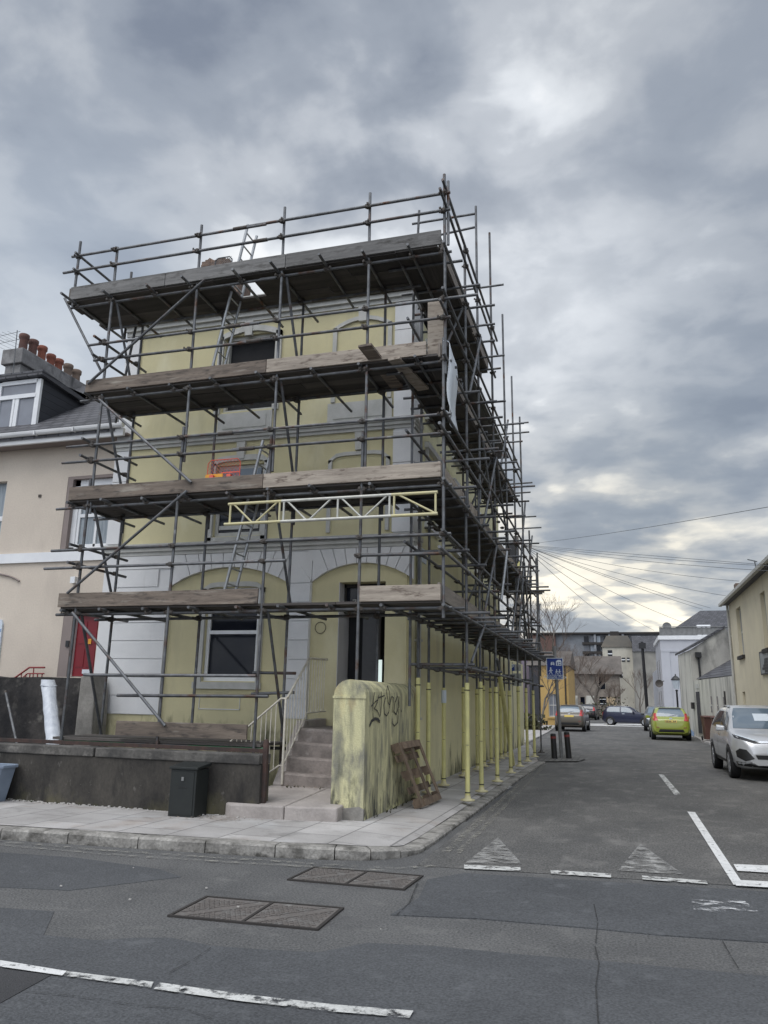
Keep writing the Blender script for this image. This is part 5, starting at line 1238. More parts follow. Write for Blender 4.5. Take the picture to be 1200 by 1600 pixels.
for i, (pxt, pyt, pxb, pyb, lab) in enumerate(((864, 1146, 866.5, 1185, 'short black bollard with a red band left of the road sign post'), (885, 1143, 889, 1184, 'short black bollard with a red band right of the road sign post'))):
    y = 23.6 + .3 * i; b0 = W(pxb, pyb, Y=y); b0.z = .03; b1 = W(pxt, pyt, Y=y)
    t = thing('bollard', lab, 'bollard', b0, 'bollards at the end of the pavement')
    d = (b1 - b0)
    MB().tube(b0, b0 + d * .97, .085, .08, 14).tube(b0 + d * .97, b1, .08, .05, 14).build('post', m_blackplastic, t); MB().tube(b0 + d * .80, b0 + d * .88, .084, .0835, 14).build('reflective_band', m_redband, t)
pk = thing('parking_sign', 'grey parking times sign with a blue P panel behind the yellow scaffold legs', 'parking sign', (-3.2, 26.5, .05))
ky = 26.5; K = lambda x, y: W(x, y, Y=ky)
MB().tube((K(799, 1060).x, ky + .05, .03), (K(799, 1036).x, ky + .05, K(799, 1034).z), .038).build('post', m_postgrey, pk)
def plate(x0, x1, y0, y1, mt_, nm): a, b = K(x0, y0), K(x1, y1); return MB().box(a.x, b.x, ky - .015, ky, b.z, a.z).build(nm, mt_, pk)
p_ = plate(792, 814, 1038, 1048.5, m_signgrey, 'sign_plate'); a = plate(792.3, 804, 1038.3, 1048.2, m_signblue, 'blue_panel'); a.location.y = -.004
text('P', .27, (K(799.5, 1043).x, ky - .021, K(799.5, 1043).z), FACE_S, m_signwhite, pk)
p_ = plate(785, 815, 1052, 1072, m_signgrey, 'text_plate')
q = MB()
for k, (u0, u1) in enumerate(((.3, .62), (.3, .6), (.3, .66), (.26, .62))):
    a, b = K(785, 1052), K(815, 1072); z = a.z + (b.z - a.z) * (.18 + k * .2); q.box(a.x + (b.x - a.x) * u0, a.x + (b.x - a.x) * u1, ky - .019, ky - .0155, z - .05, z)
q.box(K(808, 1056).x, K(811, 1056).x, ky - .019, ky - .0155, K(808, 1060).z, K(808, 1055).z); q.build('faded_lettering', m_blackmark, p_)

# telegraph poles and wires
tp = thing('telegraph_pole', 'grey wooden telegraph pole with a black cable box behind the far end of the scaffolding', 'telegraph pole', (-4.1, 32.7, 0))
tt = W(806, 838, Y=32.7); tb = W(808, 1000, Y=32.7)
MB().tube((tb.x - .02, 32.7, 0), tt, .17, .12, 12).build('pole', m_bark, tp)
bx = W(803, 862, Y=32.5); MB().box(bx.x - .2, bx.x + .17, 32.35, 32.6, bx.z - .35, bx.z + .3).lathe([(.2, bx.z - .6), (.26, bx.z - .5), (.24, bx.z - .38)], bx.x, 32.45, 10).build('cable_box', m_blackplastic, tp)
MB().box(W(801, 884, Y=32.5).x, W(813, 884, Y=32.5).x, 32.3, 32.52, W(806, 890, Y=32.5).z, W(806, 879, Y=32.5).z).build('yellow_box', m_sleeve, tp)
MB().lathe([(.2, tt.z - .35), (.22, tt.z - .32), (.2, tt.z - .28)], tt.x, 32.7, 12).build('ring_head', m_coupler, tp)
wt = W(815, 851, Y=32.6)
for i, (x, y, Y, sag, lab) in enumerate(((1290, 733, 14, .25, 'overhead wire rising steeply to the right edge above the others'), (1290, 829, 18, .5, 'overhead wire sagging to the buff house at the right edge'), (1290, 846, 20, .35, 'overhead wire running almost level, just under the sagging pair'), (1290, 884, 22, .05, 'lower level wire crossing behind the aerial of the buff house'),
                                         (1155, 908, 30, .2, 'overhead wire falling to the near corner of the buff house'), (1140, 932, 36, .2, 'overhead wire falling to the roof of the stained white building'), (1110, 950, 44, .1, 'overhead wire falling to the dark hipped roof, upper of a pair'),
                                         (1098, 952, 46, .1, 'overhead wire falling to the dark hipped roof, lower of a pair'), (1066, 972, 58, .2, 'overhead wire falling towards the satellite dish'), (1022, 985, 66, .2, 'overhead wire falling to the far pale blue house'), (968, 978, 80, .3, 'lowest overhead wire falling towards the far terrace'))):
    e = W(x, y, Y=Y); pts = []
    if i < 4: e = wt + (e - wt) * 2.6; sag *= 2.0
    for k in range(17):
        f = k / 16; p = wt.lerp(e, f); p.z -= sag * 4 * f * (1 - f); pts.append(p)
    r = .0045 + .0001 * Y
    tag(MB().path(pts, r, 5).build('overhead_wire', m_cable), lab, 'wire', 'telephone wires fanning out from the pole')

# ------------------------------------------------------------------ right side of the street
BX = 4.4
bh = thing('rendered_house', 'buff rendered house with deep sash windows and a slate roof at the right edge', 'house', (6, 25, 0))
hole = []
def yx(px, py): return W(px, py, X=BX)
for (xa, ya, xb, yb) in ((1149.5, 952, 1163.5, 1023), (1187, 928, 1203, 1012), (1160, 1081, 1168.5, 1130)):
    a, b = yx(xa, ya), yx(xb, yb); zt = (yx(xa, ya).z); zb = yx(xb, yb).z
    hole.append((min(a.y, b.y), max(a.y, b.y), zb, zt))
for yy_ in (12.0, 17.5): hole.append((yy_, yy_ + 1.3, hole[1][2], hole[1][3])); hole.append((yy_ + .2, yy_ + 1.1, .9, 2.4))
y_far = 33.4; ez = yx(1140, 944).z
q = MB()
ys2 = sorted({9.0, y_far, *[h[0] for h in hole], *[h[1] for h in hole]}); zs2 = sorted({0, ez, *[h[2] for h in hole], *[h[3] for h in hole]})
for a, b in zip(ys2, ys2[1:]):
    for c, e in zip(zs2, zs2[1:]):
        if any(h[0] - 1e-6 <= a and b <= h[1] + 1e-6 and h[2] - 1e-6 <= c and e <= h[3] + 1e-6 for h in hole): continue
        q.face([(BX, a, c), (BX, b, c), (BX, b, e), (BX, a, e)])
for a, b, c, e in hole:
    q.face([(BX, a, c), (BX + .2, a, c), (BX + .2, a, e), (BX, a, e)]); q.face([(BX, b, c), (BX, b, e), (BX + .2, b, e), (BX + .2, b, c)]); q.face([(BX, a, e), (BX + .2, a, e), (BX + .2, b, e), (BX, b, e)]); q.face([(BX, a, c), (BX, b, c), (BX + .2, b, c), (BX + .2, a, c)])
q.face([(BX, y_far, 0), (12, y_far, 0), (12, y_far, ez), (BX, y_far, ez)]); q.face([(BX, 9, 0), (12, 9, 0), (12, 9, ez), (BX, 9, ez)])
q.build('wall', m_creamR, bh, fix=False)
for a, b, c, e in hole:
    f = MB().box(BX + .12, BX + .19, a, a + .1, c, e).box(BX + .12, BX + .19, b - .1, b, c, e).box(BX + .12, BX + .19, a + .1, b - .1, (c + e) / 2 - .04, (c + e) / 2 + .04).build('window', m_trimgrey, bh); MB().box(BX + .16, BX + .17, a + .1, b - .1, c, e).build('pane', m_frosted, f)
    MB().box(BX - .09, BX + .02, a - .1, b + .1, c - .12, c).build('sill', m_castdark, bh)
q = MB().prism([(BX - .28, ez), (BX - .28, ez + .08), (8.5, ez + 2.6), (12.8, ez + .08), (12.8, ez)], 8.8, y_far + .2, 'y'); rr = q.build('roof', m_slate, bh)
MB().box(BX - .36, BX - .24, 8.8, y_far + .2, ez - .04, ez + .06).build('gutter', m_trimgrey, bh)
MB().tube((BX - .07, y_far - .12, .1), (BX - .07, y_far - .12, ez), .045).build('downpipe', m_trimgrey, bh)
MB().box(BX + .2, BX + .5, y_far - .9, y_far - .4, ez + .1, ez + .75).build('chimney', m_brick, rr)
ta = thing('tv_aerial', 'small tilted television aerial on the roof of the buff house', 'aerial', (BX + .6, 26, 6.2))
p0, p1 = W(1185.5, 903, X=BX + .45), W(1179, 876, X=BX + .45); MB().tube(p0 - Vector((0, 0, .5)), p1, .02, n=6).build('mast', m_cable, ta)
q = MB().tube(p1 + Vector((-.22, 0, .05)), p1 + Vector((.08, 0, -.04)), .02, n=6)
for k in range(5): c = p1 + Vector((-.2 + .06 * k, 0, .04 - .02 * k)); q.tube(c + Vector((0, -.2, -.05)), c + Vector((0, .2, .05)), .008, n=4)
q.build('antenna', m_cable, ta)
gs = yx(1188.5, 1018); ge = yx(1206, 1058); 
bs_ = tag(MB().box(BX - .05, BX, ge.y, gs.y, yx(1192, 1055).z, gs.z - .02).build('wall_sign', m_signgrey), 'grey painted sign board with dark lettering on the buff house wall at the right edge', 'sign')
zz0, zz1 = yx(1192, 1055).z, gs.z
MB().box(BX - .056, BX - .051, gs.y - .05, gs.y, zz0, zz1 - .02).box(BX - .056, BX - .051, ge.y, gs.y - .05, zz0, zz0 + .04).box(BX - .056, BX - .051, ge.y, gs.y - .05, zz1 - .06, zz1 - .02).build('border', m_blackmark, bs_)
q = MB()
for k, (u0, u1) in enumerate(((.55, .95), (.5, .95), (.38, .95), (.24, .97), (.5, .95))):
    z = zz0 + (zz1 - zz0) * (.60 - k * .115); y = gs.y - (gs.y - ge.y) * u0
    while y > gs.y - (gs.y - ge.y) * u1: q.box(BX - .056, BX - .051, y - .12, y, z - .05, z + .03); y -= .17
q.build('faded_lettering', m_blackmark, bs_)

# stained white building
wb = thing('gabled_cottage', 'mould stained white building with a lean-to slate roof and navy door beside the buff house', 'building', (5, 42, 0))
KC = Vector((3.63, 42.4)); KN = Vector((4.38, 33.45)); KF = Vector((3.28, 46.4))
za, zb, zc, zd = W(1083, 1063.5, Y=42.4).z, W(1147, 1056, X=4.38).z, W(1082, 1015, Y=42.4).z, W(1059, 1024, Y=46.4).z
q = MB()
q.face([(*KN, 0), (*KC, 0), (*KC, za), (*KN, zb)]); q.build('lower_wall', m_dirtywhite, wb, fix=False)
q = MB(); q.face([(*KC, 0), (*KF, 0), (*KF, zd), (*KC, zc)]); q.build('wall', m_dirtywhite, wb, fix=False)
ga, gb = W(1132.5, 981, Y=42.4), W(1142, 986, Y=42.4)
q = MB().prism([(KC.x, 0), (9.5, 0), (9.5, gb.z - 1.2), (gb.x, gb.z - .3), (ga.x, ga.z), (KC.x, zc)], 42.4, 42.7); q.build('gable_wall', m_gable, wb)
q = MB(); q.add([(KC.x - .1, 42.3, zc), (ga.x, 42.3, ga.z), (ga.x, 47, ga.z), (KF.x - .1, 47, zd)], [(0, 1, 2, 3)]); q.add([(KC.x - .1, 42.3, zc + .12), (ga.x, 42.3, ga.z + .12), (ga.x, 47, ga.z + .12), (KF.x - .1, 47, zd + .12)], [(3, 2, 1, 0)])
q.face([(KC.x - .1, 42.3, zc), (ga.x, 42.3, ga.z), (ga.x, 42.3, ga.z + .12), (KC.x - .1, 42.3, zc + .12)]); q.face([(KC.x - .1, 42.3, zc), (KC.x - .1, 42.3, zc + .12), (KF.x - .1, 47, zd + .12), (KF.x - .1, 47, zd)])
q.build('roof', m_slate, wb, fix=False)
lr0, lr1 = W(1100, 1061, Y=42.2), W(1146, 1028, Y=42.2)
q = MB(); e0 = KC + (KN - KC) * .12
q.add([(KN.x + .02, KN.y + .02, zb + .02), (e0.x + .05, 42.35, lr0.z), (lr1.x + .6, 42.35, lr1.z + .35), (KN.x + 2.6, KN.y + .1, zb + 1.6)], [(0, 1, 2, 3)]); q.build('lean_to_roof', m_slate, wb, fix=False)
u_ = (KN - KC).normalized(); nrm_ = Vector((-u_.y, u_.x)); nrm_ = nrm_ if nrm_.x < 0 else -nrm_
def onwall(px, py):
    d = W(px, py, Y=100) - Vector((0, 0, EYE)); o = Vector((0, 0, EYE)); t_ = (KC.x * u_.y - KC.y * u_.x) / (d.x * u_.y - d.y * u_.x); return o + d * t_
def wallbox(q, xa, ya, xb, yb, t0, t1):
    a, b = onwall(xa, ya), onwall(xb, yb); n3 = Vector((nrm_.x, nrm_.y, 0)); z0, z1 = max(min(onwall(xa, yb).z, b.z), 0.02), max(a.z, onwall(xb, ya).z)
    vs = [Vector((p.x, p.y, z)) + n3 * t_ for t_ in (t0, t1) for z in (z0, z1) for p in (a, b)]
    q.add(vs, [(0, 1, 3, 2), (4, 6, 7, 5), (0, 2, 6, 4), (1, 5, 7, 3), (0, 4, 5, 1), (2, 3, 7, 6)])
q = MB(); wallbox(q, 1087.5, 1081, 1097.5, 1144, .0, .02); q.build('door', m_slatewall, wb)
q = MB()
for xa, ya, xb, yb in ((1110.5, 1088, 1113, 1100), (1111, 1103, 1113.5, 1113), (1120, 1088, 1122.5, 1101), (1121, 1103, 1123.5, 1113), (1130, 1089, 1132, 1101), (1131, 1103, 1134, 1113)): wallbox(q, xa, ya, xb, yb, .0, .015)
q.build('slit_window', m_frosted, wb)
q = MB(); wallbox(q, 1131.5, 1080, 1136, 1112, .0, .03); q.build('side_door', m_castdark, wb)
q = MB(); wallbox(q, 1086.5, 1069, 1092.5, 1075.5, .0, .02); q.build('wall_plaque', m_trimgrey, wb)
q = MB(); wallbox(q, 1083, 1097.5, 1086, 1107.5, .0, .12); q.build('meter_box', m_blackplastic, wb)
hp = W(1091, 1021, Y=42.2); MB().box(hp.x - .14, hp.x + .14, 42.1, 42.38, hp.z - .2, hp.z + .06).tube((hp.x, 42.3, hp.z - .2), (hp.x + .02, 42.3, za), .05).build('rain_hopper', m_blackplastic, wb)
MB().tube((W(1141, 1000, Y=42.2).x, 42.25, W(1141, 995, Y=42.2).z), (W(1143, 1000, Y=42.2).x, 42.25, W(1143, 1032, Y=42.2).z), .06).build('downpipe', m_blackplastic, wb)
# pale blue house beyond
LX, LY = W(1031, 1000, Y=62).x, 62
lt = W(1080, 993, Y=62).z
lh = thing('pale_blue_house', 'pale blue white flat roofed house beyond the stained white building', 'house', (6, 66, 0))
MB().box(LX, 16, LY, 70, 0, lt - .3).build('wall', m_lilac, lh)
MB().box(LX - .12, 16.1, LY - .12, 70.1, lt - .3, lt).build('cornice', m_trim, lh)
MB().box(LX + .02, LX + .62, LY - .06, LY, 0, lt - 1.1).box(LX + .02, 10, LY - .08, LY, lt - 1.2, lt - 1.08).build('pilaster', m_lilac, lh)
MB().box(LX - .02, 9, 70.2, 78, 0, lt - 2.2).build('rear_wing', m_lilac, lh); 
q = MB()
for y, z0, z1 in ((64.5, 1.0, 2.6), (67.5, 1.0, 2.6), (64.5, 3.4, 5.0), (67.5, 3.4, 5.0)): q.box(LX - .02, LX, y, y + .8, z0, z1)
q.build('window', m_frosted, lh)
q = MB()
for k in range(22): x = LX + .1 + k * .36; q.box(x, x + .04, LY, LY + .04, lt, lt + .62)
q.box(LX, LX + 8, LY - .02, LY + .06, lt + .62, lt + .68).box(LX, LX + 8, LY + .05, LY + .06, lt + .05, lt + .6); q.build('roof_railing', m_postgrey, lh)
rx = [W(x, y, Y=72) for x, y in ((1052, 986), (1096, 954), (1175, 953), (1215, 986))]
q = MB(); b0 = rx[0].z
q.add([(rx[0].x, 68, b0), (rx[3].x, 68, b0), (rx[3].x, 80, b0), (rx[0].x, 80, b0), (rx[1].x, 73, rx[1].z + .1), (rx[2].x, 73, rx[1].z + .1)], [(0, 1, 5, 4), (1, 2, 5), (2, 3, 4, 5), (3, 0, 4)])
hh = thing('hipped_roof_house', 'house with a large dark hipped slate roof behind the pale blue house', 'house', (12, 74, 0))
q.build('roof', m_slate, hh); MB().box(rx[0].x + .3, rx[3].x - .3, 70.2, 79.5, 0, b0 + .1).build('wall', m_flats, hh)
a, b = W(1088, 977, Y=68), W(1110, 989, Y=68)
f = MB().box(a.x, b.x, 67.6, 69.5, b.z - .3, a.z).build('dormer_window', m_trim, hh); MB().box(a.x + .3, (a.x + b.x) / 2 - .1, 67.57, 67.6, b.z, a.z - .12).box((a.x + b.x) / 2 + .1, b.x - .3, 67.57, 67.6, b.z, a.z - .12).build('pane', m_frosted, f)
sd = thing('satellite_dish', 'pale satellite dish on the flat roof of the pale blue house', 'satellite dish', W(1042, 984, Y=63))
c = W(1042, 979, Y=63); MB().lathe([(.02, 63.1), (.3, 63.06), (.32, 63.0), (.30, 63.0), (.02, 63.04)], c.x, c.z, 20, 'x').build('x', m_postgrey) if False else None
q = MB(); vs = [(c.x, 63.12, c.z)]
for rr_, yy in ((.2, 63.08), (.33, 63.0)): vs += [(c.x + rr_ * math.cos(k * math.pi / 10), yy, c.z + rr_ * math.sin(k * math.pi / 10)) for k in range(20)]
q.add(vs, [(0, 1 + k, 1 + (k + 1) % 20) for k in range(20)] + [(1 + k, 21 + k, 21 + (k + 1) % 20, 1 + (k + 1) % 20) for k in range(20)], True)
q.build('dish', m_postgrey, sd); MB().tube((c.x, 63.12, c.z), (c.x, 63.2, lt), .03).build('bracket', m_coupler, sd)
s2 = thing('satellite_dish', 'dark satellite dish on the street wall of the pale blue house', 'satellite dish', W(1031, 1068, Y=61.5))
c = W(1030, 1068, X=LX - .35); q = MB(); vs = [(c.x, c.y + .1, c.z)]
for rr_, yy in ((.14, .07), (.27, 0)): vs += [(c.x + rr_ * math.cos(k * math.pi / 8), c.y + yy, c.z + rr_ * math.sin(k * math.pi / 8)) for k in range(16)]
q.add(vs, [(0, 1 + k, 1 + (k + 1) % 16) for k in range(16)] + [(1 + k, 17 + k, 17 + (k + 1) % 16, 1 + (k + 1) % 16) for k in range(16)], True); q.build('dish', m_coupler, s2); MB().tube((c.x, c.y + .1, c.z), (LX, c.y + .2, c.z + .2), .03).build('bracket', m_coupler, s2)
# street lamp
ly = 49.0; lb_ = W(1062, 1140, Y=ly); ltp = W(1055, 1053, Y=ly)
ml = thing('street_lamp', 'black Victorian style lantern street lamp in front of the pale blue house', 'street lamp', (lb_.x, ly, .05))
x, z = lb_.x, ltp.z; dx = (ltp.x - lb_.x)
P_ = lambda zz: x + dx * zz / z
MB().lathe([(.1, .05), (.1, .5), (.06, .6), (.05, z - 1.0), (.09, z - .95), (.05, z - .9)], P_(1.5), ly, 10).build('post', m_blackplastic, ml)
lx = P_(z); q = MB().lathe([(.14, z - .85), (.24, z - .36)], P_(z - .6), ly, 6, smooth=False); q.build('lamp_glass', m_signwhite, ml)
MB().lathe([(.27, z - .36), (.27, z - .32), (.12, z - .15), (.04, z - .1), (.02, z)], P_(z - .2), ly, 6, smooth=False).build('lamp_cap', m_blackplastic, ml)
p2 = thing('telegraph_pole', 'dark wooden telegraph pole at the far end of the street beyond the blue car', 'telegraph pole', (2.3, 72, 0))
MB().tube((W(1013, 1132, Y=72).x, 72, 0), W(1003, 1003, Y=72), .15, .12, 10).build('pole', m_blackplastic, p2)
MB().box(W(1003, 1003, Y=72).x - .3, W(1003, 1003, Y=72).x + .3, 71.7, 71.85, W(1003, 1003, Y=72).z - .6, W(1003, 1003, Y=72).z - .1).build('cross_arm', m_blackplastic, p2)

# wheelie bins
def wheelie(x, y, rz, lab):
    t = thing('wheelie_bin', lab, 'wheelie bin', (0, 0, 0), 'brown wheelie bins in a row')
    q = MB(); rg = []
    for s, z in ((.78, .06), (.95, .95), (1.0, .97), (1.0, 1.0)): rg.append([(sx * .29 * s, sy_ * .35 * s, z) for sx, sy_ in ((-1, -1), (1, -1), (1, 1), (-1, 1))])
    q.add([v for r_ in rg for v in r_], [(k * 4 + i, k * 4 + (i + 1) % 4, (k + 1) * 4 + (i + 1) % 4, (k + 1) * 4 + i) for k in range(3) for i in range(4)]); q.face(rg[0]); q.face(rg[3]); q.build('body', m_binbrown, t, bevel=.02)
    MB().prism([(-.39, 1.0), (.36, 1.0), (.36, 1.03), (.2, 1.07), (-.3, 1.06), (-.39, 1.02)], -.31, .31, 'x').build('lid', m_binbrown, t, bevel=.01)
    MB().tube((-.26, .40, .99), (.26, .40, .99), .018).build('handle', m_binbrown, t)
    for s in (-1, 1): MB().lathe([(.02, s * .25), (.1, s * .25), (.1, s * .30), (.02, s * .30)], .32, .1, 12, 'x').build('wheel', m_tyre, t)
    t.location = (x, y, .08); t.rotation_euler = (0, 0, rz)
wheelie(3.78, 37.8, .1, 'brown wheelie bin nearest the navy door'); wheelie(4.0, 36.2, -.05, 'middle brown wheelie bin against the stained white wall'); wheelie(4.12, 34.8, .1, 'brown wheelie bin nearest the silver car')
cn = tag(MB().prism([(W(1088, 1140, Y=43.5).x, .08), (W(1076, 1137, Y=43.5).x, .08), (W(1076, 1140, Y=43.5).x, .5)], 43.2, 43.4).build('ramp_board', m_signpale), 'blue painted sloping board at the foot of the stained white wall', 'board')

# ------------------------------------------------------------------ far end of the street
oh = thing('ochre_house', 'yellow ochre cottage with a tall sash window at the far left end of the street', 'house', (-4, 58, 0))
OY = 58; ox0, ox1 = W(828, 1100, Y=OY).x, W(889, 1100, Y=OY).x; oz = W(870, 1040, Y=OY).z
wx0, wx1, wz0, wz1 = W(857, 1100, Y=OY).x, W(872, 1100, Y=OY).x, W(865, 1120, Y=OY).z, W(865, 1084, Y=OY).z
q = MB(); wall_front(q, ox0, ox1, 0, oz, [(wx0, wx1, wz0, wz1)], OY, .18); q.face([(ox1, OY, 0), (ox1, OY + 9, 0), (ox1, OY + 9, oz), (ox1, OY, oz)]); q.build('wall', m_ochre, oh, fix=False)
sash(oh, wx0, wx1, wz0, wz1, OY + .1, m_trimgrey, m_frosted, .5, fw=.06, mull=True)
MB().box(wx0 - .1, wx1 + .1, OY - .08, OY + .02, wz0 - .12, wz0).build('sill', m_ochre, oh); MB().box(ox0, ox0 + .75, OY - .03, OY + .02, 0, 4.2).build('door', m_slatewall, oh)
MB().tube((ox1 - .2, OY - .06, .1), (ox1 - .2, OY - .06, oz), .05).build('downpipe', m_castdark, oh)
q = MB(); q.prism([(OY - .2, oz), (OY + 4.5, oz + 1.3), (OY + 9.2, oz)], ox0 - .2, ox1 + .15, 'x'); q.build('roof', m_cotroof, oh)
MB().box(W(838, 1128, Y=47).x, W(848, 1128, Y=47).x, 46.8, 47.0, .45, .52).box(W(839, 1128, Y=47).x, W(840, 1128, Y=47).x, 46.8, 47, .06, .45).box(W(846, 1128, Y=47).x, W(847, 1128, Y=47).x, 46.8, 47, .06, .45).build('garden_bench', m_trimgrey).__setitem__('label', 'low pale bench on the far left pavement by the yellow cottage')
bpy.data.objects['garden_bench']['category'] = 'bench'
sh = thing('stone_cottage', 'grey stone cottage with a slate roof behind the bare trees at the street end', 'house', (-2, 100, 0))
SYY = 100; V = lambda x, y, Y=SYY: W(x, y, Y=Y)
a, b = V(888, 1053), V(968, 1053); ht = a.z
hl = [(V(930, 1, 100).x, V(945, 1, 100).x, V(1, 1104).z, V(1, 1090).z), (V(936, 1).x, V(945, 1).x, V(1, 1077).z, V(1, 1058).z), (V(907, 1).x, V(914, 1).x, V(1, 1102).z, V(1, 1089).z)]
q = MB(); wall_front(q, a.x, b.x, -1, ht, [(V(937, 1100).x, V(947, 1100).x, V(940, 1102).z, V(940, 1089).z), (V(936, 1070).x, V(946, 1070).x, V(940, 1077).z, V(940, 1057).z), (V(907, 1095).x, V(914, 1095).x, V(910, 1103).z, V(910, 1089).z)], SYY, .25)
q.face([(b.x, SYY, -1), (b.x, SYY + 8, -1), (b.x, SYY + 8, ht), (b.x, SYY, ht)]); q.build('wall', m_greystone, sh, fix=False)
q = MB()
for x0, x1, y0, y1 in ((937, 947, 1102, 1089), (936, 946, 1077, 1057), (907, 914, 1103, 1089)): q.box(V(x0, y0).x, V(x1, y0).x, SYY + .2, SYY + .24, V(x0, y0).z, V(x0, y1).z)
q.build('pane', m_glass, sh)
q = MB()
for y in (1080, 1099, 1092): q.box(V(937, y).x, V(947, y).x, SYY + .1, SYY + .19, V(940, y + 1).z, V(940, y).z)
q.build('window', m_trim, sh)
MB().box(V(947, 1100).x + .1, V(963, 1100).x, SYY - .05, SYY, V(950, 1104).z, V(950, 1089).z).build('boarded_window', m_tan, sh); MB().box(V(894, 1100).x, V(903, 1100).x, SYY - .05, SYY, 0, V(900, 1087).z).box(V(916, 1100).x, V(929, 1100).x, SYY - .05, SYY, 0, V(920, 1087).z).build('shop_front', m_dirtywhite, sh)
q = MB(); q.prism([(SYY - .4, ht), (SYY + 5, V(900, 1025, 105).z), (SYY + 10, ht)], a.x - .5, b.x + .3, 'x'); q.build('roof', m_cotroof, sh)
cw = thing('cream_tower_house', 'tall cream rendered house with a brown mansard roof in the far background', 'house', (4, 125, 0))
TY = 125; a, b = V(941, 1011, TY), V(988, 1011, TY); MB().box(a.x, b.x, TY, TY + 9, -2, a.z).build('wall', m_paletower, cw)
q = MB(); c, d = V(947, 992, TY), V(981, 992, TY); m_mans = material('brown mansard slate', (0.12, 0.105, 0.085), (0.085, 0.08, 0.07), .5, .9)
q.add([(a.x - .2, TY - .2, a.z), (b.x + .2, TY - .2, a.z), (b.x + .2, TY + 9, a.z), (a.x - .2, TY + 9, a.z), (c.x, TY + 1.5, c.z), (d.x, TY + 1.5, c.z), (d.x, TY + 8, c.z), (c.x, TY + 8, c.z)], [(0, 1, 5, 4), (1, 2, 6, 5), (2, 3, 7, 6), (3, 0, 4, 7), (4, 5, 6, 7)]); q.build('roof', m_mans, cw)
for x0, x1, y0, y1 in ((950, 957, 1027, 1016), (971.5, 977, 1034, 1027.5), (980, 984, 1034, 1027.5), (969, 973, 1059, 1050)):
    f = MB().box(V(x0, y0, TY).x, V(x1, y0, TY).x, TY - .06, TY, V(x0, y0, TY).z, V(x0, y1, TY).z).build('window', m_glass, cw); MB().box(V(x0, y0, TY).x, V(x1, y0, TY).x, TY - .09, TY - .061, V(x0, (y0 + y1) / 2, TY).z - .08, V(x0, (y0 + y1) / 2, TY).z + .08).build('glazing_bar', m_trim, f)
MB().box(V(953, 993, TY).x, V(967, 993, TY).x, TY + 3, TY + 5, c.z - .1, c.z + .8).build('roof_hatch', m_castdark, cw)
dh = thing('grey_terrace_house', 'distant grey stained terraced house with a dormer roof, left of the pale blue house', 'house', (8, 120, 0))
TY = 122; a, b = V(988.5, 1018, TY), V(1032, 1018, TY); MB().box(a.x, b.x, TY, TY + 9, -2, a.z).build('wall', material('grey stained render', (0.36, 0.345, 0.31), (0.16, 0.155, 0.145), .35, .9, stretch=(1, 1, .5)), dh)
q = MB(); q.prism([(TY - .2, a.z), (TY + 2.5, V(990, 992, TY).z), (TY + 9, V(990, 992, TY).z), (TY + 9, a.z)], a.x, b.x, 'x'); rf = q.build('roof', m_slate, dh)
f = MB().box(V(1001, 1, TY).x, V(1012, 1, TY).x, TY + .4, TY + 2, V(1005, 1011, TY).z, V(1005, 1001, TY).z).build('dormer_window', m_trim, rf); MB().box(V(1003, 1, TY).x, V(1006, 1, TY).x, TY + .36, TY + .399, V(1005, 1009.5, TY).z, V(1005, 1002, TY).z).box(V(1007.5, 1, TY).x, V(1010.5, 1, TY).x, TY + .36, TY + .399, V(1005, 1009.5, TY).z, V(1005, 1002, TY).z).build('pane', m_glass, f)
for x0, y0, y1 in ((996, 1032, 1022), (997, 1058, 1043), (998, 1085, 1068), (1016, 1032, 1022), (1017, 1058, 1043)): MB().box(V(x0, 1, TY).x, V(x0 + 8, 1, TY).x, TY - .05, TY, V(x0, y0, TY).z, V(x0, y1, TY).z).build('window', m_glass, dh)
fl_ = thing('block_of_flats', 'long grey block of flats with balconies along the skyline at the end of the street', 'flats', (-8, 170, 0))
TY = 165; a, b = V(826, 992, TY), V(1040, 991, TY)
MB().box(a.x, V(868, 992, TY).x, TY - 1, TY + 12, -2, a.z - .2).build('brick_end', m_redbrick, fl_)
MB().box(V(868, 992, TY).x, b.x, TY, TY + 12, -2, a.z).build('wall', m_flats, fl_); MB().box(a.x - 1, b.x + 1, TY - 1.4, TY + 12.5, a.z, a.z + .35).build('roof_slab', m_castdark, fl_)
for y in (1006, 1020, 1034): MB().box(V(868, 1, TY).x, V(930, 1, TY).x, TY - 1.3, TY, V(900, y, TY).z - .25, V(900, y, TY).z + .25).build('balcony', m_castdark, fl_)
for y0, y1 in ((1005, 994), (1019, 1008.5), (1032, 1022)):
    for i, x0 in enumerate((870, 878, 886, 895, 904, 913, 921, 932, 937)):
        MB().box(V(x0, 1, TY).x, V(x0 + (4.5 if i % 3 else 6), 1, TY).x, TY - .08, TY, V(900, y0, TY).z, V(900, y1, TY).z).build('window', (m_glass, m_signwhite, m_frosted)[(i * 2 + int(y0)) % 3], fl_)
for x in (884, 902, 919): MB().box(V(x, 1, TY).x - .2, V(x, 1, TY).x + .2, TY - 1.2, TY, -2, a.z).build('divider', m_flats, fl_)
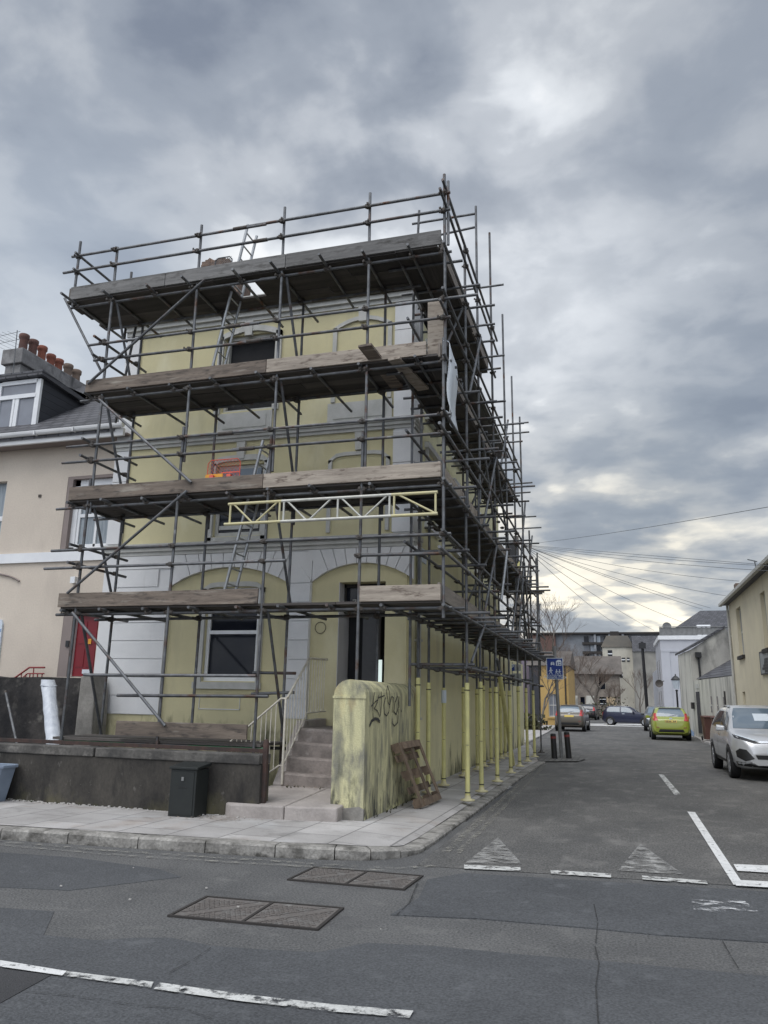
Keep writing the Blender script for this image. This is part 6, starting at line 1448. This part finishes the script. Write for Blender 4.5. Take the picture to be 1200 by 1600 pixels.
# hill behind so nothing ends in empty ground
structure(MB().prism([(-160, -3), (160, -3), (160, 6), (60, 9), (0, 10), (-160, 8)], 200, 240, 'y').build('far_hill', m_greystone))
mh = thing('mauve_house', 'dull mauve house glimpsed between the scaffold legs left of the yellow cottage', 'house', (-9, 50, 0))
MB().box(-16, W(836, 1100, Y=60).x, 60, 68, 0, 5.5).build('wall', m_purple, mh); q = MB(); q.prism([(59.8, 5.5), (64, 6.6), (68.2, 5.5)], -16.2, W(836, 1100, Y=60).x + .1, 'x'); q.build('roof', m_cotroof, mh)
lw = tag(MB().box(W(898, 1, Y=88).x, W(960, 1, Y=88).x, 88, 88.4, -.5, W(930, 1113, Y=88).z).build('low_stone_wall', m_greystone), 'low grey stone wall across the end of the street behind the cars', 'wall')
lw2 = tag(MB().box(W(960, 1, Y=92).x, W(1030, 1, Y=92).x, 92, 92.4, -.5, W(990, 1104, Y=92).z).build('yard_wall', m_dirtywhite), 'stained pale yard wall at the end of the street behind the blue car', 'wall')

# bare winter trees
def tree(label, x, y, h, spread, seed, levels=5, r0=.16, group='bare winter trees at the end of the street', pollard=False):
    rnd = random.Random(seed); t = thing('tree', label, 'tree', (x, y, 0), group)
    tr, tw = MB(), MB()
    def grow(p, d, L, r, lv):
        n = 3; pp = p
        for k in range(n):
            d = (d + Vector((rnd.uniform(-.18, .18), rnd.uniform(-.18, .18), rnd.uniform(-.02, .14)))).normalized()
            e = pp + d * (L / n); (tr if lv > 3 else tw).tube(pp, e, r * (1 - .25 * k / n), r * (1 - .25 * (k + 1) / n), 6 if lv > 3 else 3, False); pp = e
        if lv == 0: return
        nb = 3 if lv > 1 else 4
        for k in range(nb):
            a = rnd.uniform(0, 6.28); s = rnd.uniform(.45, .95) * spread
            nd2 = (d + Vector((math.cos(a) * s, math.sin(a) * s, rnd.uniform(-.1, .25)))).normalized()
            grow(pp if k < 2 else p.lerp(pp, rnd.uniform(.5, .9)), nd2, L * rnd.uniform(.62, .82), r * .56, lv - 1)
    grow(Vector((x, y, 0)), Vector((rnd.uniform(-.05, .05), 0, 1)), h * .32, r0, levels)
    tr.build('trunk', m_bark, t, fix=False); tw.build('crown', m_twig, t, fix=False)
tree('large bare tree rising above the roofs just right of the scaffolding', W(838, 1120, Y=70).x, 70, 11.5, .85, 3, 6, .16)
tree('bare brown twigged tree in front of the yellow cottage', W(846, 1125, Y=54).x, 54, 6.0, 1.0, 5, 6, .085)
tree('bare tree in front of the flats right of the yellow cottage', W(897, 1110, Y=92).x, 92, 8.2, .9, 11, 6, .12)
tree('bare reddish brown tree before the brick end of the flats', W(866, 1110, Y=97).x, 97, 8.6, 1.0, 37, 6, .1)
tree('tall thin bare tree in front of the flats beside the stone cottage', W(884, 1110, Y=112).x, 112, 9.5, .9, 41, 6, .1)
tree('pale trunked bare tree standing before the stone cottage', W(929, 1112, Y=90).x, 90, 6.2, .95, 17, 6, .2)
tree('low bare bushy tree beside the boarded window of the stone cottage', W(956, 1112, Y=91).x, 91, 4.4, .9, 23, 5, .1)
tree('small bare tree in front of the grey terraced house near the far telegraph pole', W(1001, 1112, Y=100).x, 100, 6.5, .8, 29, 5, .1)
def shrub(label, x, y, w, h, seed):
    rnd = random.Random(seed); q = MB()
    for k in range(420):
        a = rnd.gauss(0, .4); b = rnd.gauss(0, .4); c = abs(rnd.gauss(0, .5)); p = Vector((x + a * w, y + b * w * .6, min(c, 1.1) * h)); s = rnd.uniform(.06, .16)
        d1 = Vector((rnd.uniform(-1, 1), rnd.uniform(-1, 1), rnd.uniform(-1, 1))).normalized() * s; d2 = Vector((rnd.uniform(-1, 1), rnd.uniform(-1, 1), rnd.uniform(-1, 1))).normalized() * s
        q.face([p - d1, p + d2, p + d1, p - d2])
    tag(q.build('shrub', m_hedge, fix=False), label, 'shrub')
shrub('dark low shrub behind the black car at the end of the street', W(925, 1112, Y=86).x, 86, 2.2, 1.4, 2)
shrub('dark ivy bush under the bare trees, right of the cottage', W(957, 1110, Y=90.5).x, 90.5, 2.2, 2.0, 4)
shrub('dark weeds at the foot of the yard wall left of the yellow cottage', W(832, 1140, Y=46).x, 46, .9, .8, 6)

# ------------------------------------------------------------------ vehicles (local: +y is forward, origin on the ground at the middle)
def catmull(pts, n):
    """smooth curve through (y, value) pairs sampled at n points of y"""
    pts = sorted(pts); ys = np.array([p[0] for p in pts]); vs = np.array([p[1] for p in pts], float)
    d = np.diff(vs) / np.diff(ys); mk = np.zeros(len(ys)); mk[0], mk[-1] = d[0], d[-1]
    for i in range(1, len(ys) - 1): mk[i] = 0 if d[i - 1] * d[i] <= 0 else 2 * d[i - 1] * d[i] / (d[i - 1] + d[i])
    out = []
    for y in n:
        i = int(np.clip(np.searchsorted(ys, y) - 1, 0, len(ys) - 2)); h = ys[i + 1] - ys[i]; t = min(max((y - ys[i]) / h, 0), 1)
        out.append((2 * t**3 - 3 * t**2 + 1) * vs[i] + (t**3 - 2 * t**2 + t) * h * mk[i] + (-2 * t**3 + 3 * t**2) * vs[i + 1] + (t**3 - t**2) * h * mk[i + 1])
    return np.array(out)
def car(spec, paint, name, label, loc, rz):
    L, Wd = spec['L'], spec['W']; hl = L / 2
    ys = np.concatenate([np.linspace(-hl, -hl + .35, 12), np.linspace(-hl + .42, hl - .42, 40), np.linspace(hl - .35, hl, 12)])
    top = catmull(spec['top'], ys); belt = catmull(spec['belt'], ys); bot = catmull(spec['bot'], ys); wid = catmull(spec['plan'], ys) * Wd / 2
    t = thing(name, label, 'car', (0, 0, 0))
    rings = []
    for y, zt, zb, z0, w in zip(ys, top, belt, bot, wid):
        zb = min(zb, zt - .03); g = min(1.0, max(0, (zt - zb) / .5)); wr = w * (.95 - .22 * g); cr = .02 + .05 * g
        h = [(0, z0), (w * .80, z0), (w * .93, z0 + .05), (w * .985, z0 + (zb - z0) * .22), (w, z0 + (zb - z0) * .52), (w * .985, z0 + (zb - z0) * .78), (w * .955, z0 + (zb - z0) * .94), (w * .945, zb)]
        for f in (.25, .5, .75, .95): h.append((w * .945 + (wr - w * .945) * f ** 1.15, zb + (zt - cr - zb) * f))
        h += [(wr * .93, zt - cr * .55), (wr * .8, zt - cr * .22), (wr * .5, zt - cr * .05), (0, zt)]
        rings.append([(x, y, z) for x, z in h] + [(-x, y, z) for x, z in h[-2:0:-1]])
    M_ = len(rings[0]); n = len(rings); q = MB()
    q.add([v for r in rings for v in r], [(k * M_ + i, k * M_ + (i + 1) % M_, (k + 1) * M_ + (i + 1) % M_, (k + 1) * M_ + i) for k in range(n - 1) for i in range(M_)], True)
    q.add(rings[0], [tuple(range(M_))]); q.add(rings[-1], [tuple(range(M_))])
    body = q.build('body', paint, t)
    bvh = BVHTree.FromPolygons([v.co.copy() for v in body.data.vertices], [tuple(p.vertices) for p in body.data.polygons])
    def decal(name, poly, side, mat, off=.006, parent=None, step=.07, thick=0):
        """panel laid on the body: side r(ear)/f(ront) polygons are (x,z), side l/R polygons are (y,z), top polygons are (x,y)"""
        bm = bmesh.new()
        fc = bm.faces.new([bm.verts.new((a, b, 0)) for a, b in poly])
        xs = [p[0] for p in poly]; zs_ = [p[1] for p in poly]
        for ax, lo, hi in ((0, min(xs), max(xs)), (1, min(zs_), max(zs_))):
            v = lo + step
            while v < hi - .01:
                nrm = Vector((1, 0, 0)) if ax == 0 else Vector((0, 1, 0))
                bmesh.ops.bisect_plane(bm, geom=bm.verts[:] + bm.edges[:] + bm.faces[:], plane_co=nrm * v, plane_no=nrm); v += step
        dirs = {'r': (Vector((0, -6, 0)), Vector((0, 1, 0))), 'f': (Vector((0, 6, 0)), Vector((0, -1, 0))), 'R': (Vector((6, 0, 0)), Vector((-1, 0, 0))), 'l': (Vector((-6, 0, 0)), Vector((1, 0, 0))), 't': (Vector((0, 0, 6)), Vector((0, 0, -1)))}
        o0, d0 = dirs[side]; bad = []
        for v in bm.verts:
            a, b = v.co.x, v.co.y
            p = Vector((a, 0, b)) if side in 'rf' else Vector((0, a, b)) if side in 'lR' else Vector((a, b, 0))
            hit = bvh.ray_cast(p + o0, d0)
            if hit[0] is None:
                nr = bvh.find_nearest(p + o0 * (hl / 6 if side in 'rf' else Wd / 12)); v.co = nr[0] + nr[1] * off
            else: v.co = hit[0] + (hit[1] if hit[1].dot(d0) < 0 else -hit[1]) * off
        bmesh.ops.recalc_face_normals(bm, faces=bm.faces)
        me = bpy.data.meshes.new(name); bm.to_mesh(me); bm.free()
        for p in me.polygons: p.use_smooth = True
        me.materials.append(mat); o = bpy.data.objects.new(name, me); C.objects.link(o); o.parent = parent or t
        return o
    def mirror(poly): return [(-a, b) for a, b in poly[::-1]]
    wr, ya, yb = spec['wheel'], spec['axles'][0], spec['axles'][1]; wx = Wd / 2
    for s in (-1, 1):
        for y in (ya, yb):
            arc = [(y + (wr + .06) * math.cos(a), wr + (wr + .06) * math.sin(a)) for a in np.linspace(-.35, math.pi + .35, 19)]
            decal('wheel_arch', arc, 'R' if s > 0 else 'l', m_blackplastic, .003, step=.2)
            x0, x1 = s * (wx - .20), s * (wx + .004)
            w = MB().lathe([(wr * .6, x0), (wr * .96, x0), (wr, x0 + s * .02), (wr, x1 - s * .03), (wr * .96, x1), (wr * .68, x1), (wr * .66, x1 - s * .03)], y, wr, 24, 'x').build('wheel', m_tyre, t)
            q = MB().lathe([(wr * .66, x1 - s * .012), (wr * .62, x1 - s * .002), (wr * .59, x1 - s * .014)], y, wr, 24, 'x').lathe([(wr * .16, x1 - s * .03), (wr * .15, x1 - s * .004)], y, wr, 10, 'x')
            for k in range(spec.get('spokes', 5)):
                a = 2 * math.pi * k / spec.get('spokes', 5) + .3
                q.bar((x1 - s * .014, y + wr * .1 * math.cos(a), wr + wr * .1 * math.sin(a)), (x1 - s * .008, y + wr * .62 * math.cos(a), wr + wr * .62 * math.sin(a)), wr * .15, .012, up=(1, 0, 0))
            q.build('rim', m_rim, w)
            MB().lathe([(wr * .6, x1 - s * .05), (wr * .6, x1 - s * .055)], y, wr, 20, 'x').build('brake', m_dark, w)
    for nm, side, poly, mt_, kw in spec['panels']:
        o = decal(nm, poly, side, mt_, **kw)
        if kw.get('both') if False else (nm in spec['paired']): decal(nm, mirror(poly) if side in 'rft' else poly, side if side in 'rft' else 'l', mt_, **kw)
    q = []
    for s in (-1, 1):
        y, z = spec['mirror']; x = s * (Wd / 2 * .93)
        m_ = MB(); m_.add([(x + s * dx, y + dy, z + dz) for dx, dy, dz in ((0, .02, .0), (.04, -.02, .0), (.2, -.03, -.02), (.22, .06, -.0), (.03, .1, 0), (0, .02, .09), (.04, -.02, .13), (.19, -.03, .14), (.21, .06, .12), (.03, .1, .1))], [(4, 3, 2, 1, 0), (5, 6, 7, 8, 9), (0, 1, 6, 5), (1, 2, 7, 6), (2, 3, 8, 7), (3, 4, 9, 8), (4, 0, 5, 9)])
        o = m_.build('wing_mirror', spec.get('mirrormat', paint), t, bevel=.02)
    t.location = loc; t.rotation_euler = (0, 0, rz)
    return t, decal
hatch_top = [(-1.97, .56), (-1.95, .80), (-1.90, .93), (-1.80, 1.02), (-1.62, 1.26), (-1.45, 1.42), (-1.2, 1.465), (-.5, 1.485), (.1, 1.46), (.45, 1.36), (1.0, 1.03), (1.2, .985), (1.7, .85), (1.88, .72), (1.97, .55)]
def hatch(Wd=1.72, lamps=m_taillight, plate=m_plateyellow, dark=m_blackplastic, screen=m_screen):
    return dict(L=3.95, W=Wd, top=hatch_top, belt=[(-1.97, .5), (-1.9, .86), (-1.75, .95), (-1.3, .97), (0, .93), (.9, .92), (1.2, .90), (1.75, .74), (1.97, .5)],
        bot=[(-1.97, .34), (-1.8, .27), (-1.5, .22), (1.5, .22), (1.97, .3)], plan=[(-1.97, .80), (-1.92, .90), (-1.7, .97), (-1.2, 1.0), (1.0, 1.0), (1.5, .95), (1.85, .82), (1.97, .66)],
        wheel=.30, axles=(-1.27, 1.22), mirror=(.62, .94), spokes=7,
        paired=('taillight', 'side_window', 'reflector', 'headlight', 'door_handle'),
        panels=[('rear_window', 'r', [(-.56, 1.06), (.56, 1.06), (.60, 1.12), (.52, 1.33), (.44, 1.38), (-.44, 1.38), (-.52, 1.33), (-.60, 1.12)], screen, {}),
                ('spoiler', 'r', [(-.5, 1.385), (.5, 1.385), (.46, 1.43), (-.46, 1.43)], dark, {'off': .02}),
                ('taillight', 'r', [(.55, .88), (.74, .86), (.78, .98), (.70, 1.20), (.61, 1.20), (.60, 1.02)], lamps, {'off': .012}),
                ('number_plate', 'r', [(-.26, .80), (.26, .80), (.26, .90), (-.26, .90)], plate, {'off': .016}),
                ('bumper', 'r', [(-.60, .31), (.60, .31), (.50, .50), (-.50, .50)], dark, {'off': .008}),
                ('reflector', 'r', [(.52, .56), (.66, .57), (.66, .60), (.52, .59)], m_redband, {'off': .008}),
                ('wiper', 'r', [(-.04, 1.08), (-.01, 1.07), (.26, 1.12), (.25, 1.135)], dark, {'off': .012}),
                ('badge', 'r', [(-.06, .945), (.06, .945), (.06, .985), (-.06, .985)], m_chrome, {'off': .012}),
                ('side_window', 'R', [(-1.35, 1.02), (.55, .99), (.30, 1.24), (-.2, 1.38), (-1.0, 1.38), (-1.3, 1.22)], screen, {}),
                ('door_handle', 'R', [(-.42, .86), (-.24, .86), (-.24, .89), (-.42, .89)], dark, {}),
                ('windscreen', 'f', [(-.62, 1.02), (.62, 1.02), (.52, 1.40), (-.52, 1.40)], screen, {}),
                ('headlight', 'f', [(.42, .68), (.68, .72), (.66, .84), (.5, .78)], m_chrome, {}),
                ('grille', 'f', [(-.4, .38), (.4, .38), (.36, .55), (-.36, .55)], dark, {})])
def glyphs(t, decal, n=7):
    for k in range(n):
        if k == 4: continue
        x = -.23 + k * .066; decal('plate_letter', [(x, .825), (x + .04, .825), (x + .04, .877), (x, .877)], 'r', m_blackmark, .020)
t, dc = car(hatch(), m_lime, 'lime_hatchback', 'lime green hatchback parked on the right with its rear to the viewer', (2.23, 40.45, 0), 0); glyphs(t, dc)
t, dc = car(hatch(1.70), m_bronze, 'bronze_hatchback', 'bronze grey hatchback driving away on the left beyond the bollards', (-2.66, 48.2, 0), R(-3))
t, dc = car(hatch(1.75, screen=m_carglass, plate=m_signwhite), m_blackcar, 'black_hatchback', 'black hatchback at the far end of the street in front of the low wall', (-2.9, 80.5, 0), R(-4))
t, dc = car(hatch(1.74, screen=m_screen), m_greycar, 'grey_hatchback', 'dark grey car mostly hidden behind the lime green hatchback', (2.30, 52.5, 0), R(178))
mini = dict(L=3.65, W=1.68, top=[(-1.82, .62), (-1.80, .9), (-1.72, 1.0), (-1.55, 1.25), (-1.42, 1.38), (-1.2, 1.405), (-.4, 1.415), (.1, 1.39), (.35, 1.30), (.72, .99), (.9, .955), (1.5, .86), (1.72, .75), (1.82, .58)],
    belt=[(-1.82, .5), (-1.75, .88), (-1.5, .93), (0, .91), (.7, .90), (1.0, .88), (1.6, .76), (1.82, .5)], bot=[(-1.82, .34), (-1.6, .22), (1.5, .2), (1.82, .3)], plan=[(-1.82, .78), (-1.7, .92), (-1.3, 1.0), (1.0, 1.0), (1.5, .94), (1.75, .8), (1.82, .68)],
    wheel=.30, axles=(-1.22, 1.25), mirror=(.45, .92), spokes=5, paired=('side_window', 'taillight', 'door_handle', 'headlight', 'roof_panel'), mirrormat=m_navy,
    panels=[('side_window', 'R', [(-1.45, .97), (-.50, .96), (-.50, 1.33), (-1.25, 1.33), (-1.4, 1.2)], m_screen, {}), ('side_window', 'R', [(-.42, .96), (.52, .95), (.22, 1.25), (-.05, 1.33), (-.42, 1.33)], m_screen, {}),
            ('door_handle', 'R', [(-.34, .84), (-.16, .84), (-.16, .87), (-.34, .87)], m_chrome, {}), ('taillight', 'r', [(.6, .72), (.72, .72), (.71, .95), (.6, .95)], m_taillight, {}), ('rear_window', 'r', [(-.5, 1.02), (.5, 1.02), (.45, 1.32), (-.45, 1.32)], m_carglass, {}),
            ('number_plate', 'r', [(-.26, .72), (.26, .72), (.26, .82), (-.26, .82)], m_plateyellow, {}), ('windscreen', 'f', [(-.6, 1.0), (.6, 1.0), (.52, 1.33), (-.52, 1.33)], m_carglass, {}), ('headlight', 'f', [(.4, .62), (.6, .62), (.62, .8), (.42, .8)], m_chrome, {})])
t, dc = car(mini, m_navy, 'navy_hatchback', 'small navy blue hatchback with a pale roof turning across the end of the street', (.62, 62.6, 0), R(-98))
dc('roof_panel', [(-.52, -1.35), (.52, -1.35), (.55, 0), (.5, .12), (-.5, .12), (-.55, 0)], 't', m_silver, .008)
suv = dict(L=4.45, W=1.87, top=[(-2.22, .7), (-2.18, .95), (-2.05, 1.12), (-1.75, 1.42), (-1.5, 1.56), (-1.1, 1.61), (-.3, 1.625), (.25, 1.585), (.6, 1.45), (1.22, 1.085), (1.4, 1.045), (1.9, .955), (2.1, .86), (2.19, .72), (2.22, .6)],
    belt=[(-2.22, .6), (-2.1, .95), (-1.8, 1.06), (0, 1.0), (1.1, .985), (1.5, .945), (1.95, .82), (2.22, .52)], bot=[(-2.22, .40), (-2.0, .30), (-1.6, .24), (1.6, .24), (2.0, .26), (2.22, .34)],
    plan=[(-2.22, .76), (-2.1, .92), (-1.7, 1.0), (1.4, 1.0), (1.85, .95), (2.08, .84), (2.17, .74), (2.22, .62)], wheel=.345, axles=(-1.36, 1.36), mirror=(.72, 1.02), spokes=10,
    paired=('side_window', 'headlight', 'air_intake', 'sill_trim', 'door_seam', 'roof_rail', 'lower_lip', 'lamp_strip'),
    panels=[('windscreen', 'f', [(-.76, 1.09), (.76, 1.09), (.68, 1.38), (.60, 1.545), (-.60, 1.545), (-.68, 1.38)], m_screen, {}),
            ('headlight', 'f', [(.36, .80), (.50, .80), (.84, .90), (.85, .97), (.78, .955), (.52, .865)], m_blackplastic, {'off': .006, 'step': .05}), ('lamp_strip', 'f', [(.40, .845), (.52, .855), (.82, .95), (.80, .965), (.5, .878)], m_signwhite, {'off': .012, 'step': .05}),
            ('grille_bar', 'f', [(-.40, .81), (.40, .81), (.38, .845), (-.38, .845)], m_chrome, {'off': .012}), ('lower_grille', 'f', [(-.46, .47), (.46, .47), (.50, .56), (-.50, .56)], m_blackplastic, {}), ('number_plate', 'f', [(-.26, .57), (.26, .57), (.26, .68), (-.26, .68)], m_signwhite, {'off': .02}),
            ('air_intake', 'f', [(.52, .48), (.70, .42), (.84, .50), (.85, .62), (.78, .68), (.66, .66)], m_blackplastic, {'step': .05}), ('lower_lip', 'f', [(.0, .28), (.82, .32), (.86, .40), (.70, .395), (.5, .345), (.0, .345)], m_blackplastic, {}),
            ('side_window', 'R', [(-1.62, 1.10), (-.32, 1.05), (-.32, 1.47), (-1.1, 1.47), (-1.5, 1.34)], m_carglass, {}), ('side_window', 'R', [(-.24, 1.05), (.98, 1.04), (.62, 1.27), (.22, 1.45), (-.24, 1.47)], m_carglass, {}),
            ('sill_trim', 'R', [(-.98, .25), (.98, .25), (.98, .36), (-.98, .40)], m_blackplastic, {}), ('door_seam', 'R', [(-.30, .4), (-.285, .4), (-.285, 1.02), (-.30, 1.02)], m_blackmark, {'off': .003}),
            ('door_handle', 'R', [(-.2, .90), (.02, .895), (.02, .925), (-.2, .93)], m_chrome, {'off': .012}), ('rear_window', 'r', [(-.6, 1.15), (.6, 1.15), (.5, 1.48), (-.5, 1.48)], m_carglass, {}), ('light_bar', 'r', [(-.75, .95), (.75, .95), (.75, 1.02), (-.75, 1.02)], m_taillight, {}),
            ('roof_rail', 't', [(.60, -1.3), (.64, -1.3), (.66, .1), (.62, .1)], m_chrome, {'off': .03}), ('bonnet_seam', 't', [(-.5, 1.35), (-.48, 1.35), (-.38, 2.0), (-.40, 2.0)], m_silver, {'off': .012}), ('parking_permit', 'f', [(-.10, 1.26), (.24, 1.26), (.24, 1.42), (-.10, 1.42)], m_signwhite, {'off': .008})])
t, dc = car(suv, m_silver, 'silver_suv', 'silver SUV facing the viewer, cut off by the right edge', (3.26, 21.35, 0), R(181))
